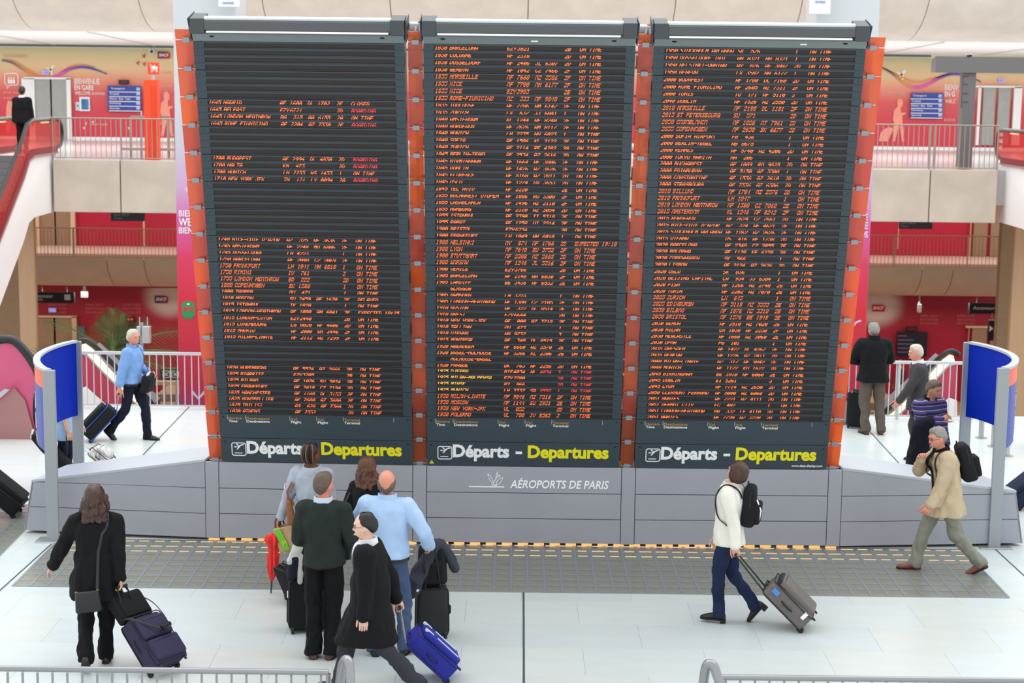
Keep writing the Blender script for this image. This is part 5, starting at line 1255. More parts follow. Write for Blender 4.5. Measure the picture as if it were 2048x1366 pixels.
    # hands: palm, four fingers, thumb
    for ki, k in enumerate('LR'):
        sg = 1 if k == 'L' else -1; w0 = wri[k]; d = hdir[k]; inn = (V(0, -sg, 0) - d * V(0, -sg, 0).dot(d)).normalized(); ac = d.cross(inn)  # inn = palm normal, ac = across the palm
        if ac.dot(X) < 0: ac = -ac
        r_ = []
        for t, wv, tv in ((-.03, .024, .02), (.0, .027, .019), (.035, .038, .016), (.07, .042, .015), (.088, .040, .013)):
            r_.append(ex.ring(w0 + d * t * s, ac * wv * s, inn * tv * s, 10))
        ex.loft(r_)
        cu = rad(curl[ki] if isinstance(curl, (list, tuple)) else curl)
        for fi, (o_, L_) in enumerate(((.031, .07), (.011, .08), (-.01, .074), (-.03, .058))):
            p = w0 + d * .085 * s + ac * o_ * s; a_ = 0; ptsf = [p - d * .015 * s, p]
            for seg, fl in ((.45, .35), (.32, .9), (.25, 1.3)):
                a_ = cu * fl; p = p + (d * math.cos(a_) + inn * math.sin(a_)) * L_ * seg * s; ptsf.append(p)
            ex.tube(ptsf, [.0095 * s, .0095 * s, .009 * s, .0085 * s, .006 * s], 7)
        p = w0 + d * .02 * s + ac * .03 * s; ex.tube([p, p + (ac * .7 + d * .7 + inn * .25) * .035 * s, p + (ac * .55 + d * 1.25 + inn * .6) * .058 * s, p + (ac * .4 + d * 1.6 + inn * .9) * .075 * s], [.013 * s, .0115 * s, .01 * s, .006 * s], 7)
    for sg in (1, -1):
        ex.ell(HP((.086, sg * .031, .008)), (.006 * s, .012 * s, .006 * s), 10, 6, 1, Hm); ex.cap(HP((.095, sg * .018, .03)), HP((.084, sg * .048, .03)), .0045 * s, .0035 * s, 6, 2)
    ex.ell(HP((.108, 0, -.069)), (.004 * s, .02 * s, .004 * s), 10, 6, 3, Hm)
    full = me_add(bod, ex); bpy.data.meshes.remove(bod)
    hm = hair_m or mat('brown hair', (70, 48, 36), .55)
    full.build('body', [sk, EYE, hm, mat('lip', (170, 92, 84), .5)], root, True, 60)
    # --- shoes
    for k in 'LR':
        if nofeet: break
        fd, pt, _ = ft[k]; ac = Z.cross(fd); R_ = Matrix.Rotation(-pt, 3, fd.cross(Z)); a0 = ank[k]; sm = MB()
        if shoe_h: 
            Rp = lambda x, y, z: a0 + R_ @ (fd * x * s + ac * y * s + Z * (z - .085) * s - Z * (shoe_h * .0))
        else: Rp = lambda x, y, z: a0 + R_ @ (fd * x * s + ac * y * s + Z * (z - .085) * s)
        prof = [(-.075, .026, .0, .05), (-.065, .034, .0, .075), (-.03, .038, .0, .1), (.03, .038, .0, .092), (.08, .043, .0, .07), (.13, .046, .0, .055), (.165, .04, .0, .045), (.19, .024, .004, .034), (.2, .01, .01, .026)]
        rr = []
        for x, w_, lo, hi in prof:
            c_ = (lo + hi) / 2; hh = (hi - lo) / 2; rr.append([Rp(x, w_ * math.cos(q), c_ + hh * math.copysign(abs(math.sin(q)) ** .7, math.sin(q))) for q in [2 * PI * i / 14 for i in range(14)]])
        sm.loft(rr); sm.loft([[Rp(x, y_ * 1.06, z) for x, y_ in [(-.08, 0), (-.06, .032), (.03, .038), (.12, .046), (.18, .032), (.205, 0), (.18, -.032), (.12, -.046), (.03, -.038), (-.06, -.032)]] for z in (-.004, .014)], 1)
        if shoe_h: sm.loft([[Rp(x, y_, z) for x, y_ in [(-.075, -.025), (-.02, -.028), (-.02, .028), (-.075, .025)]] for z in (-.045, .005)], 1)
        sm.build('shoe', [shoes or mat('black leather', (24, 22, 22), .35), BLACK], root, True, 50)
    # --- trousers
    tm = MB(); lr = leg_r
    tr = torso(-.002)[:4]; tm.loft(tr[:3] + [[p.lerp(q, .2) for p, q in zip(tr[2], tr[3])]])
    for k in 'LR':
        hem = ank[k] + (knee[k] - ank[k]).normalized() * .015 * s
        tm.cap(hip[k] - Z * .0, knee[k], .094 * s * lr ** .5, .07 * s * lr).cap(knee[k], hem, .069 * s * lr, .052 * s * lr); tm.ell(hip[k] - X * .034 * s - Z * .04 * s, (.085 * s, .083 * s, .09 * s))
        d_ = (hem - knee[k]).normalized(); a_ = d_.orthogonal().normalized(); b_ = d_.cross(a_); tm.loft([tm.ring(hem - d_ * .16 * s, a_ * .058 * s * lr, b_ * .06 * s * lr, 14), tm.ring(hem + d_ * .062 * s, a_ * .062 * s * lr, b_ * .07 * s * lr, 14)])
    link_smooth('trousers', remesh(tm, voxel, 4, .02 * s, 12, sd, ztop=pel.z - .08 * s), trousers, root)
    # --- upper garment
    tp = top or {}; g = tp.get('g', .012); gm = MB(); hemz = tp.get('hem', -.08)
    tr = torso(g, None, tp.get('box', 0)); base = [ring_at(pel + Z * (hemz - .02) * s, .15, .172 * wd + g, .125 + g + belly * .3, 0, -.01)] if hemz < -.0 else []
    gm.loft(([r for r in base] + tr[2:9]) if base else tr[tp.get('from', 2):9])
    ar = tp.get('ar', 1.0); slv = tp.get('sleeve', 1.0)
    for k in 'LR':
        gm.cap(shl - updir(1) * .02 * s, shd[k], .066 * s + g * .6, .062 * s * ar + g * .5); wr = elb[k].lerp(wri[k], slv) if slv <= 1 else wri[k]
        gm.cap(shd[k], elb[k], .06 * s * ar + g * .5, .05 * s * ar + g * .3); 
        gm.cap(elb[k], wr, .05 * s * ar + g * .3, .037 * s * ar + g * .3)
        d_ = hdir[k]; a_ = d_.orthogonal().normalized(); b_ = d_.cross(a_); c_ = wr
        gm.loft([gm.ring(c_ - d_ * .05 * s, a_ * (.04 * s * ar + g * .3), b_ * (.04 * s * ar + g * .3), 14), gm.ring(c_ + d_ * .018 * s, a_ * (.041 * s * ar + g * .3), b_ * (.041 * s * ar + g * .3), 14)])
    if 'skirt' in tp:
        lo = tp['skirt'] * s; ex_ = tp.get('flare', .03); rr = []
        def leg_at(k, z):
            a, b = (hip[k], knee[k]) if z > knee[k].z else (knee[k], ank[k]); t = 0 if abs(a.z - b.z) < 1e-5 else max(0, min(1, (a.z - z) / (a.z - b.z))); return a.lerp(b, t)
        for i in range(7):
            f_ = i / 6; z = waist.z + (lo - waist.z) * f_; 
            if z > hip['L'].z: c = waist.lerp(pel, min(1, (waist.z - z) / max(.01, waist.z - pel.z))); sx = 0; sy = .07 * s
            else: a, b = leg_at('L', z), leg_at('R', z); c = (a + b) / 2; sx = abs(a.x - b.x) / 2 * .8; sy = abs(a.y - b.y) / 2
            wv = sy + (.105 * wd + g + ex_ * f_ + tp.get('box', 0) * .6) * s; dv = sx + (.12 + g + belly + ex_ * f_ + tp.get('box', 0) * .6) * s
            rr.append([V(c.x + dv * math.cos(q), c.y + wv * math.sin(q), z) for q in [2 * PI * j / 28 for j in range(28)]])
        gm.loft(rr[::-1])
    gmesh = remesh(gm, voxel, 4, (tp.get('wr', .008) * 1.7) * s, tp.get('ws', 9), sd + 3)
    bvh = BVHTree.FromPolygons([v.co.copy() for v in gmesh.vertices], [list(p.vertices) for p in gmesh.polygons])
    link_smooth(tp.get('name', 'shirt'), gmesh, tp['m'], root)
    # --- collar
    def collar_ring(r0, r1, z0, z1, m, nm='collar', open_=40, tilt=.0):
        cm = MB(); u = updir(1.1); fwd = V(u.z, 0, -u.x); R_ = tw; rows = []
        n_ = 24
        for j in range(n_ + 1):
            q = rad(open_) + (2 * PI - 2 * rad(open_)) * j / n_; d_ = R_ @ (fwd * math.cos(q) + Y * math.sin(q))
            dip = (z1 - z0) * .25 * max(0, math.cos(q)); p0 = nb + d_ * r0 * s + u * (z0 - dip) * s; p1 = nb + d_ * r1 * s + u * (z1 - dip) * s; p2 = nb + d_ * (r1 + .012) * s + u * (z1 - dip) * s; p3 = nb + d_ * (r0 + .03) * s + u * (z0 - .02 - dip) * s
            rows.append([p0, p1, p2, p3])
        cm.loft(rows); return cm.build(nm, m, root, True, 50)
    if collar: collar_ring(*collar[:4], collar[4], collar[5] if len(collar) > 5 else 'collar', collar[6] if len(collar) > 6 else 40)
    # --- hair
    if hair:
        hb = hair_shell(hair, {'long': .026, 'bob': .026, 'receding': .018}.get(hair, .014), sd, .011 if hair in ('receding', 'short') else .006)
        for v in hb.v: v[:] = HP(v)
        hb.build('hair', hm, root, True, 60)
        if hair == 'long':
            lm = MB(); dn = V(0, 0, -1); P0 = HP((-.055, 0, .03)); P1 = HP((-.085, 0, -.06)); P2 = HP((-.085, 0, -.13)).lerp(nb - updir(1) * .03 * s - X * .1 * s, .5); P3 = nb - updir(1) * .07 * s - X * .105 * s
            side = Hm @ Y; bk = Hm @ X
            lm.loft([lm.ring(P0, side * .08 * s, bk * .06 * s, 20), lm.ring(P1, side * .098 * s, bk * .062 * s, 20), lm.ring(P2, side * .112 * s, bk * .055 * s, 20), lm.ring(P3, side * .108 * s, bk * .045 * s, 20)])
            for sg in (1, -1): lm.cap(HP((.005, sg * .078, .02)), HP((-.03, sg * .1, -.12)), .024 * s, .03 * s).cap(HP((-.03, sg * .1, -.12)), P3 + side * sg * .08 * s, .03 * s, .022 * s)
            link_smooth('hair_length', remesh(lm, .009, 2, .034 * s, 24, sd, .5), hm, root)
    if glasses:
        gmb = MB()
        for sg in (1, -1):
            gmb.tube([HP((.106 - .012 * abs(math.sin(q)), sg * .033 + .02 * math.cos(q), .006 + .015 * math.sin(q))) for q in [2 * PI * j / 14 for j in range(14)]], .0016 * s, 5, closed=True)
            gmb.tube([HP((.1, sg * .052, .01)), HP((.0, sg * .084, .008))], .0016 * s, 5)
        gmb.tube([HP((.108, .013, .01)), HP((.108, -.013, .01))], .0016 * s, 5); gmb.build('glasses', mat('fine spectacle wire', (60, 56, 54), .3, .6), root)
    J = dict(root=root, bvh=bvh, wri=wri, hd=hdir, shd=shd, elb=elb, nb=nb, hc=hc, HP=HP, pel=pel, waist=waist, chest=chest, shl=shl, s=s, knee=knee, ank=ank, hip=hip, up=updir, ring_at=ring_at)
    Mw = Matrix.Translation(Vector(loc)) @ Matrix.Rotation(rad(yaw), 4, 'Z'); J['M'] = Mw
    J['hand'] = {k: Mw @ (wri[k] + hdir[k] * .085 * s) for k in 'LR'}; J['W'] = lambda p: Mw @ Vector(p)
    return J
# cloth
def cloth(n, rgb, **k): return mat(n, rgb, k.pop('rough', .85), bump=k.pop('bump', .25), bscale=k.pop('bscale', 220), var=k.pop('var', .08), vscale=k.pop('vscale', 5), spec=.25, **k)
BLKC = cloth('black coat cloth', (20, 20, 23)); BLKT = cloth('black trouser cloth', (18, 18, 20)); NAVYT = cloth('navy trouser cloth', (22, 26, 44)); DENIM = cloth('blue denim', (70, 88, 118), var=.2); DKDEN = cloth('dark indigo denim', (30, 40, 70), var=.15)
LBLUE = cloth('pale blue shirting', (178, 206, 240)); MBLUE = cloth('sky blue shirting', (128, 166, 220)); GREENK = cloth('dark green knit', (42, 50, 46), bump=.5, bscale=400); GREYH = cloth('heather grey jersey', (172, 180, 192)); PINKT = cloth('coral pink trouser cloth', (224, 72, 100))
CREAM = cloth('cream jacket cloth', (236, 232, 218)); BEIGE = cloth('beige jacket cloth', (198, 178, 146)); KHAKI = cloth('grey khaki trouser cloth', (140, 140, 126)); CHAR = cloth('charcoal suiting', (58, 58, 66)); GREYS = cloth('grey suiting', (66, 64, 66)); OLIVE = cloth('grey brown trouser cloth', (96, 86, 76)); STONE = cloth('stone trouser cloth', (206, 196, 172)); WSHIRT = cloth('white shirting', (238, 238, 242))
BRLEA = mat('brown leather', (92, 52, 36), .45, var=.1); BKLEA = mat('black leather', (24, 22, 22), .35); TANL = mat('tan leather', (140, 84, 44), .5, var=.12, vscale=6)
HBROWN = mat('brown hair', (70, 46, 36), .5, var=.35, vscale=40, stretch=(1, 1, .12)); HRED = mat('auburn hair', (92, 52, 36), .5, var=.35, vscale=40, stretch=(1, 1, .12)); HGREY = mat('grey hair', (140, 136, 130), .55, var=.2, vscale=40); HSILV = mat('silver hair', (206, 196, 178), .55, var=.12, vscale=40); HDARK = mat('dark hair', (30, 24, 24), .45, var=.3, vscale=40); HSHORT = mat('grizzled brown hair', (98, 82, 70), .6, var=.2, vscale=60)
def at(px, py): p = G(px, py); p.z = 0; return p
# ================================================================== WHO IS IN THE HALL
def stripes(name, cols, scale):
    m = bpy.data.materials.new(name); m.use_nodes = True; MATS[name] = m; nt = m.node_tree; b = nt.nodes['Principled BSDF']; b.inputs['Roughness'].default_value = .9
    tc = nt.nodes.new('ShaderNodeTexCoord'); sx = nt.nodes.new('ShaderNodeSeparateXYZ'); nt.links.new(tc.outputs['Object'], sx.inputs[0])
    mu = nt.nodes.new('ShaderNodeMath'); mu.operation = 'MULTIPLY'; mu.inputs[1].default_value = scale; nt.links.new(sx.outputs[2], mu.inputs[0])
    fr = nt.nodes.new('ShaderNodeMath'); fr.operation = 'FRACT'; nt.links.new(mu.outputs[0], fr.inputs[0])
    r = nt.nodes.new('ShaderNodeValToRGB'); r.color_ramp.interpolation = 'CONSTANT'; e = r.color_ramp.elements
    while len(e) < len(cols): e.new(.5)
    for i, (p, c) in enumerate(cols): e[i].position = p; e[i].color = (*lin(c), 1)
    nt.links.new(fr.outputs[0], r.inputs[0]); nt.links.new(r.outputs[0], b.inputs['Base Color']); return m
PURP = stripes('purple striped knit', [(0, (58, 46, 92)), (.3, (120, 106, 160)), (.4, (36, 32, 54)), (.62, (84, 70, 128)), (.85, (170, 166, 190)), (.93, (40, 34, 60))], 8)
P1 = person('woman in black coat walking away with a navy case, long wavy brown hair', at(197, 1326), 98, 1.77, .98, 3, feet={'L': (-.2, .1, 38, 5), 'R': (.16, -.08, 0, -4)}, hands={'L': (.16, .44, .93), 'R': (-.14, -.25, .76)},
    head=(-16, 0, 0), skin='fair', top=dict(name='coat', m=BLKC, g=.024, skirt=.66, flare=.03, ar=1.2, wr=.012), trousers=BLKT, leg_r=1.05, hair='long', hair_m=HBROWN, curl=(40, 90), collar=(.075, .085, -.035, .012, BLKC))
P2 = person('woman in grey hoodie and coral trousers with braided hair, back turned', at(625, 1193), 78, 1.73, .95, 2, hands={'L': (.02, .385, .84), 'R': (.2, -.12, 1.0)}, head=(-12, -34, 0), skin='brown',
    top=dict(name='hoodie', m=GREYH, g=.024, hem=.1, ar=1.2, wr=.01, **{'from': 3}), trousers=PINKT, leg_r=.92, hair='short', hair_m=HDARK, curl=(80, 60))
P3 = person('man in dark green sweater and black trousers seen from behind', at(648, 1309), 86, 1.86, 1.0, 0, feet={'L': (.03, .11, 0, 12), 'R': (.03, -.11, 0, -12)}, hands={'L': (.2, .12, 1.02), 'R': (.16, -.2, .93)}, elbow={'L': (-.8, .6, -.2), 'R': (-.8, -.6, -.2)},
    head=(-4, -34, 0), skin='ruddy', belly=.015, top=dict(name='sweater', m=GREENK, g=.022, hem=-.07, ar=1.2, wr=.01), trousers=BLKT, leg_r=1.12, shoes=BRLEA, hair='crop', hair_m=HSHORT, collar=(.066, .074, -.035, .012, stripes('striped shirting', [(0, (236, 240, 248)), (.5, (170, 190, 225))], 90)), curl=(60, 70))
P4 = person('woman with long auburn hair in black coat standing behind the bald man', at(737, 1224), 66, 1.70, .95, 2, hands={'L': (.2, .16, 1.05), 'R': (.1, -.22, .9)}, head=(-14, -20, 0), top=dict(name='coat', m=BLKC, g=.02, skirt=.74, ar=1.15), trousers=DKDEN, leg_r=.85, hair='long', hair_m=HRED)
P5 = person('bald man in pale blue shirt and jeans seen from behind', at(768, 1301), 88, 1.87, 1.04, 1, feet={'L': (.0, .1, 0, 14), 'R': (.05, -.24, 0, -14)}, pelvis=(0, -.03), hands={'L': (.24, .18, 1.08), 'R': (.12, -.4, 1.0)}, elbow={'L': (-.7, .8, -.2), 'R': (-.9, -.3, .1)},
    head=(-20, -4, 0), skin='ruddy', belly=.015, top=dict(name='shirt', m=LBLUE, g=.02, hem=-.03, ar=1.22, wr=.012, ws=7), trousers=DENIM, leg_r=1.05, hair='bald', hair_m=HSHORT, collar=(.066, .075, -.035, .012, LBLUE), curl=(60, 95))
P6 = person('balding man in glasses and long black coat striding left past the group', at(742, 1386), 180, 1.78, 1.05, 4, feet={'L': (-.36, .09, 42, 0), 'R': (.42, -.09, -8, 0)}, hands={'L': (.04, .29, .57), 'R': (-.3, -.2, .66)}, twist=-8,
    head=(2, 10, 0), skin='pale', top=dict(name='coat', m=BLKC, g=.03, skirt=.50, flare=.0, ar=1.3, wr=.012, ws=7, box=.04), trousers=CHAR, leg_r=1.1, hair='receding', hair_m=HDARK, glasses=True, collar=(.064, .074, -.035, .012, WSHIRT, 'shirt_collar', 8), curl=(50, 90))
P7 = person('woman in cream jacket and jeans walking left with backpack, head tipped back', at(1452, 1243), 164, 1.73, .92, -3, feet={'L': (.2, .07, 0, 0), 'R': (-.26, -.07, 52, 0)}, hands={'L': (-.16, .25, .66), 'R': (.12, -.13, .9)}, twist=-6,
    head=(-34, -20, 0), skin='fair', top=dict(name='jacket', m=CREAM, g=.038, hem=-.11, ar=1.1, wr=.008), trousers=DKDEN, leg_r=.98, shoe_h=.035, hair='bob', hair_m=HBROWN, collar=(.07, .09, -.035, .012, CREAM, 'collar', 20), curl=(90, 60))
P8 = person('grey haired man in beige jacket striding left beside the plinth end', at(1888, 1143), 180, 1.82, 1.05, 15, feet={'L': (-.28, .08, 24, 0), 'R': (.44, -.08, -4, 0)}, hands={'L': (.26, .26, .84), 'R': (.3, -.06, 1.3)}, twist=6, elbow={'R': (-.3, -1, -.8)},
    head=(4, 8, 0), skin='ruddy', top=dict(name='jacket', m=BEIGE, g=.028, skirt=.68, flare=.03, ar=1.25, wr=.01), trousers=KHAKI, leg_r=1.1, shoes=mat('chestnut leather', (124, 62, 48), .4), hair='short', hair_m=HGREY, glasses=True, collar=(.068, .082, -.035, .012, BLKC, 'dark_collar', 12), curl=(70, 90))
P9 = person('silver haired man in sky blue shirt walking right behind the plinth', at(268, 880), -14, 1.79, 1.04, 1, feet={'R': (-.3, -.08, 42, 0), 'L': (.32, .09, 0, 0)}, hands={'R': (-.12, -.27, .74), 'L': (.2, .2, 1.02)}, head=(0, -18, 0), skin='ruddy',
    top=dict(name='shirt', m=MBLUE, g=.02, hem=-.03, ar=1.25, sleeve=.72, wr=.012), trousers=NAVYT, leg_r=1.05, hair='crop', hair_m=HSILV, collar=(.066, .08, -.035, .012, MBLUE, 'collar', 25), voxel=.014, curl=(60, 60))
hx = A(128, 905, 23.85); P10 = person('man in pale blue short sleeves hidden behind the left blue sign panel', (hx.x, 23.85, 0), 4, 1.64, 1.04, 2, feet={'L': (.12, .09, 0, 0), 'R': (-.12, -.08, 25, 0)}, hands={'L': (.2, .22, .86), 'R': (.14, -.28, .78)}, head=(0, 0, 0), top=dict(name='shirt', m=cloth('powder blue shirting', (156, 190, 222)), g=.024, skirt=.72, flare=.0, ar=1.25, sleeve=-.15), trousers=NAVYT, hair='short', hair_m=HDARK, voxel=.014)
P11 = person('man in black jacket standing at the right guard railing, back turned', at(1741, 865), 94, 1.85, 1.1, 2, feet={'L': (.0, .15, 0, 14), 'R': (-.02, -.15, 0, -14)}, hands={'L': (.26, .1, 1.08), 'R': (.26, -.1, 1.08)}, elbow={'L': (-.3, 1, -.3), 'R': (-.3, -1, -.3)}, head=(12, 0, 0), skin='ruddy',
    collar=(.07, .08, -.03, .045, BLKC), top=dict(name='jacket', m=BLKC, g=.035, skirt=.82, flare=.02, ar=1.35), trousers=OLIVE, leg_r=1.15, shoes=BRLEA, hair='crop', hair_m=HGREY, voxel=.014)
P12 = person('man in grey suit walking left behind the man in the striped sweater', at(1832, 922), 176, 1.81, 1.02, 6, feet={'L': (-.12, .08, 14, 0), 'R': (.1, -.08, 0, 0)}, hands={'L': (.33, .22, .92), 'R': (-.1, -.26, .8)}, head=(4, 6, 0), skin='ruddy', top=dict(name='jacket', m=GREYS, g=.024, skirt=.78, ar=1.15), trousers=GREYS, hair='crop', hair_m=HSILV, collar=(.064, .072, -.035, .012, WSHIRT, 'shirt_collar', 10), voxel=.014)
P13 = person('man in purple striped sweater with a dark coat over his arm', at(1846, 1012), -64, 1.77, 1.04, 6, feet={'L': (.2, .09, 0, 5), 'R': (-.14, -.09, 20, -5)}, hands={'R': (.26, .02, 1.24), 'L': (.12, .24, .82)}, elbow={'R': (-.2, -1, -.7)}, head=(10, 18, 0), skin='tan', top=dict(name='sweater', m=PURP, g=.024, hem=-.1, ar=1.25), trousers=STONE, leg_r=1.1, hair='short', hair_m=HSHORT, collar=(.064, .074, -.035, .012, BLKC), voxel=.013)
ux = A(47, 300, 44.3).x; P14 = person('man in black suit at the top of the left upper escalator', (ux, 44.3, 3.745), 90, 1.70, 1.02, 0, hands={'L': (.05, .26, .78), 'R': (.05, -.26, .78)}, top=dict(name='jacket', m=BLKC, g=.022, skirt=.8), trousers=BLKT, hair='short', hair_m=HDARK, collar=(.064, .07, -.035, .012, WSHIRT), voxel=.018, skin='tan')
ex_ = at(2072, 900); P15 = person('person in dark coat half cut off by the right picture edge', ex_, 170, 1.8, 1.1, 4, top=dict(name='coat', m=cloth('midnight coat cloth', (26, 28, 44)), g=.03, skirt=.7), trousers=BLKT, hair='short', hair_m=HDARK, voxel=.016)
for px, Y, hm_, m_, lb in ((1803, 57.3, HRED, mat('brown distant coat', (96, 60, 46), .9), 'small distant person in brown on the lower hall floor'), (1834, 57.0, HDARK, mat('black distant coat', (30, 28, 30), .9), 'small distant person in black on the lower hall floor')):
    q = A(px, 712, Y); person(lb, (q.x, Y, -5), 200, 1.72, 1.0, 2, top=dict(name='coat', m=m_, g=.02, skirt=.8), trousers=BLKT, hair='short', hair_m=hm_, voxel=.025, skin='tan')
# small pieces of dress
def bent(J, pts, r, m, nm, flat=None, n=8): return MB().tube(pts, r, n, flat=flat).build(nm, m, J['root'], True)
def belt(J, m, zoff=.075, hw=.172, hd=.125):
    r = J['ring_at'](J['pel'] + V(0, 0, zoff * J['s']), .3, hw, hd); r2 = [p + V(0, 0, .03 * J['s']) for p in r]; c = sum(r, V(0, 0, 0)) / len(r)
    mb = MB(); n = len(r); o1 = r; o2 = r2; mb.loft([[a, b, b + (c - b) * .08, a + (c - a) * .08] for a, b in zip(o1, o2)], closed=True); mb.build('belt', m, J['root'], True)
belt(P5, BKLEA, -.07, .208, .166); belt(P9, BKLEA, -.07, .206, .162)
# hood and braids
s = P2['s']; nb = P2['nb']; hb = MB(); n_ = 26; rows = []
for j in range(n_ + 1):
    q = rad(52) + rad(256) * j / n_; d_ = V(math.cos(q), math.sin(q), 0); back = max(0, -math.cos(q)); rr = []
    for u in range(8):
        w_ = PI * 2 * u / 8; rr.append(nb + d_ * (.088 + .028 * math.cos(w_) + .02 * back) * s + V(0, 0, (-.03 + (.04 + .07 * back) * math.sin(w_) * .8 - .075 * back) * s))
    rows.append(rr)
hb.loft(rows); hb.build('hood', GREYH, P2['root'], True)
BRD = mat('honey braid hair', (120, 84, 54), .6, var=.3, vscale=60)
bm_, bd_ = MB(), MB()
for i in range(11):
    th0 = rad(-75 + 15 * i); pts_ = []
    for j in range(9):
        f_ = j / 8; ph = rad(70 - 105 * f_); th = PI + th0 * (1 - .25 * f_); pts_.append(P2['HP'](head_pt(th, ph, .02 + .004 * (j % 2))))
    (bd_ if i % 3 == 1 else bm_).tube(pts_, .011 * s, 6)
bm_.build('braids', HDARK, P2['root'], True, label='dark braids'); bd_.build('braids', BRD, P2['root'], True, label='honey coloured braids')
mb = MB(); e_ = P2['elb']['L'].lerp(P2['shd']['L'], .45); 
fl = mb.obox(e_ + V(-.05, .072, -.03), V(.075, 0, .0), V(0, .006, 0), V(0, 0, .055)); fl.obox(e_ + V(-.05, .0785, .0), V(.035, 0, 0), V(0, .003, 0), V(0, 0, .025), 1)
for k in range(3): fl.obox(e_ + V(-.05, .0785, -.026 + .02 * k), V(.075 if k == 0 else .04, 0, 0), V(0, .002, 0), V(0, 0, .008), 2)
o = fl.build('sleeve_flag', [WHITE, mat('flag blue', (50, 60, 130), .6), mat('flag red', (220, 90, 90), .6)], P2['root'])
# shirt front and tie of the striding man; watch
nbp = P6['nb']; MB().tube(snap(P6, [nbp + V(.07, 0, -.0), nbp + V(.1, 0, -.06), nbp + V(.13, 0, -.13), nbp + V(.14, 0, -.2)], .004), [.062] * 4 + [.06 - .0045 * i for i in range(12)], 10, flat=.3).build('shirt_front', WSHIRT, P6['root'], True)
MB().tube(snap(P6, [nbp + V(.08, 0, -.02), nbp + V(.13, 0, -.1), nbp + V(.15, 0, -.2)], .02), [.014] * 4 + [.018] * 7, 8, flat=.3).build('tie', mat('dark tie silk', (36, 36, 48), .5), P6['root'], True)
for J, k in ((P13, 'R'),):
    w_ = J['wri'][k]; d = J['hd'][k]; a = d.orthogonal().normalized(); b = d.cross(a); mb = MB(); mb.loft([mb.ring(w_ - d * .012, a * .034, b * .034, 14), mb.ring(w_ + d * .014, a * .034, b * .034, 14)]); mb.build('wrist_watch', STEEL, J['root'], True)
# dark shirt front under the beige jacket
nbp = P8['nb']; MB().tube(snap(P8, [nbp + V(.09, 0, -.03), nbp + V(.14, 0, -.15), nbp + V(.15, 0, -.3), nbp + V(.14, 0, -.45), nbp + V(.12, 0, -.6)], .004), [.05] * 10 + [.035] * 11, 8, flat=.3).build('dark_shirt', BLKC, P8['root'], True)
# jacket seams and pockets
def patch(J, p, ax, ay, w_, h_, m, nm, t=.012): 
    ax, ay = Vector(ax).normalized(), Vector(ay).normalized(); az = ax.cross(ay); mb = MB(); mb.rbox(-w_ / 2, w_ / 2, -h_ / 2, h_ / 2, -t, t, .005, 2, M=frameM(Vector(p), ax, ay, az)); mb.build(nm, m, J['root'])
patch(P8, P8['pel'] + V(.12, .205, -.02), (1, .2, 0), (0, 0, 1), .17, .19, BEIGE, 'pocket')
for sg in (1, -1): patch(P5, P5['pel'] + V(-.128, sg * .075, -.065), (0, 1, 0), (.12, 0, 1), .12, .12, DENIM, 'pocket', .006)
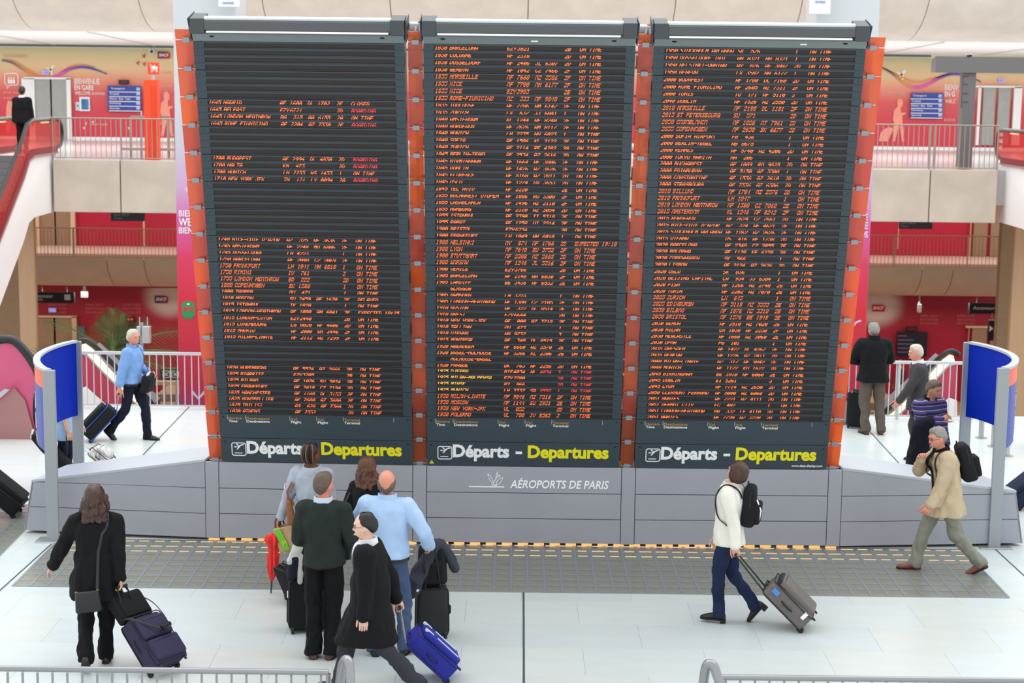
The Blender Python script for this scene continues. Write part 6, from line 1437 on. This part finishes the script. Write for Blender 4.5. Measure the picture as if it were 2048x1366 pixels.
# ================================================================== LUGGAGE
def lugM(loc, yaw, tilt, roll=0): return Matrix.Translation(Vector(loc)) @ Matrix.Rotation(rad(yaw), 4, 'Z') @ Matrix.Rotation(rad(-tilt), 4, 'Y') @ Matrix.Rotation(rad(roll), 4, 'X')
ALU = mat('handle aluminium', (170, 172, 176), .35, .7); BLKP = mat('black plastic', (22, 22, 24), .4)
def suitcase(label, loc, yaw, tilt, w_, d, h, m, trim=None, hand=None, hl=.0, pockets=2, accent=None, side_handle=True, cat='suitcase', piping=True, rodm=None, hard=False):
    M = lugM(loc, yaw, tilt); t = thing('suitcase', label, cat, M=M); trim = trim or BLKP; z0 = .035
    def tp(co): 
        k = 1 - .05 * max(0, (co.z - z0) / h) ; return V(co.x * (1 - .12 * max(0, (co.z - z0) / h - .0) * (co.x / d)), co.y * k, co.z)
    body = MB().rbox(-.01, d * .78, -w_ / 2, w_ / 2, z0, z0 + h, .04, 3, taper=tp); b = body.build('body', m, t, True, 50)
    if pockets:
        n_ = pockets; 
        for i in range(n_):
            a = z0 + .03 + (h - .06) * i / n_; c = z0 + .03 + (h - .06) * (i + 1) / n_ - .02; dd = d * (1.0 if i == 0 else .93)
            p = MB().rbox(d * .70, dd, -w_ / 2 + .025, w_ / 2 - .025, a, c, .028, 3).build('front_pocket', m, t, True, 50)
            MB().tube([V(dd * .985, -w_ / 2 + .045, c - .035), V(dd * .985 + .004, 0, c - .03), V(dd * .985, w_ / 2 - .045, c - .035)], .0045, 6).build('zip', trim, p)
    if piping:
        for x in (.012, d * .70):
            r = .05; pp = [V(x, (w_ / 2 + .002) * 1.0 * a, z0 + b_) for a, b_ in ((-1, r), (-1, h - r), (-.94, h - .012), (-.8, h + .002), (.8, h + .002), (.94, h - .012), (1, h - r), (1, r), (.9, .0), (-.9, .0))]
            pp = [V(p.x, p.y * (1 - .05 * max(0, (p.z - z0) / h)), p.z) for p in pp]; MB().tube(pp, .006, 6, closed=True).build('piping', trim, t, True)
    for sg in (-1, 1):
        wl_ = MB(); wl_.loft([wl_.ring(V(.012, sg * (w_ / 2 - .035) + y, .032), V(.032, 0, 0), V(0, 0, .032), 14) for y in (-.012, .012)]); wl_.build('wheel', BLACK, t, True)
        MB().rbox(-.015, .05, sg * (w_ / 2 - .035) - .02, sg * (w_ / 2 - .035) + .02, .035, .075, .008, 1).build('wheel_housing', trim, t); MB().rbox(d * .68, d * .75, sg * (w_ / 2 - .05) - .015, sg * (w_ / 2 - .05) + .015, .0, .04, .006, 1).build('foot', trim, t)
    hp = None
    if hand is not None: hp = M.inverted() @ Vector(hand)
    elif hl: hp = V(.01, 0, z0 + h + hl)
    if hp is not None:
        tgt = V(hp.x, hp.y, hp.z); hd = MB()
        for sg in (-1, 1): hd.tube([V(.01, sg * w_ * .24, z0 + h * .9), V(.01, sg * w_ * .24, z0 + h).lerp(tgt + V(0, sg * .055, 0), .0), tgt + V(0, sg * .055, -.0)], .009, 8)
        hd.build('telescopic_handle', rodm or ALU, t, True); MB().tube([tgt + V(0, -.07, 0), tgt + V(0, .07, 0)], .015, 8).build('grip', BLKP, t, True)
    MB().tube([V(d * .3, -.07, z0 + h - .005), V(d * .3, -.055, z0 + h + .03), V(d * .3, .055, z0 + h + .03), V(d * .3, .07, z0 + h - .005)], .01, 6).build('top_grip', trim, t, True)
    if side_handle:
        for sg in (-1,): MB().tube([V(d * .35, sg * (w_ / 2 - .006), z0 + h * .38), V(d * .35, sg * (w_ / 2 + .022), z0 + h * .44), V(d * .35, sg * (w_ / 2 + .022), z0 + h * .58), V(d * .35, sg * (w_ / 2 - .01), z0 + h * .64)], .01, 6).build('side_grip', trim, t, True)
    if accent:
        for i, (z1, z2) in enumerate(((h * .12, h * .66), (h * .74, h * .94))):
            MB().rbox(d * .9, d * 1.012, -w_ / 2 + .05, -w_ / 2 + .10, z0 + z1, z0 + z2, .01, 2).build('accent_stripe', accent, t); MB().rbox(d * .9, d * 1.012, w_ / 2 - .10, w_ / 2 - .05, z0 + z1, z0 + z2, .01, 2).build('accent_stripe', accent, t)
    return t, M
NAVYC = cloth('navy case canvas', (58, 56, 82), bump=.4); BLUEC = cloth('royal blue case canvas', (42, 48, 148), rough=.6); GREYC = cloth('taupe grey case canvas', (118, 112, 108), bump=.4); BLKCV = cloth('black case canvas', (28, 29, 31), bump=.4); CHC = cloth('charcoal case canvas', (52, 54, 54), bump=.4)
hnd = P1['hand']['R']; tN, MN = suitcase('navy two pocket trolley case leaning behind the woman in black coat', at(330, 1346), -34, 44, .42, .25, .54, NAVYC, hand=hnd, rodm=BLKP)
tb = thing('laptop_bag', 'black laptop bag strapped on top of the navy trolley case', 'bag', M=MN @ Matrix.Translation(V(-.005, 0, .585)))
b_ = MB().rbox(.0, .13, -.19, .19, .0, .30, .035, 3).build('body', BLKCV, tb, True, 50); MB().rbox(.12, .15, -.16, .16, .03, .26, .012, 2).build('front_pocket', BLKCV, tb, True, 50)
for x in (.03, .1): MB().tube([V(x, -.07, .29), V(x, -.055, .37), V(x, .055, .37), V(x, .07, .29)], .009, 6).build('carry_handle', BLKP, tb, True)
MB().tube(spline([(.06, .19, .24), (.12, .24, .1), (.2, .2, -.12), (.275, .08, -.25), (.275, -.06, -.2), (.2, -.2, -.02), (.08, -.19, .05)], 5), .014, 6, flat=.35).build('shoulder_strap', BLKP, tb, True); MB().tube([V(.285, .12, -.225), V(.29, .0, -.245)], .026, 8).build('strap_pad', BLKP, tb, True)
tg, MG = suitcase('taupe grey trolley case with a blue tag behind the woman in cream jacket', at(1606, 1258), -14, 47, .36, .27, .55, GREYC, CHC, hand=P7['hand']['L'], pockets=1, rodm=BLKP)
MB().rbox(.1, .155, -.205, -.195, .46, .54, .003, 1).build('luggage_tag', mat('blue card tag', (70, 140, 226), .5), tg); MB().rbox(.12, .2, -.205, -.195, .1, .14, .003, 1).build('paper_tag', WHITE, tg); MB().tube([V(.12, -.18, .57), V(.13, -.2, .54)], .004, 6).build('tag_loop', mat('red ribbon', (200, 40, 40), .6), tg)
MB().rbox(.18, .255, -.15, .15, .42, .56, .02, 2).build('dark_panel', CHC, tg, True, 50)
tbz, MBZ = suitcase('royal blue trolley case with pale stripes behind the striding man', at(893, 1358), 8, 46, .36, .25, .52, BLUEC, mat('deep blue trim', (26, 28, 90), .5), hand=P6['hand']['R'], pockets=1, accent=mat('pale blue piping', (200, 214, 236), .5), rodm=ALU)
tD, MD = suitcase('charcoal trolley case standing upright under the bald man hand', at(866, 1279), 100, 0, .33, .24, .50, CHC, hand=V(P5['hand']['R'].x, P5['hand']['R'].y, P5['hand']['R'].z - .0), pockets=1, rodm=BLKP)
tE, ME = suitcase('large black trolley case standing in front of the man in green sweater', at(627, 1266), 104, 0, .50, .27, .56, BLKCV, hl=.42, pockets=2, rodm=ALU)
MB().rbox(.1, .13, .245, .256, .36, .43, .003, 1).build('paper_tag', WHITE, tE)
suitcase('small black case tilted beside the woman in grey hoodie', at(586, 1206), 38, 24, .30, .2, .40, BLKCV, hand=None, hl=.0, pockets=1, rodm=BLKP)
suitcase('black trolley case cut off by the left picture edge', at(36, 1031), 2, 50, .42, .28, .62, BLKCV, hl=.4, pockets=1)
tH, MH_ = suitcase('black trolley case with a blue rim pulled by the man in sky blue shirt', at(180, 882), 192, 44, .40, .28, .58, BLKCV, mat('blue rim', (40, 80, 190), .5), hand=P9['hand']['R'], pockets=1)
tK, _ = suitcase('slim black case standing left of the black jacketed man at the railing', at(1709, 858), 60, 0, .3, .2, .58, BLKCV, hl=.05, pockets=1); suitcase('pale grey case half behind the orange glass strip at the right', at(1689, 850), 75, 0, .34, .22, .36, mat('pale grey shell', (168, 168, 166), .4), hl=.05, pockets=0)
suitcase('dark blue travel case cut off by the right picture edge behind the plinth end', at(2026, 1016), 186, 52, .4, .26, .56, cloth('ink blue canvas', (34, 44, 66)), hl=.4, pockets=1)
# colourful child trolley behind the left wing
m = bpy.data.materials.new('multicolour print canvas'); m.use_nodes = True; nt = m.node_tree; vo = nt.nodes.new('ShaderNodeTexVoronoi'); vo.inputs['Scale'].default_value = 14; hs = nt.nodes.new('ShaderNodeHueSaturation'); hs.inputs['Saturation'].default_value = 1.1; hs.inputs['Value'].default_value = 1.0
nt.links.new(vo.outputs['Color'], hs.inputs['Color']); mx = nt.nodes.new('ShaderNodeMix'); mx.data_type = 'RGBA'; mx.inputs[0].default_value = .2; mx.inputs[7].default_value = (.85, .85, .85, 1); nt.links.new(hs.outputs[0], mx.inputs[6]); nt.links.new(mx.outputs[2], nt.nodes['Principled BSDF'].inputs['Base Color'])
suitcase('small multicoloured trolley bag lying behind the left wing of the plinth', at(216, 934), 176 - 180, 52, .32, .2, .3, m, hl=.42, pockets=1, rodm=PAINT)
# long black bag of the hidden man
c = P10['W'](P10['pel']); t = thing('shoulder_bag', 'long black bag slung behind the man at the left blue panel', 'bag', (c.x, c.y - .26, c.z)); 
a, b = A(66, 868, c.y - .25) - Vector(t.location), A(148, 946, c.y - .25) - Vector(t.location); dv = (b - a)
lm = MB(); lm.tube([a, a + dv * .05, a + dv * .3, a + dv * .7, a + dv * .95, b], [.05, .085, .115, .12, .1, .05], 14, flat=.8); lm.build('body', BLKCV, t, True, 60)
MB().tube(spline([tuple(a + dv * .15 + V(0, 0, .1)), (0 - .05, .0, .45), (.1, .1, .62), tuple(a + dv * .8 + V(0, .02, .1))], 5), .016, 6, flat=.4).build('strap', BLKP, t, True); MB().tube([a + V(-.01, -.05, -.05), a + V(-.01, .05, .05)], .02, 8).build('end_cap', STEEL, t, True)
# handbags
t = thing('handbag', 'black leather shoulder bag on the hip of the woman in black coat', 'bag', M=P1['M'] @ Matrix.Translation(V(-.235, .06, .70)) @ Matrix.Rotation(rad(-6), 4, 'X'))
MB().rbox(-.05, .05, -.13, .13, -.11, .10, .03, 3, taper=lambda co: V(co.x * (1 if co.z < 0 else .55), co.y * (1 if co.z < 0 else .86), co.z)).build('body', mat('soft black leather', (30, 30, 36), .35, var=.2, vscale=8, bump=.2, bscale=30), t, True, 50)
for y in (-.1, .1): MB().tube([V(0, y - .012, .09), V(0, y, .105), V(0, y + .012, .09)], .006, 6).build('brass_ring', mat('brass', (200, 160, 80), .3, .9), t)
inv = t.matrix_world.inverted(); R1 = P1['M']; sh = P1['shd']['R'] + V(0, .07, .07); mid = [R1 @ v for v in snap(P1, (P1['nb'] + V(.08, -.09, -.06), P1['nb'] + V(-.0, -.115, .01), P1['shl'] + V(-.12, -.11, -.06), P1['chest'] + V(-.17, -.08, -.0), P1['waist'] + V(-.17, -.04, .05)), .006)]
MB().tube([inv @ v for v in mid] + [V(.0, -.1, .11)], .014, 6, flat=.35).build('strap', mat('soft black leather', (30, 30, 36), .35), t, True)
t = thing('handbag', 'tan leather handbag under the arm of the woman in grey hoodie', 'bag', M=P2['M'] @ Matrix.Translation(V(-.06, .235, .98)) @ Matrix.Rotation(rad(-8), 4, 'X') @ Matrix.Rotation(rad(20), 4, 'Z'))
MB().rbox(-.14, .14, -.05, .05, -.14, .13, .025, 3, taper=lambda co: V(co.x * (1 if co.z < 0 else .78), co.y * (1 if co.z < 0 else .5), co.z)).build('body', TANL, t, True, 50)
inv = t.matrix_world.inverted(); sp = inv @ (P2['M'] @ (P2['shd']['L'] + V(0, -.03, .085)))
for x in (-.05, .05): MB().tube([V(x, 0, .12), V(x * .9, 0, .22), sp + V(x * .5, 0, 0), V(x * .9 , -.03, .2)], .013, 6, flat=.4).build('strap', TANL, t, True)
MB().rbox(-.02, .02, -.055, -.03, .05, .1, .005, 1).build('clasp', mat('brass', (200, 160, 80), .3, .9), t)
t = thing('handbag', 'grey furry bag under the arm of the woman with auburn hair', 'bag', M=P4['M'] @ Matrix.Translation(V(-.05, .25, 1.06)))
fm = MB(); fm.ell((0, 0, 0), (.15, .07, .12)); o = link_smooth('body', remesh(fm, .012, 1, .03, 22, 5), mat('grey fur', (150, 148, 144), .95, var=.5, vscale=40, bump=.6, bscale=90), t)
inv = t.matrix_world.inverted(); sp = inv @ (P4['M'] @ (P4['shd']['L'] + V(0, -.02, .09))); MB().tube([V(-.1, 0, .07), sp, V(.1, -.03, .07)], .014, 6, flat=.4).build('strap', BKLEA, t, True)
t = thing('laptop_bag', 'black document bag under the arm of the man in sky blue shirt', 'bag', M=P9['M'] @ Matrix.Translation(V(.235, .06, .93)) @ Matrix.Rotation(rad(14), 4, 'Y'))
MB().rbox(-.06, .06, -.16, .16, -.16, .13, .03, 3).build('body', BLKCV, t, True, 50); MB().rbox(.05, .075, -.12, .12, -.12, .06, .01, 2).build('front_pocket', BLKCV, t, True, 50)
inv = t.matrix_world.inverted(); MB().tube([inv @ (P9['M'] @ v) for v in snap(P9, (P9['shl'] + V(-.1, .1, .02), P9['shl'] + V(-.0, .11, .08), P9['shl'] + V(.12, .1, -.0), P9['chest'] + V(.17, .08, -.05)), .006)] + [V(0, 0, .13)], .012, 6, flat=.4).build('strap', BLKP, t, True); MB().prism([(-.04, .1), (.05, .12), (.07, .19), (-.02, .17)], .01, lambda a, b, c: V(.0 + c, -.1 + a, b)).build('papers', WHITE, t)
# umbrella and paper bag in one hand
hp = P2['hand']['L']; RED = mat('bright red umbrella cloth', (236, 44, 40), .6, var=.1, vscale=14)
t = thing('umbrella', 'folded red umbrella hanging from the hand of the woman in hoodie', 'umbrella', (hp.x - .045, hp.y, hp.z)); t.rotation_euler = (0, rad(4), 0)
um = MB(); n_ = 32; rows = []
for z, r in ((-.12, .04), (-.15, .08), (-.2, .095), (-.26, .062), (-.34, .045), (-.36, .06), (-.42, .06), (-.52, .055), (-.6, .035), (-.66, .015)):
    rows.append([V(r * (1 + .22 * math.cos(8 * q + z * 9)) * math.cos(q), r * .8 * (1 + .22 * math.cos(8 * q + z * 9)) * math.sin(q), z) for q in [2 * PI * i / n_ for i in range(n_)]])
um.loft(rows); um.build('canopy', RED, t, True, 60); MB().tube([V(0, 0, -.64), V(0, 0, -.82)], [.012, .007], 8).build('ferrule', mat('dark ferrule steel', (70, 66, 66), .4, .4), t, True); MB().tube([V(0, 0, -.14), V(0, 0, .03), V(.015, 0, .07), V(.045, 0, .075), V(.055, 0, .05)], .011, 8).build('crook_handle', mat('brown cane', (120, 76, 46), .5), t, True)
KR = mat('kraft paper', (204, 168, 128), .85, var=.08, vscale=6); t = thing('paper_bag', 'brown paper bag with a green stripe held by the woman in hoodie', 'bag', M=Matrix.Translation(hp + V(.12, -.01, -.14)) @ Matrix.Rotation(rad(-16), 4, 'Y') @ Matrix.Rotation(rad(-10), 4, 'Z'))
pb = MB().rbox(-.15, .17, -.06, .06, -.16, .13, .01, 1); 
for v in pb.v: v += V(.01 * noise.noise(v * 14), .012 * noise.noise(v * 11 + V(3, 0, 0)), .012 * noise.noise(v * 12))
pb.build('body', KR, t); LG_ = mat('lime green print', (116, 206, 50), .6); MB().obox(V(-.135, -.078, .12), V(.075, 0, 0), V(0, .01, 0), V(.04, 0, -.25)).build('green_stripe', LG_, t)
vs, fs = text_mb('M', .09, bold=.03, depth=.003); MB().add([V(-.082 + v.x * .8, -.0785 - v.z, -.08 + v.y) for v in vs], fs).build('emblem', mat('yellow green print', (196, 220, 60), .6), t)
MB().tube([V(-.12, 0, .12), V(-.15, 0, .16), V(-.06, 0, .13)], .008, 6).build('handle', KR, t)
# backpacks
def backpack(label, J, c, w_, h_, d_, m, tiltdeg=0, accent=None, straps=True):
    M = J['M'] @ Matrix.Translation(Vector(c)) @ Matrix.Rotation(rad(tiltdeg), 4, 'Y'); t = thing('backpack', label, 'backpack', M=M)
    MB().rbox(-d_, .0, -w_ / 2, w_ / 2, -h_ / 2, h_ / 2, min(d_, w_) * .33, 4, taper=lambda co: V(co.x * (1 if co.z < 0 else .8), co.y * (1 if co.z < 0 else .85), co.z)).build('body', m, t, True, 60)
    MB().rbox(-d_ - .045, -d_ + .05, -w_ * .36, w_ * .36, -h_ * .42, h_ * .12, .03, 3).build('front_pocket', m, t, True, 60)
    MB().tube([V(-d_ * .55, -w_ / 2 * .9, 0), V(-d_ * .55, -w_ * .42, h_ * .4), V(-d_ * .5, 0, h_ * .49), V(-d_ * .55, w_ * .42, h_ * .4), V(-d_ * .55, w_ / 2 * .9, 0)], .006, 6).build('zip', BLKP, t, True)
    MB().tube([V(-.03, -.03, h_ / 2 - .01), V(-.03, 0, h_ / 2 + .035), V(-.03, .03, h_ / 2 - .01)], .008, 6).build('haul_loop', BLKP, t, True)
    if accent: MB().tube([V(-d_ - .04, w_ * .2, -h_ * .3), V(-d_ - .05, w_ * .3, -.02), V(-d_ - .0, w_ * .3, h_ * .2)], .008, 6).build('reflective_trim', accent, t, True)
    if straps:
        inv = M.inverted()
        for k, sg in (('L', 1), ('R', -1)):
            q = J['shl'] + V(0, sg * .115, 0); pts_ = snap(J, [q + V(-.14, 0, -.06), q + V(-.07, 0, .05), q + V(.03, 0, .07), q + V(.11, 0, -.03), q + V(.15, sg * .01, -.16), q + V(.13, sg * .05, -.28), q + V(.0, sg * .09, -.34)], .008)
            MB().tube([inv @ (J['M'] @ p) for p in pts_], .02, 6, flat=.3).build('shoulder_strap', BLKP, t, True)
    return t
backpack('black backpack with pale trim on the woman in cream jacket', P7, P7['chest'] + V(-.135, 0, -.03), .28, .44, .15, BLKCV, -4, WHITE)
backpack('black backpack on the man in beige jacket', P8, P8['chest'] + V(-.155, 0, .02), .30, .46, .19, BLKCV, 14)
# backpack and fleece on the bald man's case
J = dict(M=MD); t = backpack('black backpack piled on the charcoal case beside the bald man', dict(M=MD), V(.20, 0, .765), .32, .42, .19, BLKCV, 0, None, False)
GF = cloth('dark grey fleece', (62, 64, 74), bump=.5); t = thing('fleece_jacket', 'dark fleece jacket draped over the backpack beside the bald man', 'jacket', M=MD); hz_ = (MD.inverted() @ P5['hand']['R'])
fm = MB(); fm.cap((.02, .0, .98), (.0, .18, .62), .05, .085); fm.cap((.0, .18, .62), (-.02, .20, .50), .075, .05); fm.cap((.02, 0, .99), (.12, -.08, .98), .05, .06).cap((.12, -.08, .98), (.12, -.2, .8), .055, .05).cap((.12, -.2, .8), (.1, -.24, .7), .045, .035)
link_smooth('cloth', remesh(fm, .014, 3, .02, 12, 2), GF, t); MB().tube([V(-.075, .16, .56), V(-.08, .18, .54)], .012, 8).build('cord_end', WHITE, t)
# pale jacket over the big black case
t = thing('draped_jacket', 'stone and navy jacket hanging over the handle of the black case', 'jacket', M=ME); fm = MB()
for sg, y in ((1, .14), (1, .22)): pass
fm.cap((.01, -.02, 1.0), (.01, .12, 1.0), .045, .05); fm.cap((.01, .12, 1.0), (.0, .2, .78), .055, .06)
link_smooth('upper_cloth', remesh(fm, .014, 3, .02, 12, 4), cloth('stone jacket cloth', (206, 204, 196)), t)
fm = MB(); fm.cap((.0, .2, .8), (.0, .22, .62), .058, .05).cap((.0, .08, .93), (.01, .1, .7), .045, .04); link_smooth('lower_cloth', remesh(fm, .014, 3, .02, 12, 6), cloth('navy jacket cloth', (30, 34, 48)), t)
fm = MB(); fm.cap((-.02, .13, .85), (-.02, .14, .56), .03, .028); link_smooth('sleeve', remesh(fm, .012, 3, .01, 12, 8), MATS['stone jacket cloth'], t)
# coat carried by the man in the striped sweater
t = thing('carried_coat', 'dark coat hanging over the forearm of the man in striped sweater', 'coat', M=P13['M']); e0 = P13['elb']['R']; w0 = P13['wri']['R']; fm = MB()
fm.cap(e0 + V(-.02, -.06, .02), e0.lerp(w0, .6) + V(.02, -.08, .01), .075, .075)
for f_, ln in ((0, .78), (.3, .86), (.6, .7)): 
    q = e0.lerp(w0, f_); fm.cap(q + V(.0, -.09, 0), q + V(.0, -.19, -ln), .07, .085)
link_smooth('cloth', remesh(fm, .015, 4, .02, 9, 3), cloth('black navy coat cloth', (22, 24, 34)), t); fm = MB(); q = e0.lerp(w0, .7); fm.cap(q + V(.05, -.1, -.1), q + V(.06, -.12, -.66), .045, .06); link_smooth('lining', remesh(fm, .015, 3, .01, 9, 5), cloth('grey lining', (96, 98, 108)), t)
